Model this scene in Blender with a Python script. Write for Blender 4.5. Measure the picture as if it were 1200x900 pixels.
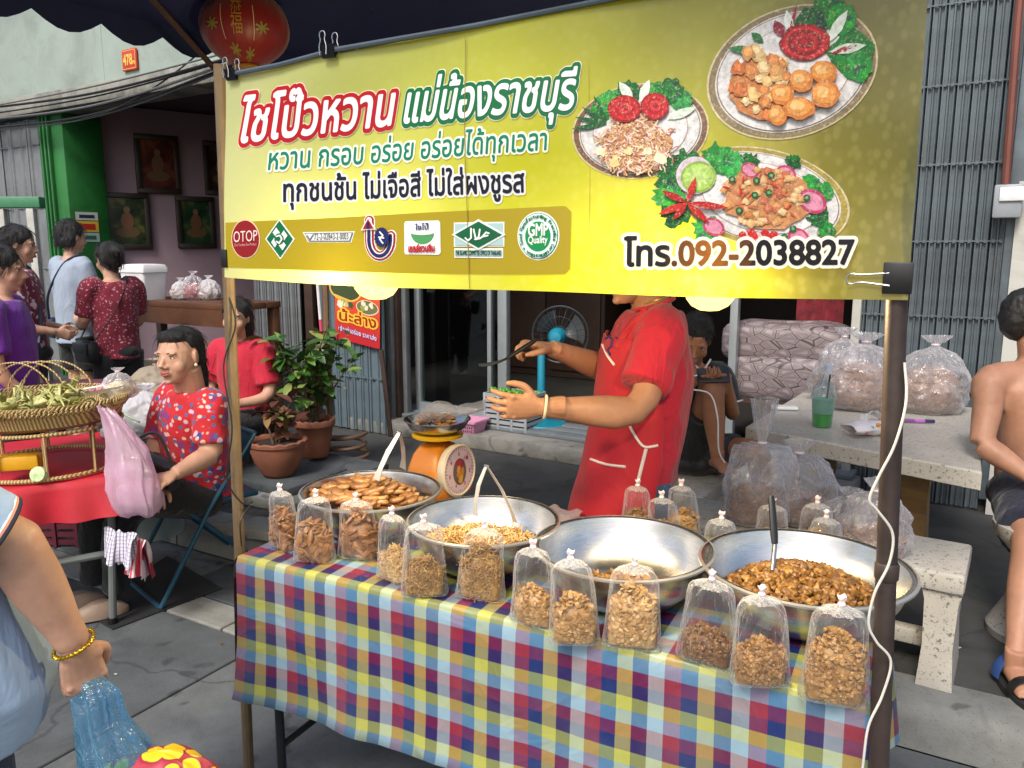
import bpy, bmesh, math, random
import numpy as np
from mathutils import Vector, Matrix, noise
V = Vector
R = math.radians
random.seed(7)
for o in list(bpy.data.objects):
    bpy.data.objects.remove(o)
SC = bpy.context.scene
COL = SC.collection

# ------------------------------------------------------------------ camera, sky, sun, exposure
CAM_H = 1.6
PITCH = R(9.6)
FPX = 930.0                      # focal length in pixels of a 1200 px wide frame
cam = bpy.data.objects.new('camera', bpy.data.cameras.new('camera'))
COL.objects.link(cam)
cam.location = (0, 0, CAM_H)
cam.rotation_euler = (R(90) - PITCH, 0, 0)
cam.data.sensor_fit = 'HORIZONTAL'
cam.data.sensor_width = 36
cam.data.lens = FPX / 1200 * 36
cam.data.clip_start = 0.05
cam.data.clip_end = 1000
SC.camera = cam

SUN_EL, SUN_ROT = R(48), R(205)
world = bpy.data.worlds.new('World')
SC.world = world
world.use_nodes = True
wn = world.node_tree
sky = wn.nodes.new('ShaderNodeTexSky')
sky.sky_type = 'NISHITA'
sky.sun_disc = False
sky.sun_elevation = SUN_EL
sky.sun_rotation = SUN_ROT
sky.air_density = 1.0
sky.dust_density = 3.5
sky.ozone_density = 1.0
wn.links.new(sky.outputs[0], wn.nodes['Background'].inputs[0])
wn.nodes['Background'].inputs[1].default_value = 0.11

sl = bpy.data.lights.new('sun', 'SUN')
sl.energy = 1.5
sl.angle = R(16)
sl.color = (1.0, 0.965, 0.91)
sun = bpy.data.objects.new('sun', sl)
COL.objects.link(sun)
# direction towards the sun (sky texture: rotation runs clockwise from +Y)
sd = V((math.sin(SUN_ROT) * math.cos(SUN_EL), math.cos(SUN_ROT) * math.cos(SUN_EL), math.sin(SUN_EL)))
sun.rotation_euler = sd.to_track_quat('Z', 'Y').to_euler()
sun.location = sd * 30

vs = SC.view_settings
vs.view_transform = 'Standard'
vs.look = 'None'
vs.gamma = 1
vs.use_curve_mapping = False
vs.exposure = 1.0
SC.cycles.use_denoising = True
SC.cycles.max_bounces = 8
SC.cycles.diffuse_bounces = 4
SC.cycles.glossy_bounces = 4
SC.cycles.transmission_bounces = 6
SC.cycles.transparent_max_bounces = 24
SC.cycles.sample_clamp_indirect = 6
SC.cycles.caustics_reflective = False
SC.cycles.caustics_refractive = False

# ------------------------------------------------------------------ measuring helpers
SP, CP = math.sin(PITCH), math.cos(PITCH)
def ray(px, py):
    u = -(py - 450) / FPX
    return V(((px - 600) / FPX, CP + SP * u, -SP + CP * u))
def P(px, py, y):
    """point seen at pixel (px,py) of the 1200x900 photo, y metres ahead"""
    d = ray(px, py)
    return V((0, 0, CAM_H)) + d * (y / d.y)
def PZ(px, py, z):
    d = ray(px, py)
    return V((0, 0, CAM_H)) + d * ((z - CAM_H) / d.z)
class Frame:
    def __init__(s, o, deg):
        s.o = V(o)
        a = R(deg)
        s.e = V((math.cos(a), math.sin(a), 0))
        s.n = V((-math.sin(a), math.cos(a), 0))
        s.R = Matrix((s.e, s.n, V((0, 0, 1)))).transposed()
    def __call__(s, a, d, z):
        p = s.o + s.e * a + s.n * d
        return V((p.x, p.y, z))
    def on(s, px, py, d=0.0):
        """point where the pixel's ray meets the plane at depth d"""
        r = ray(px, py)
        t = (s.o + s.n * d - V((0, 0, 0))).dot(s.n) / r.dot(s.n)
        return V((0, 0, CAM_H)) + r * t
    def a_of(s, p):
        return (V((p.x, p.y, 0)) - s.o).dot(s.e)
TB = Frame((-0.761, 2.10, 0), -27.1)       # stall table: origin at its front left corner
FC = Frame((-0.07, 6.0, 0), -32)           # shop fronts
KB = Frame((1.36, 2.31, 0), -30)           # kerb line
TL, TD, TH = 1.60, 0.78, 0.75

# ------------------------------------------------------------------ materials
def L(h, k=1.0):
    h = h.lstrip('#')
    out = []
    for i in (0, 2, 4):
        c = int(h[i:i + 2], 16) / 255
        out.append((c / 12.92 if c <= 0.04045 else ((c + 0.055) / 1.055) ** 2.4) * k)
    return tuple(out)
MATS = {}
class NT:
    def __init__(s, name):
        s.m = bpy.data.materials.new(name)
        s.m.use_nodes = True
        s.t = s.m.node_tree
        s.b = s.t.nodes['Principled BSDF']
        s.out = s.t.nodes['Material Output']
    def n(s, ty, **kw):
        nd = s.t.nodes.new('ShaderNode' + ty)
        for k, v in kw.items():
            if k.startswith('i_'):
                nd.inputs[k[2:].replace('_', ' ')].default_value = v
            else:
                setattr(nd, k, v)
        return nd
    def l(s, a, b):
        s.t.links.new(a, b)
    def coord(s, kind='Object'):
        return s.n('TexCoord').outputs[kind]
    def ramp(s, fac, stops, interp='LINEAR'):
        r = s.n('ValToRGB')
        r.color_ramp.interpolation = interp
        el = r.color_ramp.elements
        while len(el) < len(stops):
            el.new(0.5)
        while len(el) > len(stops):
            el.remove(el[-1])
        for e, (p, c) in zip(el, stops):
            e.position = p
            e.color = (c[0], c[1], c[2], 1)
        s.l(fac, r.inputs[0])
        return r.outputs[0]
    def mix(s, fac, a, b, blend='MIX'):
        x = s.n('Mix', data_type='RGBA', blend_type=blend)
        for sock, val in ((x.inputs[0], fac), (x.inputs[6], a), (x.inputs[7], b)):
            if hasattr(val, 'links'):
                s.l(val, sock)
            elif isinstance(val, (int, float)):
                sock.default_value = val
            else:
                sock.default_value = (val[0], val[1], val[2], 1)
        return x.outputs[2]
    def noise(s, scale, detail=4, rough=0.6, vec=None, dist=0.0):
        nd = s.n('TexNoise')
        nd.inputs['Scale'].default_value = scale
        nd.inputs['Detail'].default_value = detail
        nd.inputs['Roughness'].default_value = rough
        nd.inputs['Distortion'].default_value = dist
        if vec is None:
            vec = s.coord()
        s.l(vec, nd.inputs['Vector'])
        return nd.outputs['Fac']
    def scaled(s, v, sc):
        m = s.n('Mapping')
        m.inputs['Scale'].default_value = sc
        s.l(v, m.inputs[0])
        return m.outputs[0]
    def bump(s, h, strength=0.3, dist=0.01):
        b = s.n('Bump')
        b.inputs['Strength'].default_value = strength
        b.inputs['Distance'].default_value = dist
        s.l(h, b.inputs['Height'])
        s.l(b.outputs[0], s.b.inputs['Normal'])
        return b

def mat(name, col, rough=0.6, metal=0.0, var=0.18, scale=6.0, bump=0.0, bscale=40.0, bdist=0.004, spec=0.5, dirt=None, dirt_amt=0.5, sub=0.0, sheen=0.0, coat=0.0):
    """plain surface with uneven tone, optional dirt and fine relief"""
    if name in MATS:
        return MATS[name]
    t = NT(name)
    c = L(col) if isinstance(col, str) else col
    f = t.noise(scale, 5, 0.65)
    lo = tuple(x * (1 - var) for x in c)
    hi = tuple(min(1, x * (1 + var)) for x in c)
    o = t.ramp(f, [(0.3, lo), (0.7, hi)])
    if dirt is not None:
        d = L(dirt) if isinstance(dirt, str) else dirt
        g = t.noise(scale * 0.45 + 0.7, 7, 0.72, dist=0.6)
        fac = t.ramp(g, [(0.45, (0, 0, 0)), (0.72, (dirt_amt,) * 3)])
        o = t.mix(fac, o, d)
    t.l(o, t.b.inputs['Base Color'])
    t.b.inputs['Roughness'].default_value = rough
    t.b.inputs['Metallic'].default_value = metal
    t.b.inputs['Specular IOR Level'].default_value = spec
    if sheen:
        t.b.inputs['Sheen Weight'].default_value = sheen
    if coat:
        t.b.inputs['Coat Weight'].default_value = coat
    if sub:
        t.b.inputs['Subsurface Weight'].default_value = sub
        t.b.inputs['Subsurface Radius'].default_value = (0.012, 0.005, 0.003)
        t.b.inputs['Subsurface Scale'].default_value = 1.0
    if bump:
        t.bump(t.noise(bscale, 4, 0.6), bump, bdist)
    MATS[name] = t.m
    return t.m

def film(name, tint='#ffffff', opac=0.16, rough=0.12, milky=0.0, wr=60.0, bs=0.5, gl=0.35, edge=0.3, stretch=None):
    """thin clear plastic film: see-through, with sharp creased highlights and a little haze"""
    if name in MATS:
        return MATS[name]
    t = NT(name)
    t.t.nodes.remove(t.b)
    tr = t.n('BsdfTransparent')
    tr.inputs[0].default_value = (*[0.97 * x for x in L(tint)], 1)
    gls = t.n('BsdfGlossy')
    gls.inputs['Roughness'].default_value = rough
    gls.inputs[0].default_value = (1, 1, 1, 1)
    dif = t.n('BsdfDiffuse')
    dif.inputs[0].default_value = (*L(tint), 1)
    tl = t.n('BsdfTranslucent')
    tl.inputs[0].default_value = (*L(tint), 1)
    h = t.noise(wr, 3, 0.7, t.scaled(t.coord(), stretch) if stretch else None, dist=1.2)
    bp = t.n('Bump')
    bp.inputs['Strength'].default_value = bs
    bp.inputs['Distance'].default_value = 0.01
    t.l(h, bp.inputs['Height'])
    t.l(bp.outputs[0], gls.inputs['Normal'])
    lw = t.n('LayerWeight')
    lw.inputs[0].default_value = 0.35
    t.l(bp.outputs[0], lw.inputs['Normal'])
    mp = t.n('MapRange')
    mp.inputs['From Min'].default_value = 0.0
    mp.inputs['From Max'].default_value = 1.0
    mp.inputs['To Min'].default_value = opac * 0.35
    mp.inputs['To Max'].default_value = gl
    t.l(lw.outputs['Facing'], mp.inputs['Value'])
    m1 = t.n('MixShader')
    t.l(mp.outputs[0], m1.inputs[0])
    t.l(tr.outputs[0], m1.inputs[1])
    t.l(gls.outputs[0], m1.inputs[2])
    md = t.n('MixShader')
    md.inputs[0].default_value = 0.5
    t.l(dif.outputs[0], md.inputs[1])
    t.l(tl.outputs[0], md.inputs[2])
    m2 = t.n('MixShader')
    hz = t.noise(9, 3, 0.6)
    mp2 = t.n('MapRange')
    mp2.inputs['From Min'].default_value = 0.3
    mp2.inputs['From Max'].default_value = 0.7
    mp2.inputs['To Min'].default_value = max(0.0, opac + milky * 0.8)
    mp2.inputs['To Max'].default_value = min(1.0, opac * 1.3 + milky * 1.2)
    t.l(hz, mp2.inputs['Value'])
    lw2 = t.n('LayerWeight'); lw2.inputs[0].default_value = 0.5
    t.l(bp.outputs[0], lw2.inputs['Normal'])
    pw = t.n('Math', operation='POWER'); pw.inputs[1].default_value = 3.0; t.l(lw2.outputs['Facing'], pw.inputs[0])
    me_ = t.n('Math', operation='MULTIPLY_ADD', use_clamp=True); me_.inputs[1].default_value = edge; t.l(pw.outputs[0], me_.inputs[0]); t.l(mp2.outputs[0], me_.inputs[2])
    t.l(me_.outputs[0], m2.inputs[0])
    t.l(m1.outputs[0], m2.inputs[1])
    t.l(md.outputs[0], m2.inputs[2])
    t.l(m2.outputs[0], t.out.inputs[0])
    MATS[name] = t.m
    return t.m

def attr_mat(name, rough=0.4, var=0.0, bump=0.0):
    """print whose colours sit on the faces"""
    if name in MATS:
        return MATS[name]
    t = NT(name)
    a = t.n('Attribute', attribute_name='ink')
    c = a.outputs['Color']
    if var:
        f = t.noise(120, 3)
        c = t.mix(t.ramp(f, [(0.3, (0, 0, 0)), (0.75, (var,) * 3)]), c, (0.9, 0.85, 0.75), 'MIX')
    t.l(c, t.b.inputs['Base Color'])
    t.b.inputs['Roughness'].default_value = rough
    MATS[name] = t.m
    return t.m

def emit(name, col, strength):
    t = NT(name)
    t.b.inputs['Base Color'].default_value = (1, 1, 1, 1)
    t.b.inputs['Emission Color'].default_value = (*L(col), 1)
    t.b.inputs['Emission Strength'].default_value = strength
    return t.m

# ------------------------------------------------------------------ mesh helpers
WLOC = {}
def frame_of(d, up=V((0, 0, 1))):
    d = d.normalized()
    if abs(d.dot(up)) > 0.97:
        up = V((1, 0, 0))
    a = up.cross(d).normalized()
    b = d.cross(a).normalized()
    return a, b
class MB:
    def __init__(s):
        s.v, s.f, s.m, s.c = [], [], [], []
    def add(s, vs, fs, mi=0, col=None):
        k = len(s.v)
        s.v += [V(p) for p in vs]
        for f in fs:
            s.f.append([i + k for i in f])
            s.m.append(mi)
            s.c.append(col)
        return s
    def box(s, c, size, Rm=None, mi=0, col=None):
        c = V(c)
        Rm = Rm or Matrix.Identity(3)
        hx, hy, hz = (x / 2 for x in size)
        vs = [c + Rm @ V((x, y, z)) for x in (-hx, hx) for y in (-hy, hy) for z in (-hz, hz)]
        return s.add(vs, [(0, 1, 3, 2), (4, 6, 7, 5), (0, 4, 5, 1), (2, 3, 7, 6), (0, 2, 6, 4), (1, 5, 7, 3)], mi, col)
    def bbox(s, c, size, Rm=None, mi=0, b=0.005, col=None):
        """box with chamfered edges"""
        bm = bmesh.new()
        bmesh.ops.create_cube(bm, size=1.0)
        for v in bm.verts:
            v.co = V((v.co.x * size[0], v.co.y * size[1], v.co.z * size[2]))
        bmesh.ops.bevel(bm, geom=bm.edges[:], offset=min(b, min(size) * 0.45), segments=2, profile=0.5, affect='EDGES')
        c = V(c)
        Rm = Rm or Matrix.Identity(3)
        bm.verts.index_update()
        s.add([c + Rm @ v.co for v in bm.verts], [[v.index for v in f.verts] for f in bm.faces], mi, col)
        bm.free()
        return s
    def loft(s, secs, cap=True, mi=0, col=None, closed=True):
        n = len(secs[0])
        vs = [p for sec in secs for p in sec]
        fs = []
        for i in range(len(secs) - 1):
            for j in range(n if closed else n - 1):
                k = (j + 1) % n
                fs.append((i * n + j, i * n + k, (i + 1) * n + k, (i + 1) * n + j))
        if cap:
            fs.append(tuple(range(n - 1, -1, -1)))
            fs.append(tuple((len(secs) - 1) * n + j for j in range(n)))
        return s.add(vs, fs, mi, col)
    def tube(s, pts, r, n=8, cap=True, mi=0, flat=1.0, up=V((0, 0, 1)), col=None):
        pts = [V(p) for p in pts]
        rs = r if isinstance(r, (list, tuple)) else [r] * len(pts)
        secs = []
        a0 = None
        for i, p in enumerate(pts):
            d = pts[min(i + 1, len(pts) - 1)] - pts[max(i - 1, 0)]
            if d.length < 1e-9:
                d = V((0, 0, 1))
            d.normalize()
            if a0 is None:
                a, b = frame_of(d, up)
            else:
                a = (a0 - d * a0.dot(d))
                if a.length < 1e-6:
                    a, b = frame_of(d, up)
                a.normalize()
                b = d.cross(a).normalized()
            a0 = a
            secs.append([p + a * (rs[i] * math.cos(t)) + b * (rs[i] * flat * math.sin(t)) for t in [2 * math.pi * k / n for k in range(n)]])
        return s.loft(secs, cap, mi, col)
    def lathe(s, prof, c=(0, 0, 0), n=24, Rm=None, mi=0, cap=False, col=None, fn=None):
        c = V(c)
        Rm = Rm or Matrix.Identity(3)
        secs = []
        for r, z in prof:
            secs.append([c + Rm @ V((r * math.cos(t), r * math.sin(t), z + (fn(t, r, z) if fn else 0))) for t in [2 * math.pi * k / n for k in range(n)]])
        return s.loft(secs, cap, mi, col)
    def ell(s, c, r, Rm=None, n=14, m=9, mi=0, col=None):
        c = V(c)
        Rm = Rm or Matrix.Identity(3)
        if isinstance(r, (int, float)):
            r = (r, r, r)
        vs = [c + Rm @ V((0, 0, r[2]))]
        for i in range(1, m):
            ph = math.pi * i / m
            for j in range(n):
                t = 2 * math.pi * j / n
                vs.append(c + Rm @ V((r[0] * math.sin(ph) * math.cos(t), r[1] * math.sin(ph) * math.sin(t), r[2] * math.cos(ph))))
        vs.append(c + Rm @ V((0, 0, -r[2])))
        fs = [(0, 1 + j, 1 + (j + 1) % n) for j in range(n)]
        for i in range(m - 2):
            for j in range(n):
                a, b = 1 + i * n + j, 1 + i * n + (j + 1) % n
                fs.append((a, a + n, b + n, b))
        k = 1 + (m - 2) * n
        fs += [(len(vs) - 1, k + (j + 1) % n, k + j) for j in range(n)]
        return s.add(vs, fs, mi, col)
    def disc(s, c, r, Rm, n=24, mi=0, col=None):
        c = V(c)
        return s.add([c + Rm @ V((r * math.cos(2 * math.pi * k / n), r * math.sin(2 * math.pi * k / n), 0)) for k in range(n)], [tuple(range(n))], mi, col)
    def poly(s, pts, mi=0, col=None):
        return s.add(pts, [tuple(range(len(pts)))], mi, col)
    def grid(s, fn, nu, nv, mi=0, col=None):
        vs = [fn(i / nu, j / nv) for i in range(nu + 1) for j in range(nv + 1)]
        w = nv + 1
        fs = [(i * w + j, (i + 1) * w + j, (i + 1) * w + j + 1, i * w + j + 1) for i in range(nu) for j in range(nv)]
        return s.add(vs, fs, mi, col)
    def mesh(s, name, mats, off=V((0, 0, 0)), smooth=True, uv=None):
        me = bpy.data.meshes.new(name)
        me.from_pydata([tuple(p - off) for p in s.v], [], s.f)
        if not isinstance(mats, (list, tuple)):
            mats = [mats]
        for m in mats:
            me.materials.append(m)
        if len(mats) > 1:
            me.polygons.foreach_set('material_index', s.m)
        if smooth:
            me.polygons.foreach_set('use_smooth', [True] * len(me.polygons))
        if any(c is not None for c in s.c):
            at = me.color_attributes.new('ink', 'FLOAT_COLOR', 'CORNER')
            buf = []
            for f, c in zip(s.f, s.c):
                c = c or (1, 1, 1)
                buf += [c[0], c[1], c[2], 1.0] * len(f)
            at.data.foreach_set('color', buf)
        me.validate()
        me.update()
        return me
    def build(s, name, mats, parent=None, smooth=True, loc=None, sharp=35):
        if parent is not None:
            off = WLOC[parent.name]
        elif loc is not None:
            off = V(loc)
        else:
            xs = [p.x for p in s.v]; ys = [p.y for p in s.v]; zs = [p.z for p in s.v]
            off = V(((min(xs) + max(xs)) / 2, (min(ys) + max(ys)) / 2, min(zs)))
        me = s.mesh(name, mats, off, smooth)
        if smooth and sharp:
            me.set_sharp_from_angle(angle=R(sharp))
        o = bpy.data.objects.new(name, me)
        COL.objects.link(o)
        if parent is not None:
            o.parent = parent
        else:
            o.location = off
        WLOC[o.name] = off.copy()
        return o
def tag(o, label=None, cat=None, group=None, kind=None):
    if label: o['label'] = label
    if cat: o['category'] = cat
    if group: o['group'] = group
    if kind: o['kind'] = kind
    return o
def thing(name, label, cat, loc, group=None, kind=None):
    o = bpy.data.objects.new(name, None)
    o.empty_display_size = 0.1
    COL.objects.link(o)
    o.location = V(loc)
    WLOC[o.name] = V(loc)
    return tag(o, label, cat, group, kind)
def put(me, name, parent, M):
    """a piece that shares its mesh with its look-alikes"""
    o = bpy.data.objects.new(name, me)
    COL.objects.link(o)
    o.parent = parent
    o.matrix_local = Matrix.Translation(-WLOC[parent.name]) @ M
    WLOC[o.name] = WLOC[parent.name].copy()
    return o
def MT(loc, Rm=None, s=1.0):
    S = Matrix.Diagonal((s, s, s, 1)) if isinstance(s, (int, float)) else Matrix.Diagonal((*s, 1))
    return Matrix.Translation(V(loc)) @ ((Rm or Matrix.Identity(3)).to_4x4()) @ S
def axes(x, y, z):
    return Matrix((V(x), V(y), V(z))).transposed()
def rotz(a):
    return Matrix.Rotation(a, 3, 'Z')
def rrot():
    q = Matrix.Rotation(random.uniform(0, 6.28), 3, 'Z') @ Matrix.Rotation(random.uniform(-0.9, 0.9), 3, 'X') @ Matrix.Rotation(random.uniform(-0.9, 0.9), 3, 'Y')
    return q
def arc(p0, p1, sag, n=12, nrm=V((0, 0, -1))):
    p0, p1 = V(p0), V(p1)
    return [p0.lerp(p1, k / n) + nrm * (sag * 4 * (k / n) * (1 - k / n)) for k in range(n + 1)]
def spline(pts, n=6):
    """Catmull-Rom through the points"""
    pts = [V(p) for p in pts]
    q = [pts[0] * 2 - pts[1]] + pts + [pts[-1] * 2 - pts[-2]]
    out = []
    for i in range(1, len(q) - 2):
        a, b, c, d = q[i - 1], q[i], q[i + 1], q[i + 2]
        for k in range(n):
            t = k / n
            out.append(0.5 * ((2 * b) + (c - a) * t + (2 * a - 5 * b + 4 * c - d) * t * t + (3 * b - a - 3 * c + d) * t ** 3))
    out.append(pts[-1])
    return out

# a spare scene where modifiers are worked out without touching the main one
TMP = bpy.data.scenes.new('workbench')
def tmp_graph():
    with bpy.context.temp_override(scene=TMP, view_layer=TMP.view_layers[0]):
        dg = bpy.context.evaluated_depsgraph_get()
    dg.update()
    return dg
def remesh(mb, voxel, smooth=6, wr=None, fine=None, seed=0, cut=None):
    """melt overlapping closed shapes into one continuous surface"""
    me = bpy.data.meshes.new('raw')
    me.from_pydata([tuple(p) for p in mb.v], [], mb.f)
    bm = bmesh.new()
    bm.from_mesh(me)
    bmesh.ops.recalc_face_normals(bm, faces=bm.faces[:])
    bm.to_mesh(me)
    bm.free()
    o = bpy.data.objects.new('raw', me)
    TMP.collection.objects.link(o)
    m = o.modifiers.new('r', 'REMESH')
    m.mode = 'VOXEL'
    m.voxel_size = voxel
    m.adaptivity = 0
    if smooth:
        s = o.modifiers.new('s', 'SMOOTH')
        s.factor = 0.5
        s.iterations = smooth
    dg = tmp_graph()
    res = bpy.data.meshes.new_from_object(o.evaluated_get(dg), depsgraph=dg)
    bpy.data.objects.remove(o)
    bpy.data.meshes.remove(me)
    out = MB()
    n = len(res.vertices)
    co = np.empty(n * 3, 'f'); res.vertices.foreach_get('co', co); co = co.reshape(-1, 3)
    if wr:
        no = np.empty(n * 3, 'f'); res.vertex_normals.foreach_get('vector', no); no = no.reshape(-1, 3)
        amp, sc = wr[0], wr[1]
        st = wr[2] if len(wr) > 2 else (1, 1, 1)
        for i in range(n):
            p = V((co[i][0] * sc * st[0] + seed, co[i][1] * sc * st[1], co[i][2] * sc * st[2]))
            d = noise.noise(p) + 0.5 * noise.noise(p * 2.3)
            if len(wr) > 3:          # ridged folds
                d = 1 - 2 * abs(noise.noise(p)) - abs(noise.noise(p * 1.9)) * 0.8
            co[i] += no[i] * (amp * d)
    out.v = [V(c) for c in co]
    out.f = [list(p.vertices) for p in res.polygons]
    out.m = [0] * len(out.f)
    out.c = [None] * len(out.f)
    bpy.data.meshes.remove(res)
    return out

# ================================================================== GROUND AND BUILDING
def fs(px, py=300, d=0.0):
    return FC.a_of(FC.on(px, py, d))

def concrete(name, a, b, stain, rough=0.85, sc=3.0, wet=0.0):
    t = NT(name)
    co = t.coord()
    f = t.noise(sc, 8, 0.7, co)
    base = t.ramp(f, [(0.28, L(a)), (0.72, L(b))])
    g = t.noise(sc * 0.55 + 0.3, 6, 0.65, co, 1.0)
    base = t.mix(t.ramp(g, [(0.5, (0, 0, 0)), (0.68, (0.75,) * 3)]), base, L(stain))
    vc = t.n('TexVoronoi', feature='DISTANCE_TO_EDGE'); vc.inputs['Scale'].default_value = 0.9
    wq = t.n('Mix', data_type='RGBA', blend_type='LINEAR_LIGHT'); wq.inputs[0].default_value = .12
    nz = t.n('TexNoise'); nz.inputs['Scale'].default_value = 5; nz.inputs['Detail'].default_value = 6; t.l(co, nz.inputs['Vector']); t.l(co, wq.inputs[6]); t.l(nz.outputs['Color'], wq.inputs[7]); t.l(wq.outputs[2], vc.inputs['Vector'])
    ck = t.ramp(vc.outputs['Distance'], [(0.003, (.45,) * 3), (0.010, (0, 0, 0))])
    base = t.mix(ck, base, L('#191a1a'))
    st = t.n('TexVoronoi'); st.inputs['Scale'].default_value = 7; t.l(wq.outputs[2], st.inputs['Vector'])
    base = t.mix(t.ramp(st.outputs['Distance'], [(0.10, (.55,) * 3), (0.22, (0, 0, 0))]), base, L('#26272a'))
    sp = t.noise(160, 2, 0.5, co)
    base = t.mix(t.ramp(sp, [(0.62, (0, 0, 0)), (0.72, (0.5,) * 3)]), base, L('#1c1b19'))
    t.l(base, t.b.inputs['Base Color'])
    t.b.inputs['Roughness'].default_value = rough
    t.bump(t.noise(90, 5, 0.7, co), 0.35, 0.006)
    return t.m
M_road = concrete('road_concrete', '#46484a', '#63656a', '#2e3133')
M_slabs = [concrete('slab_grey_%s' % n, a, b, c, sc=s) for n, a, b, c, s in (
    ('dark', '#3e4345', '#5a5e61', '#2a2d30', 2.6), ('mid', '#4d5152', '#6b6e6f', '#33373a', 3.1), ('pale', '#73746f', '#94938c', '#585955', 3.6))]
M_kerb = concrete('kerb_concrete', '#5a5c5b', '#7c7d79', '#3c3f40')
M_pave = concrete('pavement_concrete', '#313231', '#484846', '#1f2021', sc=2.2)
M_step = concrete('step_concrete', '#77756d', '#94918a', '#55534e')

g = MB()
g.add([(-300, -300, -0.03), (300, -300, -0.03), (300, 300, -0.03), (-300, 300, -0.03)], [(0, 1, 2, 3)])
ground = g.build('ground', M_road, smooth=False, loc=(0, 0, -0.03))
tag(ground, kind='structure')
def slab(d0, d1, s0, s1, m):
    b = MB()
    b.bbox(KB((s0 + s1) / 2, (d0 + d1) / 2, -0.014), (abs(s1 - s0) - 0.012, abs(d1 - d0) - 0.012, 0.03), KB.R, b=0.006)
    b.build('paving_slab', m, ground, smooth=False)
slab_rows = [(0, -0.37, 1.5, 1.27, 1), (-0.37, -0.56, 1.5, 0.31, 2), (-0.56, -1.75, 1.62, -2.43, 1), (-1.75, -3.0, 1.62, -1.7, 0), (-3.0, -4.6, 1.62, -2.43, 1)]
for d0, d1, ln, ph, mi in slab_rows:
    s = ph - 5 * ln
    k = 0
    while s < 2.6:
        mm = 2 if mi == 2 else (0 if (k + (mi == 1)) % 2 else 1)
        if s > -6.2:
            slab(d1, d0, s, s + ln, M_slabs[mm])
        s += ln
        k += 1

pave = MB()
pave.add([KB(-12, 0.15, 0.146), KB(6, 0.15, 0.146), KB(6, 12, 0.146), KB(-12, 12, 0.146)], [(0, 1, 2, 3)])
pavement = tag(pave.build('pavement', M_pave, smooth=False), kind='structure')
for d0, rowc in ((1.9, 0),):
    pass
kerb = thing('kerb', None, None, KB(0, 0, 0), kind='structure')
for k in range(-7, 3):
    b = MB()
    s0 = k * 1.0 + 0.3
    prof = [(0.0, 0.0), (0.004, 0.10), (0.02, 0.137), (0.055, 0.152), (0.20, 0.154), (0.20, 0.0)]
    b.loft([[KB(s0 + e, d, z) for d, z in prof] for e in (0.006, 0.5, 0.994)], True)
    b.build('kerb_stone', M_kerb, kerb, sharp=50)

rs_l = random.Random(12)
for k in range(11):
    q = KB(rs_l.uniform(-3.1, -2.0), rs_l.uniform(-1.6, -.15), .003) if k < 8 else KB(rs_l.uniform(-.2, .4), rs_l.uniform(.3, .8), .149)
    b = MB(); a_ = rs_l.uniform(0, 3.14); sz = rs_l.uniform(.008, .018)
    b.grid(lambda u, v: q + rotz(a_) @ V(((u - .5) * sz * 1.6, (v - .5) * sz, .001 + .004 * abs(math.sin(u * 4 + v * 3 + k)))), 4, 4)
    tag(b.build('paper_scrap', mat('scrap_pale', '#b9b5aa', .9) if k % 3 else mat('scrap_leaf', '#6b5a34', .9), sharp=0), 'tiny pale or brown scrap of litter lying on the ground', 'litter', 'litter on the ground')
# ---- shophouse -------------------------------------------------------------
HB = FC(0, 0, 0)
house = thing('shophouse', 'old shophouse with steel folding gates, green pillar and pale upper wall', 'building', HB)
M_upper = mat('upper_wall_paint', '#8f9b92', 0.85, var=0.1, scale=1.6, dirt='#5d665f', dirt_amt=0.55, bump=0.2, bscale=30)
M_ledge = mat('ledge_concrete', '#8b8a80', 0.9, var=0.2, scale=3, dirt='#2e2d2a', dirt_amt=0.9, bump=0.4, bscale=25)
M_green = mat('green_paint', '#23682c', 0.5, var=0.15, scale=3, dirt='#12381a', dirt_amt=0.7)
M_pinkwall = mat('mauve_plaster', '#8f7a82', 0.9, var=0.06, scale=1.2, dirt='#7c6274', dirt_amt=0.4)
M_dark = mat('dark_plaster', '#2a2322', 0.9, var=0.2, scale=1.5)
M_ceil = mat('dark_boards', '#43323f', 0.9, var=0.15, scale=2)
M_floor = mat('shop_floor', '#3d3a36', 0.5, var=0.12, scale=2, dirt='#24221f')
M_white = mat('whitewash', '#b9b8b0', 0.9, var=0.06, scale=1.4, dirt='#7b776d', dirt_amt=0.6, bump=0.25, bscale=18)
M_gateb = mat('gate_blue_grey', '#586870', 0.55, var=0.14, scale=5, dirt='#45484a', dirt_amt=0.55, bump=0.15, bscale=60)
M_gateg = mat('gate_grey', '#6c7072', 0.6, var=0.16, scale=5, dirt='#4a443d', dirt_amt=0.6)
M_gated = mat('gate_teal_dark', '#566167', 0.55, var=0.2, scale=5, dirt='#38332e', dirt_amt=0.7)
M_iron = mat('hinge_iron', '#2f3a40', 0.5, 0.6, var=0.2, scale=20)
M_brownwood = mat('brown_wood', '#3d2a21', 0.6, var=0.25, scale=8, dirt='#22160f', dirt_amt=0.5, bump=0.2, bscale=30)
M_alu = mat('aluminium_frame', '#a9b0b2', 0.4, 0.5, var=0.08, scale=6)

sL, sR = fs(-260, 200), fs(1420, 300)
s_gp0, s_gp1 = fs(62), fs(86)
s_o1 = fs(300)
s_end = fs(1178)
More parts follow.
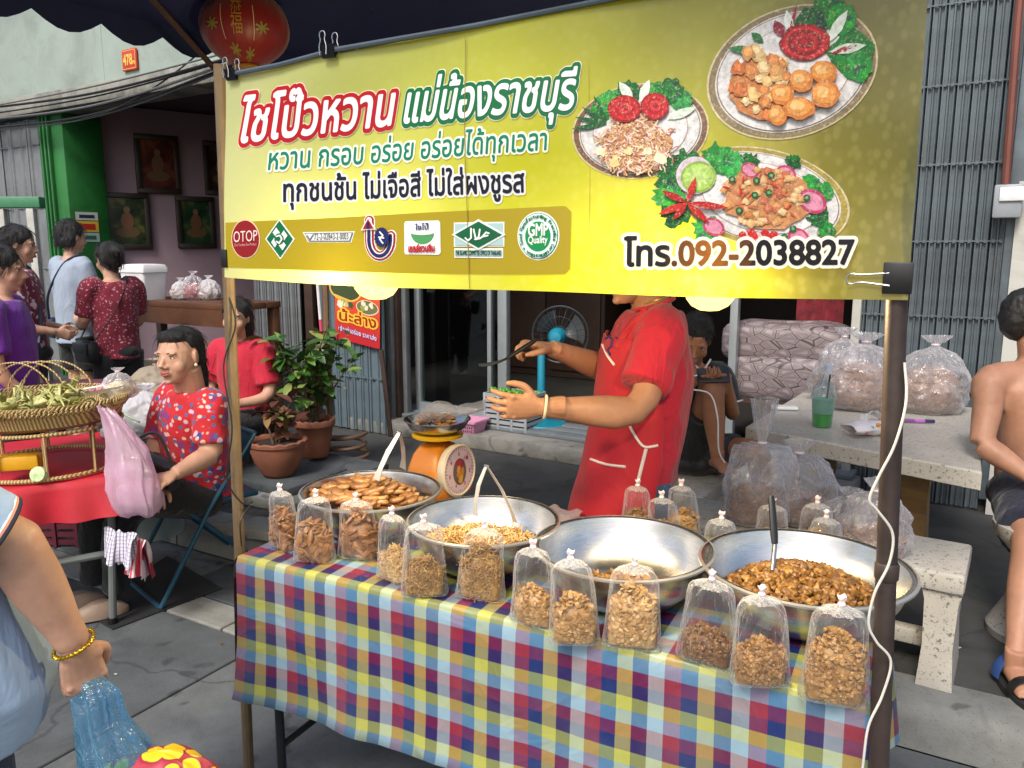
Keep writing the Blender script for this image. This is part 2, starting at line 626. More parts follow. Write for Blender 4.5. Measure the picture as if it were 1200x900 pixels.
# upper wall with its ledge
b = MB()
for s0, s1 in ((sL, fs(120, 60)), (fs(120, 60), fs(330, 60)), (fs(330, 60), sR)):
    b.box(FC((s0 + s1) / 2, 0.12, 4.35), (s1 - s0 - 0.004, 0.24, 2.14), FC.R)
b.build('upper_wall', M_upper, house, smooth=False)
b = MB()
b.bbox(FC((sL + sR) / 2, 0.02, 3.175), (sR - sL, 0.34, 0.19), FC.R, b=0.015)
b.build('ledge', M_ledge, house)
b = MB()
b.box(FC((sL + sR) / 2, 2.4, 3.31), (sR - sL, 4.2, 0.06), FC.R)
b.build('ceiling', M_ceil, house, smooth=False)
b = MB()
b.box(FC((sL + sR) / 2, 4.4, 1.7), (sR - sL, 0.1, 3.2), FC.R)
for s in (s_o1 + 0.12, fs(1003) + 0.06, sR, sL):
    b.box(FC(s, 2.3, 1.7), (0.1, 4.1, 3.2), FC.R)
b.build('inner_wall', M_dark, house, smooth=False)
b = MB()
b.box(FC((sL + sR) / 2, 2.15, 0.20), (sR - sL, 4.3, 0.13), FC.R)
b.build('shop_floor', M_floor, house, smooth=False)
# mauve room wall, set at its own angle
w0, w1 = V((-5.02, 9.35, 0)), V((-1.4, 11.98, 0))
wd = (w1 - w0).normalized(); wn_ = V((-wd.y, wd.x, 0))
WR = Matrix((wd, wn_, V((0, 0, 1)))).transposed()
b = MB()
mid = (w0 + w1) / 2 + wn_ * 0.05
b.box((mid.x, mid.y, 1.75), ((w1 - w0).length, 0.1, 3.0), WR)
b.build('room_wall', M_pinkwall, house, smooth=False)
# green pillar (two faces of it are seen)
b = MB()
b.bbox(FC((s_gp0 + s_gp1) / 2 + 0.02, 0.22, 1.62), (abs(s_gp1 - s_gp0), 0.46, 2.93), FC.R, b=0.012)
for k in range(3):
    b.bbox(FC(s_gp0 + 0.06 + k * 0.075, -0.04, 1.62), (0.03, 0.03, 2.93), FC.R, b=0.006)
gp = b.build('pillar', M_green, house)
gp['label'] = 'bright green painted pillar'
# stickers on the pillar
M_print = attr_mat('printed_ink', 0.45)
b = MB()
xs = s_gp1 + 0.025
for k, (z0, z1, c, c2) in enumerate(((1.93, 2.02, '#c9c9c0', '#26344a'), (1.80, 1.92, '#d9b13b', '#b03022'), (1.69, 1.79, '#9fb8b0', '#3c5d56'))):
    q = [FC(xs, 0.05 + dd, z) for dd, z in ((0.0, z0), (0.26, z0), (0.26, z1), (0.0, z1))]
    b.poly(q, col=L(c))
    q = [FC(xs + 0.002, 0.05 + dd, z) for dd, z in ((0.04, z0 + .025), (0.22, z0 + .025), (0.22, z1 - .03), (0.04, z1 - .03))]
    b.poly(q, col=L(c2))
b.build('sticker', M_print, house, smooth=False)

def slat_mesh(name, w, h, m, dp=0.022):
    b = MB()
    prof = [(-w / 2, 0.0), (-w / 2, -dp), (-w * 0.32, -dp), (-w * 0.26, -dp * 0.35), (w * 0.26, -dp * 0.35), (w * 0.32, -dp), (w / 2, -dp), (w / 2, 0.0)]
    b.loft([[V((x, y, z)) for x, y in prof] for z in (0, h)], True)
    return b.mesh(name, m, smooth=False)
def folding_gate(s0, s1, n, d, z0, z1, m, wob=0.25, rows=4, label=None, skew=0.0):
    w = (s1 - s0) / n
    par = MB()
    par.box(FC((s0 + s1) / 2, d + 0.01, z1 + 0.02), (s1 - s0, 0.05, 0.05), FC.R)
    G = par.build('folding_gate', M_iron, house, smooth=False)
    for k in range(rows):
        z = z0 + (z1 - z0) * (k + 0.6) / rows
        par = MB()
        par.box(FC((s0 + s1) / 2, d - 0.022, z), (s1 - s0, 0.008, 0.008), FC.R)
        for j in range(n):
            par.box(FC(s0 + w * (j + 0.5), d - 0.026, z), (0.014, 0.010, 0.018), FC.R)
        par.build('hinge_rail', m, G, smooth=False)
    if label: G['label'] = label
    me = slat_mesh('gate_slat', w * 0.93, z1 - z0, m)
    for j in range(n):
        a = (wob if j % 2 else -wob) + random.uniform(-0.03, 0.03)
        put(me, 'slat', G, MT(FC(s0 + w * (j + 0.5), d + random.uniform(-.006, .006), z0), FC.R @ rotz(a)))
    return G
folding_gate(fs(-60), fs(60), 12, 0.0, 0.27, 3.05, M_gateg, 0.12)
folding_gate(fs(300), fs(352), 12, -0.02, 0.27, 3.05, M_gateg, 0.3)
folding_gate(fs(388, 400, -0.35), fs(452, 400, -0.35), 7, -0.35, 0.16, 3.05, M_gateb, 0.08)
folding_gate(fs(1012), fs(1176), 19, 0.0, 0.16, 3.05, M_gated, 0.22, rows=7)
# posts between the gates
for px, w, m, dd in ((366, 0.10, M_brownwood, -0.05), (381, 0.07, M_gated, -0.12), (458, 0.06, M_gateg, -0.2), (466, 0.05, M_brownwood, -0.16), (475, 0.06, M_gateg, -0.1), (1002, 0.05, M_white, -0.03), (1180, 0.12, M_gated, -0.02)):
    b = MB()
    b.bbox(FC(fs(px, 400, dd), dd, 1.65), (w, 0.06, 2.85), FC.R, b=0.008)
    b.build('post', m, house)
# right hand wall: whitewash below, dark brown panel above
b = MB()
b.box(FC((s_end + sR) / 2 + 0.03, 0.0, 1.05), (sR - s_end, 0.14, 1.80), FC.R)
b.build('white_wall', M_white, house, smooth=False)
b = MB()
b.box(FC((s_end + sR) / 2 + 0.03, 0.04, 2.52), (sR - s_end, 0.1, 1.12), FC.R)
for k in range(3):
    b.box(FC(s_end + 0.2 + k * 0.22, -0.03, 2.52), (0.05, 0.05, 1.12), FC.R)
b.build('brown_panel', M_brownwood, house, smooth=False)
b = MB()
mb_p = FC.on(1181, 236, -0.12)
b.bbox(mb_p, (0.13, 0.07, 0.17), FC.R, b=0.01)
mbx = b.build('meter_box', mat('meter_grey', '#8b9196', 0.4), house)
b = MB(); b.bbox(mb_p + V((0, -0.04, 0.035)), (0.12, 0.03, 0.07), FC.R, b=0.004); b.build('cover', mat('meter_white', '#d8dcdc', 0.4), mbx)
b = MB(); b.tube([mb_p + V((-.02, 0, .08)), mb_p + V((-.03, 0.02, .9)), mb_p + V((-.02, .04, 1.3))], 0.02, 8); b.build('conduit', mat('conduit_red_brown', '#6b3a2e', 0.6), mbx)

# shop step and sill boards
b = MB()
s0, s1 = fs(445, 520), fs(1012, 520)
b.bbox(FC((s0 + s1) / 2, -0.18, 0.20), (s1 - s0, 0.36, 0.11), FC.R, b=0.015)
b.build('step', M_step, house)
sillm = mat('sill_board_paint', '#72797d', 0.5, var=0.12, scale=5, dirt='#565a5c', dirt_amt=0.6)
for k in range(3):
    b = MB()
    b.bbox(FC((s0 + s1) / 2 + 0.1, 0.0 + k * 0.13 - 0.1, 0.272 + 0.004 * k), (s1 - s0 - 0.25, 0.118, 0.03), FC.R, b=0.004)
    b.build('sill_board', sillm, house)
# sliding glass door
M_glass = film('window_glass', '#dfe6e6', 0.0, 0.03, 0.0, 1.0, 0.02, 0.22, 0.0)
sd_ = MB()
a0, a1 = fs(484), fs(588)
for s, w in ((a0, 0.05), (a1 - 0.02, 0.08), (a1 - 0.14, 0.035)):
    sd_.bbox(FC(s, 0.06, 1.65), (w, 0.06, 2.72), FC.R, b=0.004)
sd_.box(FC((a0 + a1) / 2, 0.06, 2.98), (a1 - a0, 0.055, 0.06), FC.R)
sd_.box(FC((a0 + a1) / 2, 0.06, 0.32), (a1 - a0, 0.055, 0.07), FC.R)
sdo = sd_.build('sliding_door', M_alu, house)
b = MB(); b.box(FC((a0 + a1) / 2 - 0.02, 0.06, 1.65), (a1 - a0 - 0.06, 0.006, 2.6), FC.R); b.build('pane', M_glass, sdo, smooth=False)
b = MB(); b.bbox(FC(fs(856, 420), 0.06, 1.65), (0.05, 0.06, 2.72), FC.R, b=0.004); b.build('door_jamb', M_alu, house)
# room behind: a cupboard and a hanging cloth
cb = FC.on(640, 400, 2.2)
cp = thing('cupboard', 'dark brown wooden cupboard inside the shop behind the blue fan', 'cupboard', FC(FC.a_of(cb), 2.2, 0.265))
b = MB(); b.bbox(FC(FC.a_of(cb), 2.5, 1.2), (1.3, 0.5, 1.86), FC.R, b=0.01); b.build('cabinet', M_brownwood, cp)
for k in (-1, 1):
    b = MB(); b.bbox(FC(FC.a_of(cb) + k * 0.32, 2.235, 1.2), (0.58, 0.025, 1.7), FC.R, b=0.008); dd = b.build('door', mat('cupboard_door', '#432e23', 0.5, var=.2), cp)
    b = MB(); b.ell(FC(FC.a_of(cb) + k * 0.07, 2.21, 1.2), 0.015); b.build('handle', M_iron, dd)
hc = FC.on(505, 375, 1.0)
b = MB()
b.grid(lambda u, v: FC(FC.a_of(hc) - 0.14 + 0.28 * u * (1 - 0.75 * v) + 0.1 * v, 1.0 + 0.03 * math.sin(u * 14), 1.62 - 0.42 * v), 14, 8)
tag(b.build('hanging_cloth', mat('grey_rag', '#8f918f', 0.9)), 'limp grey cloth hanging behind the sliding glass door', 'cloth')

# house number plate
npc = FC.on(152, 70, -0.02)
b = MB()
b.bbox(npc, (0.24, 0.02, 0.20), FC.R, b=0.006)
plate = b.build('house_number_plate', mat('enamel_red', '#b23a1e', 0.35, var=0.1))
tag(plate, 'orange red enamel house number plate 478 on the pale upper wall', 'number plate')

# ---- blue canopy with scalloped edge -------------------------------------------
M_blue = mat('canopy_blue', '#12204f', 0.8, var=0.2, scale=3, dirt='#0a1230')
cd = V((0.6, 0.8, 0)); cr = V((0.8, -0.6, 0))
c0 = V((-1.70, 2.57, 0))
def CN(a, d, z):
    p = c0 + cr * a + cd * d
    return V((p.x, p.y, z))
CW, CDp, CZ = 2.7, 1.58, 2.42
can = thing('market_umbrella', 'square dark blue market umbrella with scalloped valance above the yellow banner', 'umbrella', CN(CW / 2, CDp / 2, 0.0))
def ctop(u, v):
    h = min(u, 1 - u, v, 1 - v) * 2
    return CN(CW * u, CDp * v, CZ + 0.42 * h - 0.03 * math.sin(math.pi * u * 4) ** 2 * (1 - h))
b = MB(); b.grid(ctop, 24, 24); b.build('canopy', M_blue, can)
for side in range(4):
    n = 7 if side % 2 else 10
    b = MB()
    for k in range(n):
        for j in range(6):
            t0, t1 = (k + j / 6) / n, (k + (j + 1) / 6) / n
            def pt(t, low):
                if side == 0: p = CN(CW * t, 0, 0)
                elif side == 1: p = CN(CW, CDp * t, 0)
                elif side == 2: p = CN(CW * (1 - t), CDp, 0)
                else: p = CN(0, CDp * (1 - t), 0)
                ph = (t * n) % 1.0 if 0 < (t * n) % 1.0 else 0
                z = CZ if not low else CZ - 0.045 - 0.05 * math.sin(math.pi * min(1, max(0, t * n - k))) 
                return V((p.x, p.y, z))
            b.add([pt(t0, 0), pt(t1, 0), pt(t1, 1), pt(t0, 1)], [(0, 1, 2, 3)])
    b.build('valance', M_blue, can)
mast_top = CN(CW / 2, CDp / 2, CZ + 0.40)
for c in ((0, 0), (CW, 0), (CW, CDp), (0, CDp)):
    b = MB(); b.tube([mast_top, CN(c[0], c[1], CZ + 0.0)], 0.011, 6); b.build('rib', M_brownwood, can)
b = MB(); b.tube([V((P(258, 88, 3.1))), CN(0.42, 0.25, CZ + 0.08)], 0.011, 6); b.build('strut', M_brownwood, can)

# ---- lanterns ------------------------------------------------------------------
M_lan = mat('lantern_silk', '#7d160f', 0.45, var=0.15, scale=6, sheen=0.2)
M_gold = mat('gold_print', '#b58a35', 0.4, 0.3, var=0.2, scale=30)
def lantern(c, r, label, tilt=0.0):
    th = thing('paper_lantern', label, 'lantern', c - V((0, 0, r * 0.86)), 'red lanterns hung under the canopy')
    b = MB()
    n = 48
    prof = [(max(0.18, math.sin(math.pi * k / 16)) * r, -0.84 * r * math.cos(math.pi * k / 16)) for k in range(17)]
    b.lathe(prof, c, n, fn=None)
    for i, v in enumerate(b.v):
        ang = math.atan2(v.y - c.y, v.x - c.x)
        q = 1 - 0.025 * abs(math.sin(ang * 8))
        b.v[i] = V((c.x + (v.x - c.x) * q, c.y + (v.y - c.y) * q, v.z))
    b.build('shade', M_lan, th)
    for z in (-0.86, 0.84):
        b = MB(); b.lathe([(0.30 * r, z * r - 0.02 * r), (0.33 * r, z * r), (0.30 * r, z * r + 0.04 * r)], c, 20, cap=True); b.build('collar', M_gold, th)
    b = MB(); b.tube([c + V((0, 0, 0.86 * r)), c + V((0.01, 0, r * 2.2))], 0.004, 5); b.build('cord', M_iron, th)
    return th
LC1 = P(287, 33, 3.05)
lan1 = lantern(LC1, 0.158, 'large red paper lantern with gold characters at the left end of the banner')
LC2 = P(374, 44, 4.1)
lan2 = lantern(LC2, 0.105, 'small red paper lantern behind the clipped top edge of the banner')
b = MB(); b.tube([LC2 + V((0, 0, .2)), LC2 + V((0, 0.0, .62))], .004, 5); b.build('cord', M_iron, lan2)

# ---- cables along the ledge ----------------------------------------------------
M_cable = mat('cable_black', '#17181a', 0.5, var=0.1)
M_cableg = mat('cable_grey', '#5b5d5c', 0.5, var=0.1)
for k in range(7):
    d = -0.2 - 0.02 * k
    a = FC.on(-40, 158 - 5 * k + random.uniform(-3, 3), d)
    m_ = FC.on(110, 135 - 7 * k + random.uniform(-5, 5), d)
    c = FC.on(300, 72 - 3 * k + random.uniform(-5, 5), d)
    b = MB(); b.tube(spline([a, m_ - V((0, 0, .04)), c], 14), 0.008 + 0.004 * (k % 2), 6)
    tag(b.build('power_cable', M_cable if k % 3 else M_cableg), 'thin cable of the sagging bundle strung along the concrete ledge', 'cable', 'cables along the ledge')
b = MB(); b.tube(arc(FC.on(95, 140, -0.25), FC.on(262, 35, -0.25), 0.12, 14), 0.007, 6)
tag(b.build('power_cable', M_cable), 'black cable rising steeply from the bundle towards the red lantern', 'cable')
# framed pictures on the mauve wall
M_frame = mat('picture_frame', '#2a211b', 0.45, var=0.2)
def wall_plane(px, py, off=0.0):
    r = ray(px, py)
    t = (w0 - wn_ * off).dot(wn_) / r.dot(wn_)
    return V((0, 0, CAM_H)) + r * t
M_pic = []
for i, (c1, c2, c3) in enumerate((('#5b2b22', '#2a1512', '#8a5a3c'), ('#2d3a22', '#141c12', '#8b7d3c'), ('#27422a', '#16231a', '#7d7040'), ('#40302a', '#221a18', '#6a5a4a'))):
    t = NT('picture_print_%s' % 'abcd'[i])
    f = t.noise(3.5, 4, 0.6)
    t.l(t.ramp(f, [(0.35, L(c2)), (0.5, L(c1)), (0.68, L(c3))]), t.b.inputs['Base Color'])
    t.b.inputs['Roughness'].default_value = 0.2
    M_pic.append(t.m)
def picture(px0, py0, px1, py1, i, label):
    a, c = wall_plane(px0, py1, 0.03), wall_plane(px1, py0, 0.03)
    ctr = (a + c) / 2
    w = (V((c.x, c.y, 0)) - V((a.x, a.y, 0))).length; h = c.z - a.z
    th = thing('framed_picture', label, 'picture', V((ctr.x, ctr.y, a.z)))
    b = MB()
    for sx, sz, ww, hh in ((0, 1, w, .06), (0, -1, w, .06), (1, 0, .06, h - .12), (-1, 0, .06, h - .12)):
        b.bbox(ctr + wd * (sx * (w / 2 - .03)) + V((0, 0, sz * (h / 2 - .03))), (ww, 0.05, hh), WR, b=.008)
    b.build('frame', M_frame, th)
    b = MB(); b.box(ctr + wn_ * 0.005, (w - .1, 0.012, h - .1), WR); pr = b.build('print', M_pic[i], th, smooth=False)
    # seated figure in the print, a simple pale silhouette
    b = MB()
    f0 = ctr - wn_ * 0.004
    for q, (cx, cz, rx, rz, cc) in enumerate(((0, -h * .2, w * .26, h * .09, '#7a5a34'), (0, 0.0, w * .14, h * .16, '#8a5a3a'), (0, h * .2, w * .07, h * .06, '#94704a'))):
        b.poly([f0 - wn_ * (0.0015 * q) + wd * (cx + rx * math.cos(t)) + V((0, 0, cz + rz * math.sin(t))) for t in [2 * math.pi * k / 20 for k in range(20)]], col=L(cc, 0.5))
    b.build('figure', M_print, th if False else pr, smooth=False)
picture(161, 160, 208, 226, 0, 'reddish framed picture hung highest on the mauve wall beside the green pillar')
picture(124, 227, 174, 292, 1, 'dark green framed picture next to the green pillar, below the reddish one')
picture(209, 231, 250, 291, 2, 'green framed picture with a thin green rim next to the banner')
picture(241, 167, 275, 228, 3, 'dim brown framed picture half hidden behind the banner')

# ================================================================== LETTERING (outlines of the built-in font, filled on a fine grid)
def glyph_segs(text):
    c = bpy.data.curves.new('t', 'FONT')
    c.body = text
    c.size = 1.0
    c.fill_mode = 'NONE'
    c.resolution_u = 4
    o = bpy.data.objects.new('t', c)
    TMP.collection.objects.link(o)
    dg = tmp_graph()
    me = bpy.data.meshes.new_from_object(o.evaluated_get(dg), depsgraph=dg)
    vs = np.array([(v.co.x, v.co.y) for v in me.vertices])
    es = np.array([tuple(e.vertices) for e in me.edges])
    # walk each contour so that its winding direction is kept
    nxt = {}
    for a, b_ in es:
        nxt.setdefault(a, []).append(b_); nxt.setdefault(b_, []).append(a)
    segs, seen = [], set()
    for st in range(len(vs)):
        if st in seen or st not in nxt:
            continue
        cur, prev = st, None
        lo = [st]; seen.add(st)
        nb = nxt[st]
        cand = st + 1 if (st + 1) in nb else nb[0]
        prev, cur = st, cand
        while cur != st and cur not in seen:
            seen.add(cur); lo.append(cur)
            nn = [q for q in nxt[cur] if q != prev]
            if not nn: break
            prev, cur = cur, nn[0]
        for i in range(len(lo)):
            segs.append((*vs[lo[i]], *vs[lo[(i + 1) % len(lo)]]))
    bpy.data.objects.remove(o); bpy.data.curves.remove(c); bpy.data.meshes.remove(me)
    return np.array(segs)
def sdf_grid(segs, cell, pad, closed=True):
    x0, y0 = min(segs[:, 0].min(), segs[:, 2].min()) - pad, min(segs[:, 1].min(), segs[:, 3].min()) - pad
    x1, y1 = max(segs[:, 0].max(), segs[:, 2].max()) + pad, max(segs[:, 1].max(), segs[:, 3].max()) + pad
    nx, ny = int((x1 - x0) / cell) + 2, int((y1 - y0) / cell) + 2
    X = x0 + np.arange(nx) * cell + 1.3e-5
    Y = y0 + np.arange(ny) * cell + 1.7e-5
    D = np.full((ny, nx), pad * 1.5)
    W = np.zeros((ny, nx), int)
    for ax, ay, bx, by in segs:
        i0 = max(0, int((min(ax, bx) - pad - x0) / cell)); i1 = min(nx, int((max(ax, bx) + pad - x0) / cell) + 2)
        j0 = max(0, int((min(ay, by) - pad - y0) / cell)); j1 = min(ny, int((max(ay, by) + pad - y0) / cell) + 2)
        gx = X[i0:i1][None, :]; gy = Y[j0:j1][:, None]
        dx, dy = bx - ax, by - ay
        l2 = dx * dx + dy * dy + 1e-12
        t = np.clip(((gx - ax) * dx + (gy - ay) * dy) / l2, 0, 1)
        d = np.hypot(gx - ax - t * dx, gy - ay - t * dy)
        D[j0:j1, i0:i1] = np.minimum(D[j0:j1, i0:i1], d)
        if closed and ay != by:
            lo, hi = (ay, by) if ay < by else (by, ay)
            ja, jb = np.searchsorted(Y, lo), np.searchsorted(Y, hi)
            for j in range(ja, jb):
                xi = ax + (Y[j] - ay) / (by - ay) * dx
                W[j, :np.searchsorted(X, xi)] += 1 if by > ay else -1
    if closed:
        D = np.where(W != 0, -D, D)
    return X, Y, D
def march(X, Y, D, level, maxrun=10):
    """polygons of the region D < level"""
    F = D - level
    ny, nx = F.shape
    polys = []
    neg = F < 0
    allin = neg[:-1, :-1] & neg[1:, :-1] & neg[:-1, 1:] & neg[1:, 1:]
    anyin = neg[:-1, :-1] | neg[1:, :-1] | neg[:-1, 1:] | neg[1:, 1:]
    for j in range(ny - 1):
        i = 0
        row = allin[j]
        while i < nx - 1:
            if row[i]:
                k = i
                while k < nx - 1 and row[k] and k - i < maxrun: k += 1
                polys.append([(X[i], Y[j]), (X[k], Y[j]), (X[k], Y[j + 1]), (X[i], Y[j + 1])])
                i = k
            else:
                i += 1
    for j, i in zip(*np.where(anyin & ~allin)):
        cs = [(X[i], Y[j], F[j, i]), (X[i + 1], Y[j], F[j, i + 1]), (X[i + 1], Y[j + 1], F[j + 1, i + 1]), (X[i], Y[j + 1], F[j + 1, i])]
        pg = []
        for q in range(4):
            a, c = cs[q], cs[(q + 1) % 4]
            if a[2] < 0: pg.append((a[0], a[1]))
            if (a[2] < 0) != (c[2] < 0):
                t = a[2] / (a[2] - c[2])
                pg.append((a[0] + (c[0] - a[0]) * t, a[1] + (c[1] - a[1]) * t))
        if len(pg) >= 3:
            polys.append(pg)
    return polys
HC = None
def lettering(text, A, B, h, layers, fn, cell=0.03, shear=0.0, arch=0.0):
    """layers: (spread in em, colour or colour function, layer number); A,B baseline ends, h letter height; fn(x,y,layer)->point"""
    global HC
    sg = glyph_segs(text)
    if HC is None:
        q = glyph_segs('น'); HC = q[:, 1].max()
    xa, xb = sg[:, 0].min(), sg[:, 0].max()
    pad = max([l[0] for l in layers] + [0]) + 3 * cell
    X, Y, D = sdf_grid(sg, cell, pad)
    ux, uy = (B[0] - A[0]) / (xb - xa), (B[1] - A[1]) / (xb - xa)
    out = []
    for sp, colr, ly in layers:
        b = MB()
        for pg in march(X, Y, D, sp):
            vs = []
            for x, y in pg:
                t = (x - xa) / (xb - xa)
                yy = y / HC * h
                vs.append(fn(A[0] + (x - xa) * ux + shear * yy, A[1] + (x - xa) * uy - yy - arch * 4 * t * (1 - t), ly))
            c = colr((pg[0][0] - xa) / (xb - xa)) if callable(colr) else colr
            b.poly(vs, col=c)
        out.append(b)
    return out
def join(mbs):
    r = MB()
    for b in mbs:
        k = len(r.v)
        r.v += b.v
        r.f += [[i + k for i in f] for f in b.f]
        r.m += b.m; r.c += b.c
    return r
def stroke_print(lines, rad, colr, ly, fn, cell):
    sg = []
    for ln in lines:
        for a, b_ in zip(ln, ln[1:]): sg.append((*a, *b_))
    X, Y, D = sdf_grid(np.array(sg, float), cell, rad + 3 * cell, closed=False)
    b = MB()
    for pg in march(X, Y, D, rad):
        b.poly([fn(x, y, ly) for x, y in pg], col=colr)
    return b

# digits of the house number plate
def npf(x, y, ly):
    return npc + FC.e * x + V((0, 0, -y)) - FC.n * (0.0105 + 0.0012 * ly)
b = join([join(lettering('478', (-0.09, 0.045), (0.055, 0.045), 0.075, [(0.03, L('#e8b64a'), 1)], npf, 0.04)), join(lettering('ก', (0.06, 0.05), (0.095, 0.05), 0.03, [(0.03, L('#e8b64a'), 1)], npf, 0.08)),
          stroke_print([[(-.105, -.085), (.105, -.085), (.105, .085), (-.105, .085), (-.105, -.085)]], 0.004, L('#d9944a'), 1, npf, 0.004)])
b.build('digits', M_print, plate, smooth=False)
# gold characters on the big lantern
def lanf(x, y, ly):
    a = math.atan2(-0.99, 0.12) + x / 0.15
    z = -y
    rr = 0.158 * math.sqrt(max(0.02, 1 - (z / (0.84 * 0.158)) ** 2)) + 0.002
    return LC1 + V((math.cos(a) * rr, math.sin(a) * rr, z))
mbs = []
for ch, y0 in (('恭', -0.012), ('福', 0.05)):
    mbs.append(join(lettering(ch, (-0.018, y0), (0.02, y0), 0.042, [(0.0, L('#a8772c'), 0)], lanf, 0.04)))
for x0, y0 in ((-0.085, 0.02), (0.085, 0.03), (-0.02, 0.1), (0.05, 0.11)):
    for k in range(7):
        a = k * 0.9
        mbs.append(stroke_print([[(x0, y0), (x0 + .022 * math.cos(a), y0 + .018 * math.sin(a))]], 0.0035, L('#8a7a33'), 0, lanf, 0.003))
for x0 in (-.05, .055):
    mbs.append(stroke_print([[(x0, -.04), (x0 + .004, .07)]], 0.0012, L('#d9b08a'), 0, lanf, 0.0015))
join(mbs).build('gold_character', M_print, lan1, smooth=False)

# ================================================================== THE STALL
M_steel_leg = mat('painted_steel_dark', '#2b2f31', 0.45, 0.5, var=0.2, scale=9)
M_rust = mat('rusty_pole', '#4a3f3a', 0.5, 0.4, var=0.25, scale=9, dirt='#2a1d19', dirt_amt=0.7, bump=0.15, bscale=60)
M_tan = mat('tan_pole', '#6d5b42', 0.65, 0.1, var=0.2, scale=9, dirt='#4e3d2a', dirt_amt=0.6, bump=0.15, bscale=60)
tbl = thing('stall_table', 'long folding table under the plaid cloth of the food stall', 'table', TB(TL / 2, TD / 2, 0))
b = MB(); b.bbox(TB(TL / 2, TD / 2, TH - 0.02), (TL - 0.02, TD - 0.02, 0.03), TB.R, b=0.008); b.build('tabletop', mat('plywood', '#8a6f50', 0.6), tbl)
for u, v in ((0.06, 0.06), (TL + 0.035, 0.10), (0.06, TD - 0.06), (TL - 0.06, TD - 0.06)):
    b = MB(); b.tube([TB(u, v, 0.0), TB(u, v, TH - 0.03)], 0.013, 10); b.build('leg', M_steel_leg, tbl)
b = MB(); b.tube([TB(0.06, 0.06, 0.16), TB(0.06, TD - 0.06, 0.16)], 0.010, 8); b.tube([TB(0.06, TD / 2, 0.16), TB(TL - .06, TD / 2, 0.16)], 0.010, 8); b.build('brace', M_steel_leg, tbl)

# plaid oilcloth
t = NT('plaid_oilcloth')
uvn = t.n('UVMap'); sep = t.n('SeparateXYZ'); t.l(uvn.outputs[0], sep.inputs[0])
warp = ['#b8405c', '#1c3f8c', '#e2d676', '#4a2c70', '#d3e2e6']
weft = ['#9c1030', '#7cc2e4', '#c8d74c', '#18296c']
def stripes(sock, cols):
    m = t.n('Math', operation='FRACT'); q = t.n('Math', operation='MULTIPLY'); q.inputs[1].default_value = 1 / (len(cols) * (0.035 if len(cols) == 5 else 0.031))
    t.l(sock, q.inputs[0]); t.l(q.outputs[0], m.inputs[0])
    return t.ramp(m.outputs[0], [(k / len(cols), L(c)) for k, c in enumerate(cols)], 'CONSTANT')
ca, cb_ = stripes(sep.outputs[0], warp), stripes(sep.outputs[1], weft)
col = t.mix(0.5, ca, cb_)
hs = t.n('HueSaturation'); hs.inputs['Saturation'].default_value = 0.98; hs.inputs['Value'].default_value = 0.55
t.l(col, hs.inputs['Color'])
fade = t.noise(4, 5)
col2 = t.mix(t.ramp(fade, [(0.4, (0, 0, 0)), (0.8, (0.16,) * 3)]), hs.outputs[0], L('#8f8f86'))
t.l(col2, t.b.inputs['Base Color'])
t.b.inputs['Roughness'].default_value = 0.34
wv = t.n('TexWave'); wv.bands_direction = 'X'; wv.inputs['Scale'].default_value = 95; t.l(uvn.outputs[0], wv.inputs['Vector'])
b1 = t.n('Bump'); b1.inputs['Strength'].default_value = .16; b1.inputs['Distance'].default_value = .012
cr_ = t.noise(3.2, 3, .5, uvn.outputs[0], 1.2); rg = t.ramp(cr_, [(.42, (0, 0, 0)), (.5, (1, 1, 1)), (.58, (0, 0, 0))]); t.l(rg, b1.inputs['Height'])
b2 = t.n('Bump'); b2.inputs['Strength'].default_value = .25; b2.inputs['Distance'].default_value = .001; t.l(wv.outputs['Fac'], b2.inputs['Height']); t.l(b1.outputs[0], b2.inputs['Normal']); t.l(b2.outputs[0], t.b.inputs['Normal'])
M_plaid = t.m
cl = MB(); UV = []
def cloth_patch(fn, uvf, nu, nv):
    k = len(cl.v)
    cl.grid(fn, nu, nv)
    for i in range(nu + 1):
        for j in range(nv + 1): UV.append(uvf(i / nu, j / nv))
def wob(u, z):
    h = max(0, (TH - z) / 0.42)
    return h * (0.004 * math.sin(u * 17 + 1.0) + 0.003 * math.sin(u * 31 + h * 2) + 0.020 * noise.noise(V((u * 4.2, z * 4, 2))) + 0.010 * (0.4 - abs(noise.noise(V((u * 7 + z * 4, z * 3, 5)))))) + 0.010 * h
def cz(u, v):
    return TH + 0.006 + 0.0025 * noise.noise(V((u * 7, v * 7, 0.3)))
cloth_crease = True
prof = []                                  # (v, z, arc)  from the front hem over the top to the back hem
arcl = 0
pp = [(0.016, 0.325), (-0.014, 0.345), (-0.006, 0.375), (-0.002, 0.45), (0, 0.5), (0, 0.55), (0, 0.6), (0, 0.65), (0, 0.7), (0, 0.735)] + [(0.006 - 0.006 * math.cos(a) , 0.744 + 0.012 * math.sin(a)) for a in (0.4, 0.9, 1.57)] + [(0.03 + 0.06 * k, 0.756) for k in range(13)] + [(TD + 0.006, 0.75), (TD + 0.008, 0.7), (TD + 0.01, 0.6), (TD + 0.012, 0.5)]
for i, (v, z) in enumerate(pp):
    if i: arcl += math.hypot(v - pp[i - 1][0], z - pp[i - 1][1])
    prof.append((v, z, arcl))
NP = len(prof) - 1
